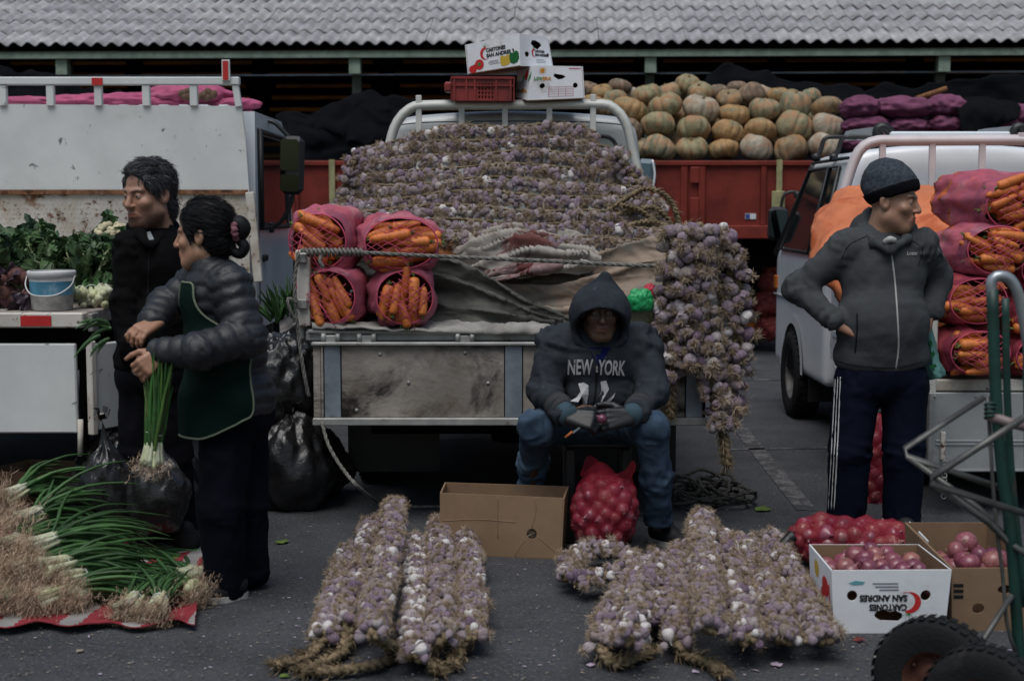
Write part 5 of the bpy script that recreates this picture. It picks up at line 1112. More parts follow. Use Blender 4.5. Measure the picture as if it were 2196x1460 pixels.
mb = MB(); mb.tube([W(425, 612, -.06), W(440, 588, -.06), W(462, 572, -.02), W(478, 575, .04)], .007, 6, n=16, flat=.4); mb.build('neck_strap', m_apron, ap)
# her hands
hA = hand(W(338, 690, -.08), W(292, 716, -.16)-W(338, 690, -.08), (-.1, -.72, .7), (-.3, .2, .6), (.55, .6, .62, .5), .5, .95); hB = hand(W(345, 757, -.25), W(318, 780, -.28)-W(345, 757, -.25), (.2, -.95, .1), (-.4, 0, .9), (.9, .95, 1.0, 1.0), .6, .95)
p.hands(hA); p.hands(hB)
p.limbs([('e', W(478, 680), (.1, .1, .2)), ('c', W(448, 570), W(495, 860), .055, .11), ('c', W(496, 616, -.11), W(527, 722, -.16), .045, .04), ('c', W(527, 722, -.16), W(345, 757, -.25), .04, .027), ('c', W(418, 610, .12), W(356, 655, .08), .045, .04), ('c', W(356, 655, .08), W(338, 690, -.08), .04, .027), ('c', W(488, 930, -.05), W(480, 1240, -.05), .075, .04), ('c', W(525, 930, .07), W(535, 1210, .07), .07, .04)])
p.finish()
pr = [('e', W(503, 885), (.148, .15, .13)), ('c', W(486, 930, -.05), W(476, 1090, -.08), .098, .086), ('c', W(476, 1090, -.08), W(484, 1262, -.04), .084, .08), ('c', W(522, 930, .07), W(532, 1090, .07), .095, .074), ('c', W(532, 1090, .07), W(540, 1222, .09), .074, .07)]
V, F = cloth(pr, .0115, .022, fold=.01, freq=11, seed=55, drape=True); mesh_of('trousers', V, F, mat('navy_trousers', (.003, .0042, .0085), .85, var=.15, vs=6), p.root)
shoe('shoe', p.root, G(528, 1278), G(442, 1294), m_shoe, m_sole, .042); shoe('shoe', p.root, G(562, 1240), G(492, 1252), m_shoe, m_sole, .042)
hair = lambda q: smin(smax(elli(q, (0, .022, .046), (.09, .112, .098)), (-.036-.36*q[..., 2])-q[..., 1], .012), smax(elli(q, (0, .05, -.02), (.079, .06, .085)), .012-q[..., 1]-.25*(q[..., 2]+.02), .01), .02)
hr = local_mesh('hair', lambda q: smin(hair(q), caps(np.stack([np.abs(q[..., 0]), q[..., 1], q[..., 2]], -1), (.07, -.035, .03), (.078, -.024, -.035), .014, .004), .02), (-.12, -.12, -.13), (.12, .18, .17), .0055, m_hairblack, p, p.root, lambda V: .0025*fbm(V*A((70, 18, 18)), 2))
mb = MB(); mb.tube([p.h2w((0, .12+.0, .028)), p.h2w((.0, .15, .03)), p.h2w((0, .165, .012)), p.h2w((0, .15, -.03)), p.h2w((0, .165, -.06)), p.h2w((0, .145, -.085)), p.h2w((0, .115, -.07)), p.h2w((0, .11, -.03))], [.03, .034, .03, .02, .021, .02, .018, .02], 12, n=40); mb.build('bun', m_hairblack, hr)
mb = MB(); a = np.linspace(0, 2*math.pi, 40, endpoint=False); mb.tube([p.h2w((.042*math.cos(t), .142+.006*math.sin(9*t), .004+.034*math.sin(t))) for t in a], .011+.003*np.sin(a*11), 8, closed=True); mb.build('hair_tie', mat('dusty_pink_tie', (.2, .09, .11), .9), hr)
V, F = surf(hair, (-.12, -.12, -.13), (.12, .18, .17), .012); N = vnormals(V, F); R_ = random.Random(18); mb = MB()
for k in range(1500):
    i = R_.randrange(len(V)); n = N[i]; tgt = A((0, .135, .01)); d = tgt-V[i]; d = d-n*(d@n); d = d/max(np.linalg.norm(d), 1e-6)+A([R_.gauss(0, .05) for _ in range(3)]); L_ = R_.uniform(.03, .06)
    mb.tube([p.h2w(V[i]+n*(.001+.0035*math.sin(t*3))+d*L_*t) for t in np.linspace(0, 1, 5)], [.0006, .0012, .0012, .0009, .0004], 4, cap=False)
tag(mb.build('hair_strands', m_hairblack, hr), kind='stuff')
# ------------------------------------------------------------ older man behind her
p = Person('older man with greying wavy hair in a black jacket, standing behind the woman', 6.09, G(350, 1187)); W = p.W
p.head(W(316, 417, -.03), -32, 8, 0, skinmat('weathered_skin', (.33, .18, .12)), 1.08, dict(brow=(.12, .1, .09), stubble=(.14, .115, .1), lips=(.7, .48, .45)), fat=.004)
pr = [('e', W(330, 572), (.168, .14, .18)), ('e', W(328, 680), (.17, .15, .2)), ('e', W(326, 765), (.165, .14, .13)), ('c', W(322, 506, .02), W(285, 532, -.06), .07, .078), ('c', W(342, 506, .03), W(386, 528, .08), .07, .078), ('c', W(282, 536, -.07), W(276, 645, -.08), .075, .066), ('c', W(276, 645, -.08), W(288, 752, -.14), .066, .052), ('c', W(390, 532, .08), W(402, 650, .08), .075, .066), ('c', W(402, 650, .08), W(392, 750, .0), .066, .052)]
V, F = cloth(pr, .0125, .03, lambda q, d: np.maximum(d, ZW(795, 6.09)-q[..., 2]), fold=.014, freq=13, seed=71); jk = mesh_of('black_jacket', V, F, m_black, p.root); fr = Front(V)
pr2 = [('c', W(300, 502, -.1), W(285, 488, -.02), .026, .026), ('c', W(300, 502, -.1), W(312, 520, -.15), .026, .016), ('c', W(285, 488, -.02), W(330, 470, .1), .028, .03), ('c', W(330, 470, .1), W(368, 488, .08), .03, .03), ('c', W(368, 488, .08), W(345, 510, -.06), .03, .026), ('c', W(345, 510, -.06), W(322, 530, -.14), .026, .016)]
V2, F2 = cloth(pr2, .0095, .02, fold=.004, seed=4); mesh_of('collar', V2, F2, m_black, jk)
mb = MB(); q = [fr(303, 500, .012), fr(322, 496, .012), fr(330, 512, .012), fr(322, 534, .01), fr(312, 518, .012)]; mb.add(q, [(0, 4, 3, 2, 1)]); mb.build('shirt', mat('grey_shirt', (.22, .25, .26), .9), p.root)
tube_on('zip', fr, [(320, 538), (318, 620), (322, 700), (324, 790)], .003, m_seam, jk)
p.limbs([('e', W(330, 620), (.11, .09, .2)), ('c', W(330, 500, .03), W(328, 790), .055, .1), ('c', W(285, 532, -.06), W(276, 645, -.08), .045, .04), ('c', W(276, 645, -.08), W(290, 765, -.14), .04, .03), ('c', W(386, 528, .08), W(402, 650, .08), .045, .04), ('c', W(402, 650, .08), W(392, 760, .0), .04, .03), ('c', W(302, 800), W(298, 1150, .02), .07, .045), ('c', W(355, 800), W(385, 1150, .02), .07, .045)])
p.hands(hand(W(289, 757, -.14), (.15, .1, -1), (-.7, -.6, 0), (.3, -.7, 0), (.3, .35, .4, .4)), .005)
p.finish()
pr = [('e', W(326, 805), (.16, .13, .12)), ('c', W(300, 830), W(295, 980, -.02), .09, .08), ('c', W(295, 980, -.02), W(302, 1150, .02), .08, .07), ('c', W(355, 830), W(372, 980), .09, .08), ('c', W(372, 980), W(388, 1150, .02), .08, .07)]
V, F = cloth(pr, .0135, .02, fold=.01, freq=11, seed=77, drape=True); mesh_of('trousers', V, F, mat('black_trousers', (.004, .004, .006), .85), p.root)
shoe('shoe', p.root, G(428, 1182), G(375, 1192), m_shoe, m_sole, .045); shoe('shoe', p.root, G(330, 1180), G(275, 1196), m_shoe, m_sole, .045)
m_greyhair = mat('greying_hair', (.02, .02, .022), .5, attr=True, var=.3, vs=50)
hairm = lambda q: smin(smax(elli(q, (0, .02, .046), (.086, .11, .093)), (-.062-.05*q[..., 2])-q[..., 1]+.55*np.clip(.06-q[..., 2], 0, 1), .01), elli(q, (0, .07, -.045), (.066, .045, .075)), .02)
hr = local_mesh('hair', hairm, (-.12, -.13, -.14), (.12, .18, .18), .006, m_greyhair, p, p.root, lambda V: .006*fbm(V*28, 2))
V, F = surf(hairm, (-.12, -.13, -.14), (.12, .18, .18), .012); N = vnormals(V, F); R_ = random.Random(8); mb = MB()
for k in range(3600):
    i = R_.randrange(len(V)); n = N[i]; q = V[i].copy(); fl = A((0, .6, -.75)) if V[i][2] < .08 or V[i][1] > .03 else A((0, -.6, .3)); d = fl-n*(fl@n); d = d/max(np.linalg.norm(d), 1e-6)+A([R_.gauss(0, .16) for _ in range(3)]); pts = []; s_ = np.cross(n, d); ph = R_.uniform(0, 6); L_ = R_.uniform(.025, .05)
    for j in range(6): t = j/5; pts.append(q+n*(.0005+.005*math.sin(t*2.8))+d*L_*t+s_*.0035*math.sin(ph+t*7))
    gy_ = 1.0 if R_.random() > .42 else R_.uniform(2, 5); gy_ = gy_*1.5 if abs(V[i][0]) > .06 and V[i][2] < .06 and V[i][1] < .03 else gy_; mb.tube([p.h2w(x) for x in pts], [.0009, .0013, .0012, .001, .0006, .0003], 4, cap=False, col=(gy_,)*3)
tag(mb.build('hair_strands', m_greyhair, hr), kind='stuff')
# ------------------------------------------------------------ ropes, tarpaulins, blankets
m_rope = mat('grey_rope', (.17, .165, .15), .95, var=.3, vs=60, bump=.6, bs=160, bdist=.004)
def rope(label, pts, r=.009, m=None, n=None, cat='rope', name='rope', group=None, fuzz=0):
    p_ = spline(pts, n or 50); L_ = np.linalg.norm(np.diff(p_, axis=0), axis=1).sum(); mb = MB(); k = max(20, int(L_/(r*1.1))); p_ = spline(p_, k); t = np.gradient(p_, axis=0); t /= np.maximum(np.linalg.norm(t, axis=1), 1e-9)[:, None]
    u = np.cross(t, A((.2, .3, 1))); u /= np.maximum(np.linalg.norm(u, axis=1), 1e-6)[:, None]; b = np.cross(t, u); s = np.arange(k)*.62
    for j in range(3): q = s+j*2.094; mb.tube(p_+(u*np.cos(q)[:, None]+b*np.sin(q)[:, None])*r*.5, r*.58, 5)
    return tag(mb.build(name, m or m_rope), label, cat, group)
def wrinkle(Gd, amp, fs, seed=0, stretch=(1, 1, 1)):
    for am, f_, sd_ in ((amp, fs*.55, seed), (amp*.5, fs*1.4, seed+40), (amp*.16, fs*4, seed+80)):
        du = np.gradient(Gd, axis=0); dv = np.gradient(Gd, axis=1); n = np.cross(du, dv); n /= np.maximum(np.linalg.norm(n, axis=2), 1e-9)[..., None]; q = Gd*A(stretch)*f_+sd_
        q = q+.7*np.stack([noise(q*.6+5), noise(q*.6+15), noise(q*.6+25)], -1); Gd = Gd+n*(am*(ridge(q, 2)-.75))[..., None]
    return Gd
def cloth_sheet(name, label, curves, m, cat, nu=40, nv=90, amp=.02, fs=4, seed=0, stretch=(1, 1, 2.2), th=.006, group=None, folds=None):
    g_ = loft([[P(*q) for q in c] for c in curves], nu, nv)
    if folds:
        fc, fa, sk = folds; U, V_ = np.meshgrid(np.linspace(0, 1, nu), np.linspace(0, 1, nv), indexing='ij'); ph = 2*math.pi*(fc*U+sk*V_+.35*noise(np.stack([U*2, V_*3.5, 0*U+seed], -1))); du = np.gradient(g_, axis=0); dv = np.gradient(g_, axis=1); nn = np.cross(du, dv); nn /= np.maximum(np.linalg.norm(nn, axis=2), 1e-9)[..., None]; env = np.sin(math.pi*np.clip(U, .02, .98))**.4*(.35+.9*np.clip(.5+1.2*noise(np.stack([U*1.5, V_*2.5, 0*U+seed+9], -1)), 0, 1)); g_ = g_+nn*(fa*env*(1-2*np.abs(np.sin(ph/2))**.7))[..., None]
    g_ = wrinkle(g_, amp, fs, seed, stretch); mb = MB(); mb.sheet(g_, th); return tag(mb.build(name, m), label, cat, group)
m_canvas = mat('striped_canvas', (.19, .18, .155), .95, var=.2, vs=4, stretch=(1, 1, 1), bump=.3, bs=200, bdist=.003, stains=[((.27, .21, .165), 2.0, .49, .58), ((.1, .1, .085), 5, .58, .7)])
m_dcanvas = mat('dark_canvas', (.08, .08, .072), .9, var=.25, vs=4, bump=.3, bs=160, bdist=.003, stains=[((.11, .105, .09), 5, .55, .75)])
m_sack = mat('pale_sacking', (.27, .26, .24), .95, var=.2, vs=8, bump=.4, bs=120, bdist=.004, stains=[((.16, .12, .1), 5, .6, .72), ((.42, .43, .44), 7, .58, .72)])
m_blanket = mat('cream_blanket', (.3, .275, .245), 1.0, var=.15, vs=12, sheen=.15, bump=.6, bs=150, bdist=.006, stains=[((.14, .05, .045), 3.6, .57, .62), ((.22, .2, .18), 9, .56, .7)])
m_pinkbl = mat('dusty_rose_blanket', (.24, .16, .155), 1.0, var=.2, vs=10, bump=.5, bs=120, bdist=.005, stains=[((.1, .035, .035), 9, .6, .65)])
m_brown = mat('rust_brown_blanket', (.15, .06, .028), 1.0, var=.35, vs=30, stretch=(1, 1, .4), bump=.6, bs=120, bdist=.006)
cloth_sheet('tarpaulin', 'wide grey and brown canvas tarpaulin pulled over the foot of the garlic pile', [
    [(980, 560, 7.25), (1080, 575, 7.2), (1200, 560, 7.2), (1300, 532, 7.12), (1400, 505, 7.0), (1490, 488, 6.8)],
    [(960, 588, 7.1), (1080, 600, 7.06), (1200, 592, 7.06), (1310, 562, 7.0), (1410, 535, 6.9), (1500, 515, 6.74)],
    [(945, 625, 7.02), (1080, 628, 6.98), (1200, 628, 6.98), (1320, 610, 6.94), (1420, 590, 6.84), (1505, 575, 6.7)],
    [(930, 660, 6.96), (1080, 660, 6.92), (1200, 668, 6.9), (1320, 655, 6.86), (1430, 640, 6.78), (1505, 640, 6.7)],
    [(925, 694, 6.9), (1080, 694, 6.84), (1200, 695, 6.8), (1320, 696, 6.78), (1430, 700, 6.74), (1505, 702, 6.7)]], m_canvas, 'tarpaulin', 80, 130, .018, 4.2, 3, (.6, 1, 2.0), folds=(3.6, .045, .8))
cloth_sheet('tarpaulin', 'dark grey canvas fold slanting down beside the carrot sacks', [
    [(760, 540, 7.1), (900, 542, 6.98), (985, 556, 6.92), (1060, 596, 6.85), (1140, 640, 6.78), (1235, 682, 6.7)],
    [(760, 600, 7.05), (900, 590, 6.9), (980, 605, 6.84), (1050, 640, 6.78), (1130, 668, 6.73), (1215, 692, 6.68)],
    [(760, 660, 7.0), (900, 650, 6.84), (970, 655, 6.8), (1040, 672, 6.75), (1110, 686, 6.7), (1190, 697, 6.66)],
    [(760, 700, 6.95), (900, 699, 6.78), (960, 699, 6.76), (1030, 699, 6.72), (1100, 700, 6.69), (1175, 701, 6.65)]], m_dcanvas, 'tarpaulin', 70, 100, .018, 4.0, 8, (.7, 1, 2.0), folds=(3.4, .045, -.6))
cloth_sheet('sacking', 'pale dusty sacking spread over the deck edge of the garlic truck', [
    [(668, 672, 6.95), (760, 690, 6.95), (850, 690, 6.95), (950, 690, 6.95), (1060, 690, 6.95), (1190, 690, 6.95), (1400, 690, 6.95)],
    [(668, 680, 6.7), (760, 692, 6.7), (850, 695, 6.7), (950, 694, 6.7), (1060, 692, 6.7), (1190, 693, 6.7), (1400, 694, 6.7)],
    [(668, 690, 6.56), (760, 700, 6.54), (850, 700, 6.54), (950, 700, 6.54), (1060, 698, 6.54), (1190, 698, 6.54), (1400, 698, 6.54)],
    [(670, 702, 6.52), (760, 706, 6.51), (850, 707, 6.51), (950, 712, 6.51), (1060, 716, 6.51), (1190, 716, 6.51), (1400, 714, 6.51)]], m_sack, 'sacking', 30, 120, .018, 7, 12, (1, 1, 1))
cloth_sheet('blanket', 'bunched cream blanket with maroon pattern lying on the canvas', [
    [(985, 535, 7.3), (1040, 490, 7.32), (1120, 477, 7.34), (1200, 486, 7.3), (1265, 515, 7.25), (1295, 556, 7.2)],
    [(980, 555, 7.15), (1040, 515, 7.16), (1120, 502, 7.18), (1200, 520, 7.14), (1262, 545, 7.1), (1285, 566, 7.06)],
    [(985, 570, 7.05), (1050, 545, 7.02), (1120, 535, 7.02), (1200, 555, 7.0), (1250, 565, 7.0), (1275, 575, 7.0)],
    [(1000, 600, 6.98), (1060, 598, 6.93), (1120, 590, 6.93), (1190, 585, 6.95), (1240, 582, 6.96), (1265, 582, 6.98)]], m_blanket, 'blanket', 100, 120, .014, 6.5, 21, (.5, 1, 1.6), .012, folds=(4.6, .055, .9))
cloth_sheet('blanket', 'twisted dusty rose blanket end under the cream blanket', [
    [(930, 590, 7.05), (1010, 590, 7.0), (1080, 575, 6.98), (1150, 560, 6.97), (1205, 556, 6.97)], [(940, 600, 6.98), (1010, 602, 6.94), (1080, 590, 6.92), (1150, 574, 6.92), (1205, 566, 6.94)], [(945, 608, 6.97), (1010, 610, 6.93), (1080, 600, 6.92), (1150, 585, 6.92), (1205, 575, 6.94)]], m_pinkbl, 'blanket', 50, 90, .01, 8, 31, (.6, 1, 1.6), .01, folds=(2.5, .025, 1.2))
cloth_sheet('blanket', 'rust brown fleece blanket showing right of the cream blanket', [
    [(1150, 490, 7.36), (1220, 492, 7.34), (1270, 515, 7.3), (1325, 545, 7.24)], [(1180, 520, 7.3), (1235, 520, 7.26), (1280, 545, 7.2), (1325, 560, 7.16)], [(1200, 560, 7.2), (1245, 555, 7.16), (1285, 568, 7.1), (1322, 572, 7.1)]], m_brown, 'blanket', 40, 50, .01, 8, 41, folds=(2.5, .025, .5))
cloth_sheet('blanket', 'brown hairy blanket edge between the carrots and the cream blanket', [
    [(905, 520, 7.35), (950, 512, 7.36), (1000, 512, 7.36), (1050, 500, 7.36)], [(915, 540, 7.2), (950, 535, 7.2), (1000, 535, 7.2), (1040, 525, 7.2)], [(930, 556, 7.1), (960, 552, 7.1), (1000, 552, 7.1), (1030, 548, 7.1)]], m_brown, 'blanket', 40, 50, .01, 8, 45, folds=(2, .02, .5))
# rope tied between the corner posts, a knot, and loops on the left post
rope('grey rope stretched between the truck corner posts in front of the carrots', [P(645, 537, 6.5), P(780, 542, 6.48), P(950, 550, 6.48), P(1180, 560, 6.48), P(1405, 570, 6.48), P(1520, 560, 6.5)], .0095)
mb = MB(); 
for a in range(14): 
    x = 655+a*9; mb.tube([P(x, 534, 6.488), P(x+5, 541, 6.47), P(x+7, 549, 6.488)], .008, 5, n=6)
mb.tube([P(690, 545, 6.48), P(686, 560, 6.47), P(694, 574, 6.47)], .009, 6, n=8); tag(mb.build('rope_knot', m_rope), 'frayed rope knot wound on the stretched rope at the left post', 'rope')
rope('rope looped down the outside of the left corner post', [P(640, 540, 6.5), P(632, 600, 6.5), P(634, 660, 6.5), P(640, 720, 6.5), P(652, 800, 6.5), P(662, 850, 6.52)], .009)
rope('small loop of rope hanging at the middle of the left post', [P(636, 650, 6.48), P(618, 640, 6.46), P(622, 665, 6.46), P(634, 690, 6.48), P(628, 700, 6.47)], .008)
rope('thin rope trailing from the truck to the cardboard box', [P(690, 905, 6.5), P(705, 955, 6.45), P(735, 1005, 6.4), P(775, 1050, 6.35), G(818, 1078, .01), G(880, 1086, .01), G(950, 1086, .01)], .0085)
# coil of rope on the asphalt
m_drope = mat('dark_rope', (.075, .072, .066), .95, var=.3, vs=60, bump=.6, bs=160, bdist=.004)
cc = G(1512, 1075); pts = []; R_ = random.Random(4)
for k in range(150):
    a = k*.42; rr = .13+.07*math.sin(k*.37)+.04*math.sin(k*1.3); pts.append((cc.x+rr*1.15*math.cos(a)+.03*math.sin(k*.21), cc.y+rr*1.25*math.sin(a)+.03*math.cos(k*.33), .012+.0009*k*(1-.7*abs(math.sin(k*.5)))))
rope('loose heap of dark rope coiled on the asphalt by the seated man', pts, .0095, m_drope, 900, name='coiled_rope')
# ------------------------------------------------------------ carrots in pink net sacks
m_carrot = mat('carrot_skin', (.62, .17, .03), .45, rcols=[(.62, .17, .03), (.54, .13, .022), (.68, .21, .045), (.56, .15, .03)], var=.18, vs=5, stretch=(1, 1, 4), stains=[((.34, .11, .04), 9, .64, .72)], bump=.25, bs=14, bdist=.02)
m_green = mat('carrot_top', (.12, .16, .05), .8, var=.3, vs=40)
m_pinknet = mat('pink_net', (.6, .17, .27), .6, var=.12, vs=9, translucent=.35, alpha=(230, .62, .2), stains=[((.7, .38, .45), 6, .5, .72)], bump=.2, bs=60)
m_rednet = mat('dark_pink_net', (.42, .07, .12), .7, var=.15, vs=9, translucent=.3, alpha=(230, .68, .15))
m_cord = mat('pink_cord', (.5, .08, .14), .7)
m_mass = mat('packed_carrot_skins', (.55, .14, .04), .6, var=.35, vs=22, stretch=(1, .35, 1), stains=[((.12, .03, .015), 16, .52, .64)])
def carrot_mesh(seed):
    r_ = random.Random(seed); b = r_.uniform(-.12, .12); prof = [(.15, 0), (.75, .02), (1, .1), (1, .3), (.93, .55), (.8, .78), (.6, .92), (.3, .985), (.08, 1)]
    mb = MB(); mb.lathe([(r, z) for r, z in prof], 10); v = mb.v[0]; rr = r_.uniform(.125, .155); v[:, 0] *= rr; v[:, 1] *= rr; v[:, 0] += b*(v[:, 2]-v[:, 2]**2)*.6; v[:, 2] -= .5
    for k in range(3): a = r_.uniform(0, 6.28); mb.tube([(0, 0, -.49), (.03*math.cos(a), .03*math.sin(a), -.55), (.08*math.cos(a), .08*math.sin(a), -.58-.08*r_.random())], [.035, .022, .012], 5, mi=1)
    return mb.mesh('carrot', [m_carrot, m_green])
CARROT = [carrot_mesh(k) for k in range(5)]
def carrot_sack(label, c, a, b, dp, yaw=0, tilt=0, ang=0, seed=0, group='carrot sacks on the garlic truck', net=None, lump=.02, cl=.165):
    """a, b: half width and height of the round front where only cords cover the carrots; ang: lie of the carrots in degrees"""
    net = net or m_pinknet; R_ = random.Random(seed); c = A(c); M3 = rotm(0, 0, R(yaw))@rotm(R(tilt), 0, 0); root = thing('carrot_sack', label, 'sack', c, group)
    s = np.linspace(0, 1, 26); th = np.linspace(0, 2*math.pi, 56, endpoint=False); S, T = np.meshgrid(s, th, indexing='ij')
    rr = np.interp(s, [0, .05, .15, .4, .72, .9, 1], [.90, .98, 1.06, 1.12, 1.0, .6, .08])[:, None]; sq = (np.abs(np.cos(T))**2.6+np.abs(np.sin(T))**2.6)**(-1/2.6)
    p_ = np.stack([a*rr*sq*np.cos(T), -dp*.42+dp*S+0*T, b*rr*sq*np.sin(T)], -1); nz_ = fbm(p_*A((14, 5, 14))+seed*7, 2); p_ = p_*(1+(lump/.1*.8*nz_*np.minimum(1, S*4+.25))[..., None]*A((1, 0, 1)))
    p_[..., 1] -= .02*np.cos(3*T+seed)*(1-S)**4
    mb = MB(); mb.grid(p_, closed=True); mb.xf(M3, c); mb.build('net', net, root)
    q_ = p_*A((.93, .96, .93)); q_[..., 1] += dp*.06; q_ = q_*(1+.05*np.abs(np.sin(q_[..., 1]*20+3*T))[..., None]*A((1, 0, 1))); mb = MB(); mb.grid(q_[2:], closed=True); mb.xf(M3, c); tag(mb.build('packed_carrots', m_mass, root), kind='stuff')
    ca, sa = math.cos(R(ang)), math.sin(R(ang)); n = 0
    for lay in (0, 1, 2):
        rowh = .041; nr = int(b*2.0/rowh)+2
        for r_ in range(-nr, nr+1):
            v = r_*rowh+R_.uniform(-.004, .004)+(.017 if lay % 2 else 0); u = -.45+R_.uniform(0, cl)
            while u < .45:
                L_ = cl*R_.uniform(.8, 1.15); x, z = (u+L_/2)*ca-v*sa, (u+L_/2)*sa+v*ca; q = (x/a)**2+(z/b)**2; lim = .84; q = max(q, *[((x+e*L_*.46*ca)/a)**2+((z+e*L_*.46*sa)/b)**2-.38 for e in (-1, 1)])
                if q < lim:
                    y = -dp*.42-.02+.035*q+lay*.03+R_.uniform(-.008, .008); j = R(ang)+R_.gauss(0, .14); d = A((math.cos(j), R_.gauss(0, .1), math.sin(j)))*(1 if R_.random() < .5 else -1)
                    link('carrot', CARROT[R_.randrange(5)], root, M3@A((x, y, z))+c, M3@frame(d)@rotm(0, 0, R_.uniform(0, 6)), (L_*1.04, L_*1.04, L_)); n += 1
                u += L_+.004
    mb = MB()
    for fam in (1, -1):
        for k in range(-3, 4):
            pts = []
            for t in np.linspace(-1, 1, 9):
                off = k*.27+.05*math.sin(seed+k*5); x, z = a*.86*t, b*.86*(fam*t*.75+off); q = (x/a)**2+(z/b)**2
                if q < .85: pts.append((x+R_.gauss(0, .003), -dp*.42-.045+.045*q, z+R_.gauss(0, .003)))
            if len(pts) > 2: mb.tube(pts, .0017, 4, n=12)
    mb.tube([(a*.93*math.cos(t), -dp*.42-.004, b*.93*math.sin(t)) for t in th], .004, 5, closed=True)
    mb.tube([(-.03, -dp*.42-.05, -b*.2), (.0, -dp*.42-.06, -b*.5), (.03, -dp*.42-.05, -b*.9), (.05, -dp*.4, -b*1.2)], .0022, 5, n=12)
    mb.xf(M3, c); mb.build('lacing', m_cord, root); return root
YC = 6.72
carrot_sack('upper left pink carrot sack at the truck corner, carrots lying diagonally', P(708, 508, YC+.05), .15, .14, .42, -12, 6, -32, 1)
carrot_sack('upper right pink carrot sack, wide, carrots lying almost level', P(853, 520, YC-.02), .18, .125, .4, 10, 0, 8, 2)
carrot_sack('lower left pink carrot sack in the truck corner, carrots slanting steeply', P(726, 632, YC), .135, .13, .42, -8, 0, -62, 3)
carrot_sack('lower right pink carrot sack, carrots standing upright behind the lacing', P(860, 633, YC-.03), .14, .13, .42, 10, 0, 86, 4)
rope('red drawstring hanging from the upper left carrot sack', [P(648, 500, 6.52), P(640, 540, 6.5), P(634, 580, 6.5), P(636, 620, 6.5)], .003, m_cord, 20)
YR = 6.98; gR = 'carrot sacks on the right truck'
carrot_sack('topmost pale pink carrot sack on the right truck, tied end at its left', P(2122, 432, YR+.1), .205, .135, .6, 16, 4, 12, 11, gR)
carrot_sack('second carrot sack from the top on the right truck, carrots slanting right', P(2098, 534, YR), .17, .12, .5, 8, 0, -18, 12, gR)
carrot_sack('third carrot sack from the top, left column on the right truck', P(2062, 640, YR-.02), .15, .115, .5, 4, 0, 4, 13, gR, m_rednet)
carrot_sack('bottom carrot sack standing on the deck edge of the right truck', P(2066, 748, YR-.05), .155, .11, .5, 4, 0, 3, 14, gR, m_rednet)
carrot_sack('carrot sack second column, half cut by the right picture edge, upper', P(2205, 670, YR), .14, .115, .5, 0, 0, 5, 15, gR, m_rednet)
carrot_sack('carrot sack second column at the picture edge, standing on the deck', P(2200, 755, YR-.03), .13, .1, .5, 0, 0, 30, 16, gR, m_rednet)
carrot_sack('carrot sack second column at the picture edge, topmost', P(2215, 575, YR+.05), .14, .115, .5, 0, 0, -10, 17, gR, m_rednet)
# ------------------------------------------------------------ onions, loose and in net sacks
m_onion = mat('red_onion_skin', (.2, .035, .055), .32, rcols=[(.17, .035, .065), (.26, .085, .1), (.13, .03, .06), (.3, .12, .1), (.2, .05, .075), (.24, .06, .09)], var=.25, vs=2, stretch=(2.4, 2.4, .5), stains=[((.32, .15, .14), 2, .62, .75)], coat=.1)
m_onroot = mat('onion_root', (.32, .24, .15), .9)
def onion_mesh(seed):
    r_ = random.Random(seed); el = r_.uniform(.85, 1.1); prof = [(.06, -.9), (.3, -.86), (.68, -.66), (.95, -.25), (1, .1), (.85, .52), (.5, .8), (.24, .95), (.14, 1.12), (.11, 1.3), (.02, 1.35)]
    mb = MB(); mb.lathe([(r, z*el) for r, z in prof], 18, rib=lambda a, i: 1+.03*np.sin(a*2+seed))
    for k in range(8): a = r_.uniform(0, 6.28); mb.tube([(0, 0, -.86*el), (.15*math.cos(a), .15*math.sin(a), -1.0*el), (.25*math.cos(a), .25*math.sin(a), -1.02*el)], [.03, .02, .01], 4, mi=1)
    return mb.mesh('onion', [m_onion, m_onroot])
ONION = [onion_mesh(k) for k in range(5)]
m_onnet = mat('red_onion_net', (.27, .014, .03), .6, var=.15, vs=8, alpha=(260, .74, .06))
m_orangenet = mat('orange_red_net', (.36, .06, .045), .6, var=.2, vs=10, alpha=(200, .7, .1))
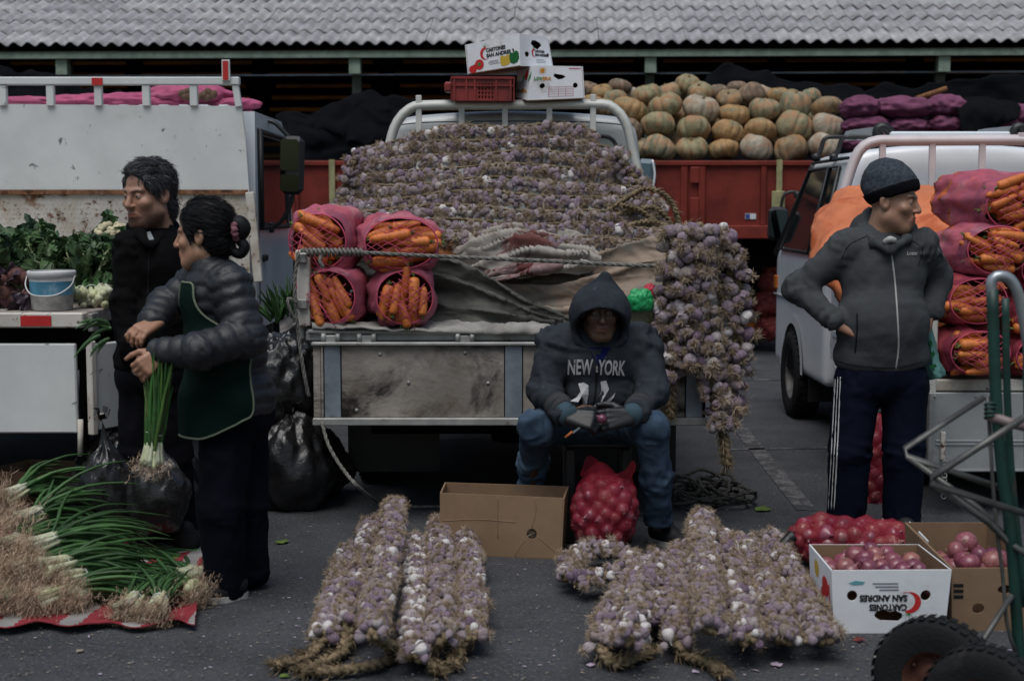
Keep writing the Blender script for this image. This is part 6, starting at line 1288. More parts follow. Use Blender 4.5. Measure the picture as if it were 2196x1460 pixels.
def net_sack(name, label, c, r, item, ir, netm, M3=None, seed=0, group=None, topflap=False, cat='sack', k=None, sq=2.4):
    R_ = random.Random(seed); c = A(c); M3 = np.eye(3) if M3 is None else M3; root = thing(name, label, cat, c-A((0, 0, r[2])), group); cs = []
    area = 4*math.pi*((r[0]*r[1])**1.6/3+(r[0]*r[2])**1.6/3+(r[1]*r[2])**1.6/3)**(1/1.6); n = k or int(area/(ir*ir*2.9)); ga = math.pi*(3-5**.5)
    for i in range(n):
        z = 1-2*(i+.5)/n; t = ga*i; d = A((math.sqrt(1-z*z)*math.cos(t), math.sqrt(1-z*z)*math.sin(t), z)); q = d*A(r); sc_ = (np.abs(d)**sq).sum()**(-1/sq); rr = ir*R_.uniform(.8, 1.15); nrm = q/np.linalg.norm(q); pos = q*sc_-nrm*rr*.9+A([R_.gauss(0, ir*.12) for _ in range(3)])
        cs.append((pos, rr)); link('onion' if item is ONION else 'carrot', item[R_.randrange(len(item))], root, M3@pos+c, frame([R_.gauss(0, 1) for _ in range(3)]), rr)
    ph = np.linspace(-math.pi/2, math.pi/2, 44); th = np.linspace(0, 2*math.pi, 72, endpoint=False); F_, T = np.meshgrid(ph, th, indexing='ij'); d = np.stack([np.cos(F_)*np.cos(T), np.cos(F_)*np.sin(T), np.sin(F_)], -1); base = (np.abs(d)**sq).sum(-1)**(-1/sq)
    v = d*A(r)*base[..., None]; L0 = np.linalg.norm(v, axis=-1); dn = v/L0[..., None]; out = L0*.93
    for pos, rr in cs:
        b = dn@pos; q = b*b-(pos@pos-(rr*1.06)**2); out = np.where(q > 0, np.maximum(out, b+np.sqrt(np.maximum(q, 0))), out)
    out = (out+np.roll(out, 1, 1)+np.roll(out, -1, 1))/3; out[1:-1] = np.maximum(out[1:-1], (out[:-2]+out[2:])/2*.99)
    mb = MB(); mb.grid(dn*out[..., None], closed=True); mb.xf(M3, c); mb.build('net', netm, root)
    if topflap:
        th2 = np.linspace(0, 2*math.pi, 60, endpoint=False); g_ = []
        for j, (zz, rs) in enumerate(((.62, .86), (.85, .74), (1.02, .7), (1.16, .8))): g_.append([(r[0]*rs*math.cos(t)*(1+.05*math.sin(5*t+j)), r[1]*rs*math.sin(t)*.8*(1+.06*math.sin(7*t)), r[2]*zz+.012*math.sin(3*t+1)*j) for t in th2])
        mb = MB(); mb.grid(A(g_), closed=True); mb.xf(M3, c); mb.build('net_collar', netm, root)
    return root
net_sack('onion_sack', 'upright red net sack of onions beside the cardboard box', P(1296, 1098, 5.95), (.142, .12, .165), ONION, .032, m_onnet, rotm(0, R(4), 0), 3, topflap=True)
net_sack('onion_sack', 'red net sack of onions lying on its side behind the white carton', P(1832, 1162, 5.75), (.275, .13, .095), ONION, .035, m_onnet, rotm(0, R(2), R(-3)), 5)
mb = MB(); mb.tube([P(1700, 1150, 5.72), P(1688, 1158, 5.71), P(1682, 1172, 5.7)], [.03, .02, .035], 8, n=8); tag(mb.build('sack_tie', m_blackpl), 'dark tied end of the lying onion sack', 'sack tie')
net_sack('onion_sack', 'tall red net sack seen between the legs of the man in grey', P(1872, 1000, 7.15), (.12, .12, .27), ONION, .036, m_onnet, None, 6, group='sacks on the ground')
for k, (px, py, lab) in enumerate([(1658, 700, 'bottom'), (1650, 650, 'second'), (1662, 605, 'third'), (1672, 570, 'topmost')]):
    net_sack('onion_sack', '%s red onion sack of the stack under the red trailer' % lab, P(px, py, 14.75), (.17, .2, .13), ONION, .062, m_orangenet, None, 20+k, 'onion sacks under the trailer', k=46)
# loose onions in cartons are added with the cartons
# ------------------------------------------------------------ cartons built face by face, with real hand holes and printed marks
m_card = mat('brown_cardboard', (.24, .16, .1), .85, var=.08, vs=4, bump=.12, bs=40, bdist=.004, stains=[((.17, .11, .07), 4, .6, .8)])
m_cardin = mat('cardboard_inside', (.2, .13, .08), .9, var=.1, vs=6)
m_carton = mat('white_carton', (.78, .8, .83), .6, var=.05, vs=5, stains=[((.42, .39, .35), 6, .58, .78), ((.5, .5, .5), 3, .55, .8)], bump=.1, bs=20, bdist=.005)
pk = {n: mat('print_'+n, c, .6) for n, c in dict(red=(.55, .03, .03), black=(.012, .012, .014), green=(.03, .22, .06), yellow=(.55, .38, .05), orange=(.6, .25, .02), pink=(.5, .08, .14), grey=(.2, .2, .22), dkgreen=(.015, .12, .035), teal=(.12, .35, .38)).items()}
class Face:
    """a box face from its corners: bl, br, tr, tl; (u, v) in 0..1"""
    def __init__(s, bl, br, tr, tl):
        s.c = [A(q) for q in (bl, br, tr, tl)]; n = np.cross(s.c[1]-s.c[0], s.c[3]-s.c[0]); s.n = n/np.linalg.norm(n); s.W = np.linalg.norm(s.c[1]-s.c[0]); s.H = np.linalg.norm(s.c[3]-s.c[0])
    def at(s, u, v, off=0.0): return s.c[0]*(1-u)*(1-v)+s.c[1]*u*(1-v)+s.c[2]*u*v+s.c[3]*(1-u)*v+s.n*off
    def panel(s, mb, holes=(), th=.005, mi=0, outline=None):
        v, f = plate(outline or rect(0, 0, 1, 1), holes, 1.0); mb.add([s.at(a, b, -th/2+c*th) for a, b, c in v], f, mi)
    def shape(s, parent, pts, m, nm='printed_mark', off=.0012, flip=False):
        q = [(1-a, 1-b) if flip else (a, b) for a, b in pts]; v, f = plate(q, (), 1.0); mb = MB(); mb.add([s.at(a, b, off+c*.0006) for a, b, c in v], f); return mb.build(nm, m, parent)
    def write(s, parent, txt, u, v, w_, h, m, off=.0016, flip=False, thick=.03, slant=0, rot=0):
        t, f = text(txt, 1.0, off=thick, shear=slant); t = t.copy(); t[:, 0] *= w_/t[:, 0].max(); t[:, 1] *= h; ca, sa = math.cos(R(rot)), math.sin(R(rot)); k = s.W/s.H; out = []
        for a, b, c in t:
            a, b = a*ca-b*sa/k, a*sa*k+b*ca; a, b = u+a, v+b
            if flip: a, b = 1-a, 1-b
            out.append(s.at(a, b, off+(.0004 if c > 0 else 0)))
        mb = MB(); mb.add(out, f); return mb.build('lettering', m, parent)
def crescent(cx, cy, r, k=1.0):
    o = [(cx+r*k*math.cos(R(a)), cy+r*math.sin(R(a))) for a in range(75, 306, 11)]; i = [(cx+.38*r*k+.86*r*k*math.cos(R(a)), cy-.02+.86*r*math.sin(R(a))) for a in range(290, 84, -11)]; return o+i
def carton(name, label, cor, mats, parent_cat='carton', holes=None, top=False, bottom=True, th=.005, group=None):
    """cor: eight corners, bottom then top, in order front-left, front-right, back-right, back-left"""
    b, t = [A(q) for q in cor[:4]], [A(q) for q in cor[4:]]; root = thing(name, label, parent_cat, sum(b)/4, group); holes = holes or {}; Fc = {}
    for nm, i, j in (('front', 0, 1), ('right', 1, 2), ('back', 2, 3), ('left', 3, 0)):
        fc = Face(b[i], b[j], t[j], t[i]); Fc[nm] = fc; mb = MB(); fc.panel(mb, holes.get(nm, ()), th); o = mb.build('wall_panel', mats[0], root)
        sub = Face(b[i]-fc.n*(th+.001), b[j]-fc.n*(th+.001), t[j]-fc.n*(th+.001), t[i]-fc.n*(th+.001)); mb = MB(); sub.panel(mb, holes.get(nm, ()), .002); mb.build('inner_liner', mats[1], o)
    if bottom: fc = Face(b[3], b[2], b[1], b[0]); mb = MB(); fc.panel(mb, (), th); mb.build('bottom_panel', mats[1], root)
    if top: fc = Face(t[0], t[1], t[2], t[3]); mb = MB(); fc.panel(mb, (), th); mb.build('top_panel', mats[0], root)
    return root, Fc
def san_andres(root, F_, u, v, w_, h, flip=False):
    """chilli crescent and two lines of black lettering"""
    k = F_.H/F_.W; r_ = h*.5
    F_.shape(root, crescent(u, v+h*.42, r_, k), pk['red'], flip=flip)
    for a in (60, 95, 130, 25): F_.shape(root, [(u-.01*k, v+h*.9), (u+.01*k, v+h*.9), (u+r_*.75*k*math.cos(R(a)), v+h*.9+r_*.65*math.sin(R(a)))], pk['green'], flip=flip)
    F_.write(root, 'CARTONES', u+w_*.05, v+h*.48, w_*.78, h*.32, pk['black'], flip=flip, thick=.045, rot=0); F_.write(root, 'SAN ANDRES', u+w_*.05, v+h*.05, w_*.98, h*.32, pk['black'], flip=flip, thick=.045)
def fine_print(root, F_, u, v, w_, n, m, flip=False, h=.018, gap=.045):
    for k in range(n):
        x = u+rnd.uniform(0, .03); F_.shape(root, rect(x, v-k*gap, x+w_*rnd.uniform(.6, 1), v-k*gap+h), m, 'printed_line', flip=flip)
# brown cardboard box in front of the seated man
f0, f1 = G(944, 1189), G(1204, 1199); up = lambda q, h, dx=0, dy=0: A(q)+A((dx, dy, h)); bk = A((.025, .23, 0))
root, Fc = carton('cardboard_box', 'open brown cardboard box between the garlic and the onion sack', [f0, f1, A(f1)+bk, A(f0)+A((.01, .23, 0)), up(f0, .268), up(f1, .262, .012), up(A(f1)+bk, .268, .015), up(A(f0)+A((.01, .23, 0)), .27)], (m_card, m_cardin), 'box', dict(front=[ring(.245, .36, .042, .08), ring(.75, .4, .042, .085)]))
F_ = Fc['front']
for q in ([(.47, .98), (.472, .62), (.476, .3)], [(.02, .55), (.3, .6), (.62, .58)], [(.75, .5), (.78, .8), (.76, .99)], [(.8, .36), (.9, .2), (.99, .06)], [(.7, .3), (.64, .12), (.62, .02)]):
    mb = MB(); mb.tube([F_.at(a, b, .0005) for a, b in q], .0016, 4, n=12); mb.build('crease', m_card, root)
for k, (u, v, z) in enumerate(((.245, .34, .03), (.75, .38, .03), (.3, .3, .08), (.7, .3, .08))):
    o = link('garlic_bulb', BULB[k], None, F_.at(u, v, -z-.012), frame((0, -1, .4)), .032); tag(o, 'garlic bulb showing through the %s hole of the cardboard box' % ('left' if u < .5 else 'right'), 'garlic', 'garlic in the cardboard box')
# white carton of onions, print upside down
q0, q1 = G(1788, 1357), G(2026, 1357); d = .38; up2 = lambda q, dx, dy, h: A(q)+A((dx, dy, h))
root, Fc = carton('onion_carton', 'white printed carton of red onions, print upside down, beside the garlic', [q0, q1, up2(q1, 0, d, 0), up2(q0, 0, d, 0), up2(q0, -.015, -.01, .225), up2(q1, .015, -.01, .228), up2(q1, .012, d, .225), up2(q0, -.012, d, .225)], (m_carton, m_cardin), 'carton',
    dict(front=[ring(.17, .60, .045, .085), ring(.80, .60, .045, .085), [(.36, .29), (.38, .24), (.42, .2), (.58, .19), (.61, .24), (.61, .31), (.55, .36), (.5, .34), (.44, .38), (.38, .35)]]))
F_ = Fc['front']; san_andres(root, F_, .335, .37, .42, .34, True); fine_print(root, F_, .42, .3, .22, 3, pk['grey'], True, .02, .05); F_.shape(root, [(.14, .8), (.2, .84), (.28, .82), (.26, .78), (.18, .77)], pk['teal'])
F_ = Fc['left']; F_.shape(root, ring(.72, .62, .14, .16), pk['red']); F_.shape(root, ring(.62, .45, .1, .12), pk['red']); F_.shape(root, rect(.86, .3, .9, .72), pk['red']); F_.shape(root, ring(.35, .75, .1, .14), pk['yellow'])
def fill_onions(c0, c1, z, nx, ny, label, grp, seed, ir=.034, heap=.03):
    R_ = random.Random(seed); k = 0
    for lay in (0, 1):
        for i in range(nx-lay):
            for j in range(ny-lay):
                u, v = (i+.5+.5*lay)/nx, (j+.5+.5*lay)/ny; x = c0[0]+(c1[0]-c0[0])*u+R_.gauss(0, .006); y = c0[1]+(c1[1]-c0[1])*v+R_.gauss(0, .006); zz = z+lay*ir*1.15+heap*(1-(2*u-1)**2)*(.5+v*.5)+R_.uniform(-.008, .008)
                if lay and R_.random() < .25: continue
                o = link('onion', ONION[R_.randrange(5)], None, (x, y, zz), frame([R_.gauss(0, 1), R_.gauss(0, 1), R_.gauss(0, 1)]), ir*R_.uniform(.85, 1.15)); tag(o, label, 'onion', grp); k += 1
    return k
fill_onions(A(q0)+A((.012, .02, 0)), A(q1)+A((-.012, d-.03, 0)), .150, 6, 6, 'red onion heaped in the white printed carton', 'onions in the white carton', 3)
# brown carton of onions to its right
q0, q1 = G(2042, 1352), G(2225, 1352); d = .56
root, Fc = carton('onion_carton', 'brown cardboard carton of red onions with two round holes, right of the white carton', [q0, q1, up2(q1, 0, d, 0), up2(q0, 0, d, 0), up2(q0, -.012, -.008, .225), up2(q1, .012, -.008, .228), up2(q1, .01, d, .262), up2(q0, -.02, d, .262)], (m_card, m_cardin), 'carton', dict(front=[ring(.3, .36, .07, .082), ring(.6, .66, .09, .07)]))
F_ = Fc['front']
for k in range(3): F_.shape(root, rect(.02, .52+k*.09, .13, .575+k*.09), pk['black'])
mb = MB(); e = [A(q) for q in (P(1950, 1118, 5.56), P(1990, 1160, 5.3), P(1988, 1178, 5.3), P(1948, 1160, 5.56))]; mb.add(e+[q+A((.004, .004, 0)) for q in e], [(0, 1, 2, 3), (7, 6, 5, 4), (0, 4, 5, 1), (1, 5, 6, 2), (2, 6, 7, 3), (3, 7, 4, 0)]); mb.build('side_flap', m_carton, root)
fill_onions(A(q0)+A((.02, .02, 0)), A(q1)+A((-.012, d-.16, 0)), .155, 4, 6, 'red onion heaped in the brown cardboard carton', 'onions in the brown carton', 9, .038, .035)
# cartons and crate on top of the hoop
def pp(px, py, Y): return A(P(px, py, Y))
nt_, nb_, lt_, lb_, rt_, rb_ = pp(1114, 72, 8.84), pp(1116, 142, 8.84), pp(997, 97, 9.06), pp(1003, 160, 9.06), pp(1176, 83, 9.1), pp(1186, 144, 9.1)
root, Fc = carton('produce_carton', 'white printed vegetable carton tilted on top of the red crate', [lb_, nb_, rb_, lb_+rb_-nb_, lt_, nt_, rt_, lt_+rt_-nt_], (m_carton, m_cardin), 'carton', dict(front=[ring(.14, .52-.3, .035, .07), ring(.845, .36, .045, .09)], right=[[(.36, .74), (.42, .85), (.55, .86), (.7, .78), (.72, .7), (.58, .55), (.45, .62)], ring(.22, .38, .07, .09), ring(.9, .4, .04, .08)]), top=True)
F_ = Fc['front']; san_andres(root, F_, .36, .42, .46, .4)
F_.shape(root, ring(.11, .14, .075, .13, 20), pk['red']); F_.shape(root, ring(.24, .26, .085, .17, 20), pk['red'], off=.002); F_.shape(root, ring(.24, .27, .03, .06, 10), pk['green'], off=.003)
F_.shape(root, [(.645, .12), (.7, .08), (.78, .1), (.83, .18), (.83, .38), (.78, .42), (.72, .38), (.66, .42), (.63, .36), (.635, .22)], pk['yellow'])
F_.shape(root, [(.83, .14), (.88, .1), (.95, .14), (.985, .26), (.975, .44), (.93, .5), (.88, .44), (.83, .46), (.805, .36), (.81, .22)], pk['dkgreen'], off=.002); F_.shape(root, [(.88, .46), (.9, .46), (.895, .56), (.86, .58)], pk['black'], off=.003)
fine_print(root, F_, .4, .3, .22, 3, pk['grey'], False, .015, .05)
F_ = Fc['right']; san_andres(root, F_, .45, .32, .4, .28); fine_print(root, F_, .48, .22, .35, 3, pk['grey'], False, .015, .05)
nt_, nb_, lt_, lb_, rt_, rb_ = pp(1143, 141, 8.86), pp(1131, 217, 8.86), pp(1110, 152, 9.12), pp(1104, 211, 9.12), pp(1250, 143, 8.93), pp(1254, 212, 8.93)
root, Fc = carton('produce_carton', 'white carton with sun logo and pink table print on the cab hoop', [lb_, nb_, rb_, lb_+rb_-nb_, lt_, nt_, rt_, lt_+rt_-nt_], (m_carton, m_cardin), 'carton', dict(right=[[(.42, .7), (.44, .78), (.5, .76), (.6, .74), (.66, .68), (.6, .62), (.52, .6)], ring(.23, .42, .05, .075), ring(.84, .42, .045, .08)]), top=True)
F_ = Fc['right']; F_.write(root, 'LOV', .06, .58, .16, .1, pk['green'], thick=.045); F_.write(root, 'ERA', .225, .58, .16, .1, pk['orange'], thick=.045)
F_.shape(root, ring(.2, .86, .045, .07, 18), pk['orange'])
for k in range(12): a = 2*math.pi*k/12; F_.shape(root, [(.2+.055*math.cos(a-.1), .86+.085*math.sin(a-.1)), (.2+.055*math.cos(a+.1), .86+.085*math.sin(a+.1)), (.2+.085*math.cos(a), .86+.13*math.sin(a))], pk['orange'])
for v in (.1, .17, .24, .31, .38): F_.shape(root, rect(.35, v, .8, v+.008), pk['pink'], 'printed_line')
for u in (.35, .53, .66, .795): F_.shape(root, rect(u, .1, u+.005, .388), pk['pink'], 'printed_line')
F_.shape(root, rect(.72, .92, .95, .945), pk['pink'], 'printed_line')
F_ = Fc['front']; F_.shape(root, [(.6, .62), (.72, .6), (.78, .75), (.74, .9), (.62, .9), (.58, .76)], pk['red']); F_.shape(root, [(.4, .5), (.52, .62), (.56, .8), (.44, .72)], pk['green']); F_.shape(root, [(.84, .52), (.98, .66), (.98, .84), (.86, .7)], pk['green']); F_.write(root, 'LOV', .05, .2, .4, .12, pk['green'], thick=.04); F_.write(root, 'ERA', .48, .22, .4, .12, pk['orange'], thick=.04)
# red plastic crate
m_crate = mat('red_crate_plastic', (.2, .02, .018), .5, var=.2, vs=6, stains=[((.09, .012, .012), 5, .55, .75)])
a0, a1 = pp(972, 216, 8.86), pp(1100, 217, 8.86); h_ = pp(972, 164, 8.86)[2]-a0[2]; dd = .3; q = [a0, a1, a1+A((0, dd, 0)), a0+A((-.02, dd, 0))]
cr = thing('plastic_crate', 'red slatted plastic crate on the cab hoop under the tilted carton', 'crate', a0)
hol = [rect(.42+i*.055, .1+j*.17, .45+i*.055, .22+j*.17) for i in range(5) for j in range(4)]
for i, j, hh in ((0, 1, hol), (1, 2, hol), (2, 3, hol), (3, 0, [])):
    fc = Face(q[i], q[j], q[j]+A((0, 0, h_)), q[i]+A((0, 0, h_))); mb = MB(); fc.panel(mb, hh, .006); o = mb.build('wall_panel', m_crate, cr)
    for v0, v1, of in ((.9, 1.0, .012), (.6, .64, .01)): mb = MB(); v_, f_ = plate(rect(0, v0, 1, v1), (), 1.0); mb.add([fc.at(a, b, .001+(c+.5)*of) for a, b, c in v_], f_); mb.build('rim', m_crate, o)
    for u in (.02, .22, .36, .72, .96): mb = MB(); v_, f_ = plate(rect(u-.015, 0, u+.015, .9), (), 1.0); mb.add([fc.at(a, b, .001+(c+.5)*.009) for a, b, c in v_], f_); mb.build('rib', m_crate, o)
mb = MB(); mb.box((q[0]+q[2])/2+A((0, 0, .004)), (abs(a1[0]-a0[0])-.01, dd-.02, .006)); mb.build('bottom_panel', m_crate, cr)
mb = MB(); mb.box(pp(962, 188, 8.95), (.05, .12, .06), bev=.01); mb.build('handle', m_crate, cr)
# brown box under the left truck
q0, q1 = pp(-40, 1078, 6.55), pp(122, 1085, 6.5); bk = A((.06, .4, 0)); q0[2] = q1[2] = 0
side_ = A((.12, .3, 0))
root, Fc = carton('cardboard_box', 'dark brown cardboard box in the shade under the left truck', [q0, q1, q1+side_, q0+side_, q0+A((0, 0, .26)), q1+A((0, 0, .26)), q1+side_+A((0, 0, .26)), q0+side_+A((0, 0, .26))], (m_card, m_cardin), 'box'); Fc['right'].shape(root, rect(.6, .55, .85, .85), m_carton)
# ------------------------------------------------------------ black plastic bags
m_bag = mat('black_bin_bag', (.012, .012, .013), .28, var=.2, vs=10, spec=.6, bump=.5, bs=28, bdist=.012, rvar=.08)
def bag(label, c, r, seed=0, knot=True, lean=(0, 0), m=None, name='bin_bag', cat='bag', group='black plastic bags', wr=.075, knob=.32):
    ph = np.linspace(-math.pi/2, math.pi/2, 46); th = np.linspace(0, 2*math.pi, 84, endpoint=False); F_, T = np.meshgrid(ph, th, indexing='ij'); d = np.stack([np.cos(F_)*np.cos(T), np.cos(F_)*np.sin(T), np.sin(F_)], -1)
    q = d*1.0; up = np.clip(d[..., 2], 0, 1); s = 1+.18*fbm(d*1.3+seed*5.1, 2)+wr*(ridge(d*A((3.2, 3.2, 1.6))+seed*3.3, 3)-1)*(.4+.8*up)
    q = q*s[..., None]; q[..., 2] = np.where(q[..., 2] < -.72, -.72-.06*(q[..., 2]+.72), q[..., 2])
    if knot:
        t = np.clip((F_-R(50))/R(40), 0, 1)[..., None]; pl = 1-.9*t**1.3; q = np.concatenate([q[..., :2]*pl*(1+.22*t*np.sin(T*9+seed)[..., None]), q[..., 2:]+knob*t**2], -1)
    q[..., 0] += lean[0]*np.clip(q[..., 2]+.7, 0, 3); q[..., 1] += lean[1]*np.clip(q[..., 2]+.7, 0, 3); q = q*A(r); q[..., 2] += .74*r[2]
    mb = MB(); mb.grid(q+A(c), closed=True)
    if knot:
        tip = q[-1].mean(0)+A(c)
        for k in range(5): a = 1.3*k+seed; e = A((math.cos(a), math.sin(a), .7))*r[0]*.28; n_ = A((-math.sin(a), math.cos(a), .2))*r[0]*.09; g_ = np.stack([tip+e*t+n_*w_*(.3+t)+A((0, 0, .02*math.sin(6*t+k))) for t in np.linspace(0, 1, 6) for w_ in (-1, -.3, .4, 1)]).reshape(6, 4, 3); mb.grid(g_)
    return tag(mb.build(name, m or m_bag), label, cat, group)
bag('large black bin bag slumped on the asphalt under the truck corner', G(655, 1062), (.25, .2, .2), 1, knot=False)
bag('black bin bag standing behind the large one, left of the hanging tailgate', A(P(622, 905, 6.95))*A((1, 1, 0)), (.22, .18, .27), 2, knob=.15)
zb1 = A(P(600, 790, 7.1)); bag('black bin bag with spring onion tops, stacked below the left post', zb1*A((1, 1, 0))+A((0, 0, .42)), (.22, .18, .25), 3, knot=False)
bag('flat black bin bag at the bottom of the stack below the left post', zb1*A((1, 1, 0)), (.24, .2, .27), 7, knot=False)
bag('big black bin bag at the feet of the older man', G(300, 1150), (.31, .2, .27), 4, knot=False)
bag('peaked grey-black bag rising between the older man and the truck', A(P(232, 1120, 5.9))*A((1, 1, 0))+A((0, 0, .12)), (.12, .1, .2), 5, knob=.75, lean=(-.05, 0))
bag('black bag pulled open behind the hanging spring onions', A(P(335, 1110, 5.9))*A((1, 1, 0))+A((0, 0, .12)), (.14, .1, .2), 6, knob=.55)
# ------------------------------------------------------------ spring onions
m_leaf = mat('spring_onion_leaf', (.045, .11, .036), .45, attr=True, var=.3, vs=9, translucent=.12)
m_shank = mat('spring_onion_shank', (.5, .52, .36), .5, attr=True, var=.12, vs=20)
m_rootmat = mat('spring_onion_roots', (.5, .37, .27), .95, var=.25, vs=20)
m_tie = mat('white_string', (.6, .6, .58), .7)
def onion_bunch(label, base, d, L_=.5, n=26, spread=.22, seed=0, droop=.55, fluff=.09, nroot=500, bulb=.013, up=(0, 0, 1), group='spring onion bunches on the cloth', yellow=.0, floor=True, shank=True, sl=1.0, jit=.16):
    """base: where the roots are; d: the way the leaves run"""
    R_ = random.Random(seed); base = A(base); M3 = frame(d, up); root = thing('spring_onion_bunch', label, 'spring onions', base, group); lv, sh_, rt_ = MB(), MB(), MB()
    ZZ = lambda q: np.where(np.arange(3) == 2, np.maximum(q, .012 if floor else -9), q)
    for k in range(n):
        a, rr = R_.uniform(0, 6.28), math.sqrt(R_.random())*.042; o = A((rr*math.cos(a), rr*math.sin(a), R_.uniform(-.01, .012))); dirn = A((math.cos(a)*rr/.042*spread, math.sin(a)*rr/.042*spread, 1)); dirn /= np.linalg.norm(dirn); l0 = R_.uniform(.10, .15)*sl
        pts = [o, o*A((.8, .8, 1))+A((0, 0, l0*.5)), o*A((.7, .7, 1))+A((0, 0, l0))]; w_ = [base+M3@q for q in pts]; sh_.tube([ZZ(q) for q in w_], [bulb*R_.uniform(.8, 1.3), bulb*.75, bulb*.55], 7, n=6, col=(1, 1, R_.uniform(.8, 1.1)))
        for b_ in range(2):
            dr = dirn+A((R_.gauss(0, jit), R_.gauss(0, jit), 0)); LL = L_*R_.uniform(.6, 1.05); q = [w_[-1]]; v = M3@dr; v /= np.linalg.norm(v)
            for j in range(6): v = v+A((R_.gauss(0, jit*.7), R_.gauss(0, jit*.7), -droop*R_.uniform(.4, 1.2)*.3)); v /= np.linalg.norm(v); q.append(ZZ(q[-1]+v*LL/6))
            g_ = R_.uniform(.6, 1.35); c_ = (g_*(1.6 if R_.random() < yellow else 1), g_*(1.35 if R_.random() < yellow else 1), g_*.9); lv.tube(q, [.0055, .008, .0075, .0065, .005, .0035, .001], 5, cap=False, col=c_)
    for k in range(nroot):
        d_ = A((R_.gauss(0, 1), R_.gauss(0, 1), R_.gauss(-.5, .8))); d_ /= np.linalg.norm(d_); s0 = base+M3@A((R_.gauss(0, .036), R_.gauss(0, .036), R_.gauss(-.01, .015))); q = [s0]
        v = M3@d_
        for j in range(7): v = v+A([R_.gauss(0, 1.0) for _ in range(3)]); v /= np.linalg.norm(v); q.append(ZZ(q[-1]+v*fluff*R_.uniform(.13, .24)))
        e = np.cross(v, A((.3, .5, .8))); e = e/max(np.linalg.norm(e), 1e-6)*.00075; vv = []
        for x in q: vv += [x-e, x+e]
        rt_.add(vv, [(2*j, 2*j+1, 2*j+3, 2*j+2) for j in range(7)])
    tag(lv.build('leaves', m_leaf, root), kind='stuff')
    if not shank: return root
    tag(sh_.build('stems', m_shank, root), kind='stuff'); tag(rt_.build('roots', m_rootmat, root), kind='stuff')
    mb = MB(); mb.tube([base+M3@A((.031*math.cos(t), .031*math.sin(t), .115+.004*math.sin(2*t))) for t in np.linspace(0, 6.28, 24)[:-1]], .002, 5, closed=True); mb.build('string', m_tie, root); return root
def bun(label, px, py, z, tx_, ty_, tz_, **k): b_ = A(G(px, py, z)); onion_bunch(label, b_, A(G(tx_, ty_, tz_))-b_, **k)
bun('hindmost spring onion bunch at the left picture edge', 8, 1075, .3, 120, 1010, .36, L_=.4, seed=1, fluff=.078, nroot=700)
bun('spring onion bunch with bright white stems, topmost of the heap', 40, 1125, .25, 150, 1065, .3, L_=.46, n=50, seed=2, fluff=.1)
bun('spring onion bunch below the white-stemmed one, leaves fanning right', 58, 1180, .2, 210, 1120, .25, L_=.46, n=50, seed=3, fluff=.078, nroot=700)
bun('spring onion bunch in the middle of the heap, thick pale bulbs', 85, 1225, .15, 270, 1170, .17, L_=.46, n=50, seed=4, bulb=.017, fluff=.078, nroot=700)
bun('spring onion bunch low in the heap, leaves crossing to the right', 125, 1250, .1, 300, 1195, .12, L_=.46, n=50, seed=5, fluff=.078, nroot=800)
bun('front spring onion bunch of the heap, roots facing the camera', 150, 1285, .06, 310, 1215, .06, L_=.46, n=50, seed=6, fluff=.078, nroot=800)
bun('bushy-rooted spring onion bunch near the left edge, middle height', -10, 1180, .2, 120, 1120, .24, L_=.42, seed=7, fluff=.078, nroot=900)
bun('bushy-rooted spring onion bunch left, lower in the heap', 30, 1232, .14, 150, 1190, .16, L_=.42, seed=8, fluff=.078, nroot=900)
bun('spring onion bunch at the bottom left, dense brown roots', -8, 1280, .08, 100, 1230, .1, L_=.4, seed=9, fluff=.078, nroot=900)
bun('spring onion bunch front left beside the dark leaf, dense roots', 75, 1288, .07, 180, 1250, .1, L_=.4, seed=10, fluff=.078, nroot=800)
bun('spring onion bunch standing on the cloth edge, blue string, left of two', 268, 1312, .05, 345, 1215, .1, L_=.32, n=22, seed=11, fluff=.04, nroot=800, droop=.3)
bun('spring onion bunch on the cloth edge, right of two', 330, 1316, .05, 372, 1225, .1, L_=.3, n=22, seed=12, fluff=.042, nroot=800, droop=.3)
bun('spring onion bunch with large bulbs pointing right at the woman shoe', 422, 1275, .05, 240, 1185, .06, L_=.5, n=22, seed=13, bulb=.02, fluff=.04, nroot=700)
bun('spring onion bunch resting against the woman ankle, hairy root end', 442, 1245, .07, 270, 1180, .1, L_=.45, n=20, seed=14, bulb=.02, fluff=.042, nroot=800)
bun('loose spring onion leaves lying at the back of the cloth', 230, 1190, .02, 430, 1182, .02, L_=.5, n=24, seed=15, nroot=20, yellow=.5)
hb = A(P(325, 995, 5.1)); onion_bunch('bunch of spring onions hanging upside down from the hand of the woman', hb, A(P(345, 800, 5.1))-hb, L_=.34, n=95, spread=-.02, seed=20, jit=.05, droop=-.05, fluff=.045, nroot=260, group='held spring onions', yellow=.4, floor=False, sl=.55, bulb=.008)
hb = A(P(305, 735, 5.12)); onion_bunch('few green onion leaves poking out of her right fist', hb, A((-.5, -.1, .2)), L_=.12, n=5, spread=.7, seed=21, droop=.9, fluff=.005, nroot=3, group='held spring onions', floor=False, bulb=.004, shank=False)
for k, (px, py) in enumerate(((600, 690), (625, 680), (640, 700))):
    hb = A(P(px, py+45, 6.9)); onion_bunch('green onion tops sticking out of the black bag, %s tuft' % ('left', 'middle', 'right')[k], hb, A((.1*(k-1), -.15, 1)), L_=.16, n=14, spread=.4, seed=30+k, droop=.2, fluff=.01, nroot=4, group='onion tops in the bag', floor=False, shank=False)
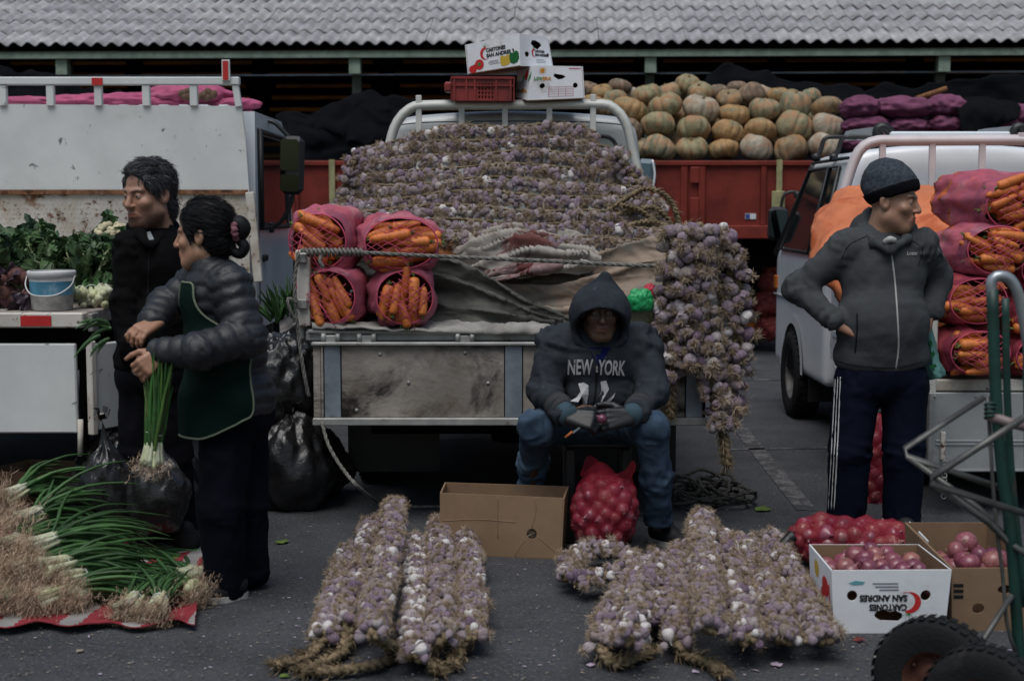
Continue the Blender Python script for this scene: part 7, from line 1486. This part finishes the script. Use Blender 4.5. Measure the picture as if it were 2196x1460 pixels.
# striped cloth under them
m_clothr = mat('red_stripe_cloth', (.24, .035, .045), .9, var=.15, vs=8, bump=.3, bs=160, bdist=.003); m_clothg = mat('grey_stripe_cloth', (.26, .25, .24), .9, var=.15, vs=8, bump=.3, bs=160, bdist=.003)
L1, L2 = A(G(-90, 1362)), A(G(422, 1352)); b1, b2 = A(G(-90, 1080)), A(G(440, 1190)); nu, nv = 60, 150; U, V_ = np.meshgrid(np.linspace(0, 1, nu), np.linspace(0, 1, nv), indexing='ij')
g_ = (L1*(1-V_)[..., None]+L2*V_[..., None])*(1-U)[..., None]+(b1*(1-V_)[..., None]+b2*V_[..., None])*U[..., None]; e_ = np.maximum(np.exp(-U*14), np.exp(-(1-V_)*22)); g_[..., 2] = .009+e_*(.014+.02*np.clip(fbm(g_*7+2, 2)+.35, 0, 2))+.004*np.abs(fbm(g_*9, 2)); g_[..., 1] += .03*e_*np.sin(V_*23)
mb = MB(); mb.sheet(g_, .004); xs = g_[..., 0]
nf = (nu-1)*(nv-1); sel = [(int(math.floor(((xs[i, j]+xs[i, j+1])/2+.09)/.075)) % 3) == 1 for i in range(nu-1) for j in range(nv-1)]; mb.m[:nf] = [1 if s else 0 for s in sel]; mb.m[nf:2*nf] = mb.m[:nf]
tag(mb.build('striped_cloth', [m_clothr, m_clothg]), 'red and grey striped cloth on the asphalt under the spring onions', 'cloth')
# ------------------------------------------------------------ leafy greens on the left truck
m_chard = mat('chard_leaf', (.03, .075, .022), .4, rcols=[(.028, .07, .02), (.045, .1, .03), (.02, .05, .02), (.06, .12, .045)], attr=True, var=.3, vs=4, translucent=.15, bump=.5, bs=9, bdist=.05)
m_celery = mat('celery_leaf', (.06, .12, .04), .5, rcols=[(.05, .105, .035), (.085, .15, .055), (.04, .085, .03)], attr=True, var=.3, vs=4, translucent=.15)
m_stalk = mat('pale_stalk', (.36, .42, .22), .5, var=.2, vs=15)
def leaf_mesh(seed, lobes=0, wide=.42, ruffle=.07):
    r_ = np.random.default_rng(seed); nu, nv = 14, 11; U, V_ = np.meshgrid(np.linspace(0, 1, nu), np.linspace(-1, 1, nv), indexing='ij'); prof = np.sin(np.clip(U, 0, 1)**.75*math.pi)**.7*wide
    if lobes: prof = prof*(.62+.38*np.abs(np.sin(U*math.pi*lobes)))
    x = V_*prof; z = U*1.0; y = ruffle*np.sin(U*17+V_*3+seed)*np.abs(V_)**1.5+.12*np.abs(V_)*prof-.25*U**2+.03*fbm(np.stack([U*5, V_*3, U*0+seed], -1), 2)
    p_ = np.stack([x, y, z], -1); c = np.ones((nu, nv, 3))*(.8+.35*np.abs(V_))[..., None]; c = np.where((np.abs(V_) < .12)[..., None], A((2.4, 2.0, 2.2)), c)
    mb = MB(); mb.grid(p_, col=c); mb.tube([(0, 0, -.35), (0, .01, 0), (0, -.02, .35), (0, -.12, .7)], [.035, .03, .02, .008], 6, mi=1, n=9); return mb
def celery_mesh(seed):
    r_ = random.Random(seed); mb = MB(); mb.tube([(0, 0, -.7), (0, .03, 0), (0, -.02, .5)], [.05, .035, .015], 6, mi=1, n=8)
    for k in range(9):
        z0 = r_.uniform(.0, .55); a = r_.uniform(0, 6.28); d = A((math.cos(a)*.8, math.sin(a)*.5, .7)); d /= np.linalg.norm(d); s_ = r_.uniform(.28, .45); M3 = frame(d, (math.cos(a+1), .3, .5)); o = A((0, 0, z0)); mb.tube([o, o+d*s_*.4], .012, 5, mi=1)
        for q in (-1, 0, 1):
            w_ = s_*.55; pts = []
            for t in (0, .25, .5, .75, 1):
                wd = w_*.42*math.sin(math.pi*min(1, t*.9+.1))*(1 if round(t*4) % 2 else .7)
                for e in (-1, 0, 1): pts.append(o+M3@A((e*wd+q*.45*t*w_, .08*abs(e)*w_+.12*math.sin(5*t+q), s_*.4+t*w_*(1-.2*abs(q)))))
            mb.grid(A(pts).reshape(5, 3, 3))
    return mb
CHARD = [leaf_mesh(k, 0, .46+.06*(k % 3), .12+.03*(k % 2)).mesh('leaf', [m_chard, m_stalk]) for k in range(5)]; CEL = [celery_mesh(k).mesh('leaf_stalk', [m_celery, m_stalk]) for k in range(4)]
def greens(label, name, c, mesh, n, size, aim, spread, seed, group='leafy greens on the left truck', nm='leaf'):
    R_ = random.Random(seed); c = A(c); root = thing(name, label, 'vegetable', c, group)
    for k in range(n):
        d = A(aim)+A([R_.gauss(0, spread) for _ in range(3)]); o = c+A([R_.gauss(0, size*.22), R_.gauss(0, size*.2), R_.gauss(0, size*.1)]); link(nm, mesh[R_.randrange(len(mesh))], root, o, frame(d)@rotm(0, 0, R_.uniform(0, 6.28)), size*R_.uniform(.7, 1.15))
    return root
GRN = [('dark chard bunch standing highest at the left edge of the truck bed', 'chard_bunch', 60, 560, 7.5, CHARD, 22, .22, (-.1, -.4, .8), .5), ('chard bunch at the far left edge, behind the beets', 'chard_bunch', -20, 560, 7.3, CHARD, 20, .22, (.2, -.6, .6), .5), ('chard bunch directly behind the bucket, leaves lying flat', 'chard_bunch', 130, 580, 7.1, CHARD, 22, .21, (.2, -.8, .45), .5),
       ('dark cabbage-like leaves right of the bucket, at the back', 'chard_bunch', 195, 570, 7.5, CHARD, 20, .2, (.2, -.4, .6), .5), ('bunch of greens beside the cauliflower at the older man shoulder', 'chard_bunch', 245, 545, 7.6, CHARD, 20, .2, (.3, -.4, .5), .5), ('low chard bunch between the beets and the celery', 'chard_bunch', 40, 600, 6.9, CHARD, 20, .19, (.1, -.9, .35), .5), ('chard bunch behind the celery heads near the older man', 'chard_bunch', 225, 610, 6.95, CHARD, 16, .18, (.1, -.5, .6), .5),
       ('celery bunch above the bucket, feathery pale leaves', 'celery_bunch', 95, 570, 6.75, CEL, 9, .24, (-.5, -.35, .5), .35), ('celery bunch right of the bucket, feathery leaves upward', 'celery_bunch', 190, 590, 6.7, CEL, 11, .24, (.1, -.3, .9), .4), ('celery bunch beside the older man jacket, hanging leaves', 'celery_bunch', 232, 580, 6.7, CEL, 9, .22, (.2, -.2, .8), .4), ('celery bunch at the left picture edge over the beets', 'celery_bunch', 10, 570, 6.7, CEL, 9, .24, (-.1, -.5, .6), .4)]
for k, (lab, nm, px, py, Y, ms, n, s_, am, spd) in enumerate(GRN): greens(lab, nm, P(px, py, Y), ms, n, s_, am, spd, 100+k)
# celery and leek butts lying toward the camera
for k, (px, py, tx_, ty_, lab) in enumerate([(178, 655, 165, 600, 'pale celery heart beside the bucket, cut end forward'), (200, 640, 190, 590, 'second pale celery heart right of the bucket'), (232, 650, 200, 575, 'thick leek with white cut end near the older man'), (215, 655, 215, 600, 'short celery heart in front of the leek')]):
    b_ = A(P(px, py, 6.4)); b_[2] = LZ+.045; onion_bunch(lab, b_, A(P(tx_, ty_, 6.75))-b_, L_=.14, n=12, spread=.3, seed=60+k, nroot=14, fluff=.02, bulb=.017, group='celery hearts on the left truck', floor=False)
mb = MB(); c_ = A(P(242, 503, 7.55))
for k in range(60): d = A([rnd.gauss(0, 1) for _ in range(3)]); d /= np.linalg.norm(d); d[2] = abs(d[2]); q = c_+d*A((.085, .085, .055)); mb.lathe([(.004, -.03), (.016, -.012), (.02, .0), (.013, .014), (.002, .018)], 7, q, frame(d))
tag(mb.build('cauliflower', mat('cauliflower_curd', (.5, .45, .3), .8, var=.2, vs=40)), 'cream cauliflower head among greens at the older man shoulder', 'cauliflower')
# beets
m_beet = mat('beet_skin', (.09, .035, .035), .7, rcols=[(.075, .03, .033), (.13, .06, .05), (.055, .022, .028), (.16, .1, .09)], var=.35, vs=1.6, stains=[((.2, .15, .13), 2, .6, .75)])
mb = MB(); mb.lathe([(.02, -1.5), (.05, -1.2), (.3, -.9), (.8, -.5), (1, 0), (.9, .5), (.5, .85), (.15, .95), (.12, 1.1)], 18); BEET = mb.mesh('beet', m_beet)
for k, (px, py, r_, lab) in enumerate([(13, 628, .05, 'round beet at the left edge, upper'), (14, 655, .045, 'pale beet below it with tail root'), (-8, 662, .05, 'beet half cut by the left edge'), (36, 592, .042, 'reddish beet on top of the beet heap'), (58, 598, .038, 'small beet on top next to the bucket'), (40, 640, .05, 'dark beet in the middle of the heap'), (60, 655, .045, 'dark beet touching the bucket'), (2, 600, .045, 'dark beet under the celery at the left edge'), (30, 664, .042, 'lowest beet on the plank edge')]):
    q = A(P(px, py, 6.42)); q[2] = max(q[2], LZ+r_*.9); o = link('beet', BEET, None, q, frame((rnd.gauss(0, .5), rnd.gauss(0, .5), 1)), r_); tag(o, lab, 'beet', 'beets on the left truck')
m_beetleaf = mat('beet_leaf', (.05, .03, .045), .5, var=.3, vs=12); BL = [leaf_mesh(30+k, 0, .3).mesh('leaf', [m_beetleaf, m_beet]) for k in range(2)]
greens('wilted purple beet leaves hanging beside the bucket', 'beet_leaves', P(62, 640, 6.33), BL, 7, .1, (.2, -.7, -.3), .5, 140); greens('purple beet leaves on top of the beet heap', 'beet_leaves', P(10, 600, 6.4), BL, 7, .1, (.1, -.5, .7), .5, 141)
# bucket
bc = A(P(113, 672, 6.3)); bc[2] = LZ+.002; bk_ = thing('bucket', 'white plastic bucket with faded blue label standing among the vegetables', 'bucket', bc)
m_bw = mat('dirty_white_plastic', (.55, .56, .56), .5, var=.08, vs=8, stains=[((.3, .29, .27), 9, .58, .75)]); m_bb = mat('faded_blue_label', (.07, .24, .36), .5, var=.2, vs=9, stains=[((.3, .42, .48), 10, .55, .75)]); m_bg = mat('greyed_label', (.3, .29, .27), .6, var=.2, vs=20, stains=[((.45, .44, .42), 14, .55, .7)])
H_ = .172; rb, rt2 = .086, .098; rad_ = lambda z: rb+(rt2-rb)*z/H_
mb = MB(); mb.lathe([(rb*.96, 0), (rb, .004), (rad_(H_), H_), (rad_(H_)-.003, H_), (rb-.004, .008), (.001, .008)], 40, bc, cap=False); mb.build('shell', m_bw, bk_)
for z0, z1, m, nm in ((.006, .066, m_bg, 'grey_label'), (.068, .128, m_bb, 'blue_label')): mb = MB(); mb.lathe([(rad_(z0)+.0012, z0), (rad_(z1)+.0012, z1)], 40, bc, cap=False); mb.build(nm, m, bk_)
mb = MB(); mb.lathe([(rt2-.004, H_-.03), (rt2+.006, H_-.028), (rt2+.007, H_-.004), (rt2+.003, H_+.002), (rt2-.004, H_+.001)], 40, bc, cap=False); mb.build('rim', m_bw, bk_)
mb = MB(); mb.tube([bc+A((x, y, z)) for x, y, z in ((-.106, -.01, .15), (-.1, -.05, .11), (-.06, -.1, .075), (0, -.112, .066), (.06, -.1, .075), (.1, -.05, .11), (.106, -.01, .15))], .0032, 6, n=30); mb.build('handle', m_bw, bk_)
# ------------------------------------------------------------ sacks on roofs and the background heap
m_potnet = mat('pink_sack_weave', (.4, .085, .17), .7, var=.15, vs=7, stains=[((.5, .18, .26), 5, .55, .75)], bump=.3, bs=80); m_purp = mat('purple_sack_weave', (.16, .05, .1), .75, var=.2, vs=7, stains=[((.22, .09, .15), 6, .55, .7)], bump=.4, bs=60)
def pillow(label, c, r, rz=0, m=None, seed=0, group=None, ear=.25, name='sack'):
    """tied sack lying on its side: long axis local x, ears at the ends"""
    ph = np.linspace(-math.pi/2, math.pi/2, 30); th = np.linspace(0, 2*math.pi, 44, endpoint=False); F_, T = np.meshgrid(ph, th, indexing='ij'); cf = np.cos(F_)**.6; d = np.stack([np.sin(F_), cf*np.cos(T), cf*np.sin(T)], -1)
    e = np.clip((np.abs(d[..., 0])-.86)/.14, 0, 1); s = 1+.14*fbm(d*2.2+seed*3, 3); q = d*s[..., None]*A(r); q[..., 0] *= 1+ear*e**2; q[..., 1] *= 1+.5*e**3; mb = MB(); mb.grid(q@rotm(0, 0, R(rz)).T+A(c), closed=True); return tag(mb.build(name, m), label, 'sack', group)
for k, (px, py, r, rz, lab) in enumerate([(365, 208, (.17, .2, .085), 0, 'pink potato sack on the left truck roof, left of the open one'), (430, 206, (.2, .2, .085), 8, 'open pink potato sack on the left truck roof showing potatoes'), (60, 222, (.25, .2, .05), 0, 'low pink sack on the left truck roof at the far left'), (160, 220, (.2, .2, .055), 0, 'low pink sack on the left truck roof, second from left'), (205, 218, (.15, .2, .06), 0, 'small pink sack on the left truck roof in the third rail gap'), (280, 218, (.22, .2, .065), 0, 'pink sack on the left truck roof in the fourth rail gap'), (350, 222, (.2, .2, .06), 0, 'low pink sack in front of the open potato sack'), (500, 224, (.17, .15, .05), 10, 'pink sack at the right end of the left truck roof')]):
    pillow(lab, P(px, py, 10.55), r, rz, m_potnet, k, 'pink sacks on the left truck roof')
m_pot = mat('potato_skin', (.13, .085, .06), .9, var=.2, vs=12); mb = MB(); mb.lathe([(.02, -1), (.6, -.85), (.95, -.3), (1, .2), (.75, .75), (.2, 1)], 12); POT = mb.mesh('potato', m_pot)
for k, (px, py) in enumerate([(392, 200), (403, 196), (415, 202), (405, 208), (438, 202), (448, 198), (458, 203), (445, 209), (396, 208), (428, 207)]): tag(link('potato', POT, None, P(px, py, 10.335), frame([rnd.gauss(0, 1) for _ in range(3)]), (.026, .026, .034)), 'brown potato showing in the open pink sack on the left truck roof', 'potato', 'potatoes in the pink sack')
for k, (a, b) in enumerate((((525, 232), (560, 258)), ((530, 250), (556, 300)))):
    mb = MB(); q0, q1 = A(P(a[0], a[1], 11.2)), A(P(b[0], b[1], 11.2)); g_ = np.stack([q0+(q1-q0)*t+A((0, 0, w_*.05*(1-t)))+A((0, .03*math.sin(8*t+w_*2), .01*math.sin(11*t))) for t in np.linspace(0, 1, 12) for w_ in np.linspace(-1, 1, 6)]).reshape(12, 6, 3); mb.sheet(g_, .003); tag(mb.build('sack_scrap', m_potnet), 'pink net scrap hanging %s at the right end of the left truck roof' % ('higher', 'lower')[k], 'net scrap')
PSY = 13.6
for k, (px, py, r, lab) in enumerate([(1845, 232, (.16, .25, .115), 'upper left purple sack of the pile right of the pumpkins'), (1938, 232, (.28, .25, .11), 'long upper purple sack in the middle of the pile'), (2025, 230, (.17, .25, .115), 'upper right purple sack beside the black sheet'), (1858, 270, (.2, .25, .1), 'lower left purple sack of the pile'), (1942, 272, (.19, .25, .09), 'lower middle purple sack of the pile'), (2025, 268, (.17, .25, .1), 'lower right purple sack of the pile'), (2140, 268, (.2, .25, .1), 'purple sack lying low near the right picture edge'), (2195, 250, (.15, .25, .12), 'purple sack cut by the right picture edge'), (1880, 305, (.3, .25, .1), 'purple sack at the bottom of the pile above the light bar, left'), (2040, 305, (.35, .25, .1), 'purple sack at the bottom of the pile above the light bar, right'), (2180, 300, (.2, .25, .1), 'purple sack at the bottom right of the pile')]):
    pillow(lab, P(px, py, PSY), r, rnd.uniform(-8, 8), m_purp, 20+k, 'purple sacks piled in the background', .12)
pt = thing('pallet_stack', 'dark pallet stack carrying the purple sacks behind the right truck', 'pallets', (XW(2000, PSY), PSY, 0))
for k in range(9): rbox('pallet', XW(1800, PSY), XW(2260, PSY), PSY-.35, PSY+.5, .02+k*.205, .02+k*.205+.19, m_darkwood, pt, .01)
mb = MB(); mb.sheet(wrinkle(loft([[P(2050, 218, 13.5), P(2080, 205, 13.5), P(2130, 208, 13.5), P(2190, 225, 13.5)], [P(2058, 250, 13.25), P(2085, 235, 13.25), P(2130, 240, 13.25), P(2180, 255, 13.25)], [P(2062, 290, 13.2), P(2085, 300, 13.2), P(2110, 290, 13.2), P(2150, 270, 13.25)]], 20, 30), .02, 5), .005); tag(mb.build('black_sheet', m_netblack), 'black plastic sheet draped over the purple sacks at right', 'sheet')
mb = MB(); mb.tube([P(1965, 212, 13.7), P(2030, 190, 13.7)], .028, 6); tag(mb.build('wooden_stake', mat('bark_wood', (.2, .1, .05), .9, var=.3, vs=20)), 'short wooden stake lying on the purple sacks', 'stake')
cp_ = P(1613, 708, 15); mb = pumpkin_mesh(77, 11, .07, .78); mb.xf(np.eye(3)*.19, cp_); tag(mb.build('pumpkin', [mat('cream_pumpkin', (.42, .36, .22), .6, var=.15, vs=8), m_stem]), 'cut cream pumpkin on the ground under the red trailer', 'pumpkin')
mb = MB(); mb.lathe([(.12, 0), (.1, .01), (.001, .012)], 20, A(cp_)+A((-.09, -.14, .02)), frame((-.6, -.8, .1))); tag(mb.build('pumpkin_flesh', mat('orange_flesh', (.6, .16, .02), .6)), 'orange cut face of the cream pumpkin under the trailer', 'pumpkin')
# ------------------------------------------------------------ orange tarpaulin on the right truck
m_orange = mat('orange_tarpaulin', (.66, .2, .08), .55, var=.1, vs=3, translucent=.12, stains=[((.5, .11, .03), 4, .5, .65)], bump=.2, bs=12, bdist=.02)
cloth_sheet('tarpaulin', 'bright orange tarpaulin covering the load of the right truck', [
    [(1775, 455, 8.75), (1800, 415, 8.75), (1850, 398, 8.8), (1960, 390, 8.8), (2080, 388, 8.8), (2260, 392, 8.8)], [(1750, 470, 8.5), (1785, 435, 8.5), (1850, 412, 8.5), (1960, 404, 8.5), (2080, 410, 8.4), (2260, 420, 8.3)],
    [(1738, 520, 8.2), (1770, 492, 8.1), (1850, 470, 8.0), (1960, 460, 8.0), (2080, 470, 7.8), (2260, 480, 7.8)], [(1728, 575, 8.0), (1765, 570, 7.8), (1850, 560, 7.6), (1960, 560, 7.5), (2080, 560, 7.5), (2260, 560, 7.5)], [(1732, 612, 7.95), (1772, 608, 7.72), (1850, 640, 7.5), (1960, 640, 7.4), (2080, 660, 7.45), (2260, 660, 7.45)], [(1738, 618, 8.0), (1780, 625, 7.75), (1850, 720, 7.5), (1960, 740, 7.4), (2080, 760, 7.45), (2260, 760, 7.45)]], m_orange, 'tarpaulin', 60, 80, .03, 2.6, 5, (1, 1, 1), .004)
# green and red plastic bags by the hanging garlic
bag('small bright green plastic bag hanging beside the garlic', P(1372, 668, 6.42), (.062, .04, .06), 9, False, m=mat('green_plastic', (.03, .4, .14), .35, translucent=.3, var=.2, vs=12), name='plastic_bag', group=None, wr=.14)
bag('scrap of red plastic bag behind the green one', P(1394, 634, 6.48), (.03, .02, .03), 12, False, m=mat('red_plastic', (.5, .03, .06), .4), name='plastic_bag', group=None, wr=.14)
bag('olive net bag drooping below the green plastic bag', P(1372, 700, 6.46), (.07, .04, .09), 14, False, m=mat('olive_net', (.09, .1, .05), .7, alpha=.75), name='net_bag', group=None, wr=.12)
# teal plastic bag behind the man in grey
mb = MB(); m_teal = mat('mint_plastic_bag', (.2, .46, .4), .5, translucent=.3, var=.1, vs=10); mb.sheet(wrinkle(loft([[P(1985, 695, 6.45), P(1995, 692, 6.42), P(2004, 700, 6.45)], [P(1983, 745, 6.43), P(1996, 740, 6.36), P(2009, 745, 6.42)], [P(1984, 790, 6.42), P(2002, 788, 6.33), P(2018, 782, 6.4)], [P(1988, 816, 6.42), P(2008, 812, 6.34), P(2030, 806, 6.42)]], 30, 18), .012, 9), .004); tb = tag(mb.build('plastic_bag', m_teal), 'mint green printed plastic bag hanging behind the man in grey', 'bag')
for pts in ([(1992, 735), (1997, 728), (2000, 738), (1996, 748)], [(1995, 760), (2001, 752), (2006, 758), (2000, 768)], [(1993, 785), (2006, 780), (2010, 786), (1996, 792)]):
    mb = MB(); mb.add([P(a, b, 6.325) for a, b in pts], [(0, 1, 2, 3)]); mb.build('printed_leaf', pk['dkgreen'], tb)
# onion and knife of the seated man
tag(link('onion', ONION[2], None, P(1291, 898, 5.82), frame((-.8, -.2, .5)), .021), 'small red onion held in the gloved hands of the seated man', 'onion')
kn = thing('knife', 'small knife with orange wooden handle in the gloved hand', 'knife', P(1225, 930, 5.84)); mb = MB(); mb.tube([P(1212, 938, 5.84), P(1228, 925, 5.84)], .009, 8, flat=.6); mb.build('handle', mat('orange_wood_handle', (.35, .1, .03), .6), kn); mb = MB(); mb.add([P(1228, 925, 5.84), P(1262, 900, 5.86), P(1262, 905, 5.86), P(1229, 930, 5.84)], [(0, 1, 2, 3)]); mb.build('blade', m_galv, kn)
# ------------------------------------------------------------ hand cart in the right foreground
m_cgreen = mat('green_cart_paint', (.008, .04, .03), .5, var=.25, vs=10, stains=[((.05, .04, .03), 14, .6, .72)]); m_csteel = mat('worn_cart_steel', (.1, .1, .095), .5, metal=.5, var=.25, vs=14, stains=[((.13, .08, .05), 16, .6, .72)]); m_chrome = mat('bare_handle_steel', (.34, .37, .39), .35, metal=.6, stains=[((.25, .26, .25), 8, .55, .7)])
KY = 4.15; kp = lambda px, py, d=0: A(P(px, py, KY+d))
ct = thing('hand_cart', 'green steel hand cart with pneumatic wheels in the right foreground', 'hand cart', G(2120, 1560))
def bar(nm, pts, r, m, n=None): mb = MB(); mb.tube(pts, r, 10, n=n); return mb.build(nm, m, ct)
bar('handle', [kp(2128, 640), kp(2126, 605), kp(2140, 592), kp(2165, 598), kp(2183, 630), kp(2196, 690), kp(2215, 800)], .0165, m_chrome, 30)
bar('upright', [kp(2128, 620), kp(2136, 850), kp(2150, 1020), kp(2168, 1150), kp(2190, 1470)], .018, m_cgreen, 20); bar('upright', [kp(2156, 640, .25), kp(2160, 850, .25), kp(2172, 1050, .25), kp(2200, 1300, .25)], .012, m_cgreen, 20); bar('upright', [kp(2205, 700, .05), kp(2210, 1000), kp(2215, 1460)], .018, m_cgreen)
bar('upright', [kp(2118, 850, .02), kp(2134, 1100, 0), kp(2150, 1230, 0), kp(2160, 1340, -.02), kp(2180, 1400, -.02)], .006, m_csteel, 16)
bar('frame_bar', [kp(2110, 852, .2), kp(1940, 962, .15), kp(1945, 978, .1), kp(2160, 1050, .05)], .0095, m_csteel); bar('frame_bar', [kp(2200, 893, -.1), kp(2000, 1022, -.05), kp(1996, 1036, -.05), kp(2210, 1105, -.12)], .0105, m_csteel)
bar('frame_bar', [kp(1945, 978, .1), kp(2100, 1090, .05), kp(2165, 1160, 0)], .009, m_csteel); bar('frame_bar', [kp(1998, 1034, -.05), kp(2120, 1120, -.02), kp(2165, 1165, 0), kp(2205, 1190, -.05)], .0105, m_csteel)
bar('cross_tube', [kp(2120, 890, 0), kp(2160, 905, -.02), kp(2205, 915, -.04)], .016, mat('dull_pinkish_tube', (.16, .12, .12), .5, var=.2)); bar('axle_stay', [kp(2170, 1275, -.02), kp(2110, 1370, -.06), kp(2060, 1440, -.1)], .009, m_csteel)
for k in range(4): mb = MB(); mb.tube([kp(2126+14*math.cos(t), 868+k*9+4*math.sin(t), -.0+.02*math.sin(t)) for t in np.linspace(0, 6.28, 14)[:-1]], .004, 5, closed=True); mb.build('twine_wrap', m_cgreen, ct)
wm = mat('rusty_rim', (.1, .04, .028), .6, var=.3, vs=10)
wc = kp(2008, 1458, -.02); wheel(ct, wc, .188, .085, rotm(0, 0, R(52)), rimmat=wm, rr=.5); wheel(ct, kp(2112, 1515, -.42), .165, .085, rotm(0, 0, R(52)), rimmat=wm, rr=.5)
bar('axle', [wc, kp(2112, 1515, -.42)], .012, m_csteel); bar('foot_frame', [kp(2190, 1470), kp(2100, 1480, -.2), wc], .012, m_csteel)
# ------------------------------------------------------------ litter on the asphalt
m_skinlit = mat('fallen_garlic_skin', (.4, .33, .42), .8, var=.2); m_leaflit = mat('fallen_leaf', (.22, .05, .05), .8, var=.3); m_greenlit = mat('crushed_green', (.1, .15, .04), .8, var=.3); m_straw2 = mat('straw_bits', (.22, .19, .15), .9, var=.3)
def flake(label, px, py, s, m, seed, name='litter', cat='litter', lobes=0):
    r_ = random.Random(seed); c = A(G(px, py)); n = 10 if not lobes else lobes*2; mb = MB(); v = [c+A((0, 0, .006+.3*s))]
    for k in range(n): a = 2*math.pi*k/n; rr = s*(1 if not lobes or k % 2 else .45)*r_.uniform(.7, 1.1); v.append(c+A((rr*math.cos(a), rr*1.2*math.sin(a), .005+s*.25*r_.random())))
    mb.add(v, [(0, k+1, (k+1) % n+1) for k in range(n)]); return tag(mb.build(name, m), label, cat, 'litter on the asphalt')
flake('dry red maple-like leaf on the asphalt in front of the white carton', 1843, 1375, .028, m_leaflit, 1, 'fallen_leaf', 'leaf', 5); flake('purple garlic skin in front of the right garlic bundle', 1665, 1428, .02, m_skinlit, 2); flake('white garlic skin near the braid tail, centre bottom', 1268, 1428, .016, m_skinlit, 3); flake('pale garlic skin at the bottom edge below the bundles', 1492, 1443, .014, m_skinlit, 4)
flake('green leaf scrap on the asphalt left of the garlic bundle', 605, 1165, .03, m_greenlit, 5); flake('pale green stalk scrap at the bottom edge', 610, 1452, .018, m_greenlit, 6); flake('red onion skin scrap behind the shoe', 1478, 1128, .025, m_leaflit, 7); flake('red onion skin scrap right of the shoe', 1465, 1150, .02, m_leaflit, 8); flake('orange carrot end beside the coiled rope', 1524, 1104, .022, m_carrot, 9); flake('crushed green leaf right of the coiled rope', 1635, 1094, .045, m_greenlit, 10); flake('yellow straw scrap beside the striped cloth', 170, 1398, .015, m_straw2, 11); flake('white plastic scrap behind the coiled rope', 1470, 1060, .02, m_zip, 12); flake('dark leaf on the cloth among the spring onion roots', 35, 1332, .03, m_chard, 13)
mb = MB(); R_ = random.Random(5)
for k in range(2000):
    px, py = R_.uniform(-60, 2260), 1010+450*R_.random()**.8; c = A(G(px, py)); a = R_.uniform(0, 6.28); l, w_ = R_.uniform(.003, .011)*(2.2 if R_.random() < .06 else 1), R_.uniform(.0015, .004)*(2 if R_.random() < .06 else 1); d, n_ = A((math.cos(a), math.sin(a), 0))*l, A((-math.sin(a), math.cos(a), 0))*w_; mb.add([c-d+A((0, 0, .005)), c-n_+A((0, 0, .006)), c+d+A((0, 0, .005)), c+n_+A((0, 0, .007))], [(0, 1, 2, 3)], R_.choice((0, 0, 1, 2)))
tag(mb.build('litter_crumbs', [m_straw2, m_skinlit, mat('grey_grit', (.14, .14, .14), .9)]), 'crumbs of straw, skins and grit scattered on the asphalt', 'litter', kind='stuff')
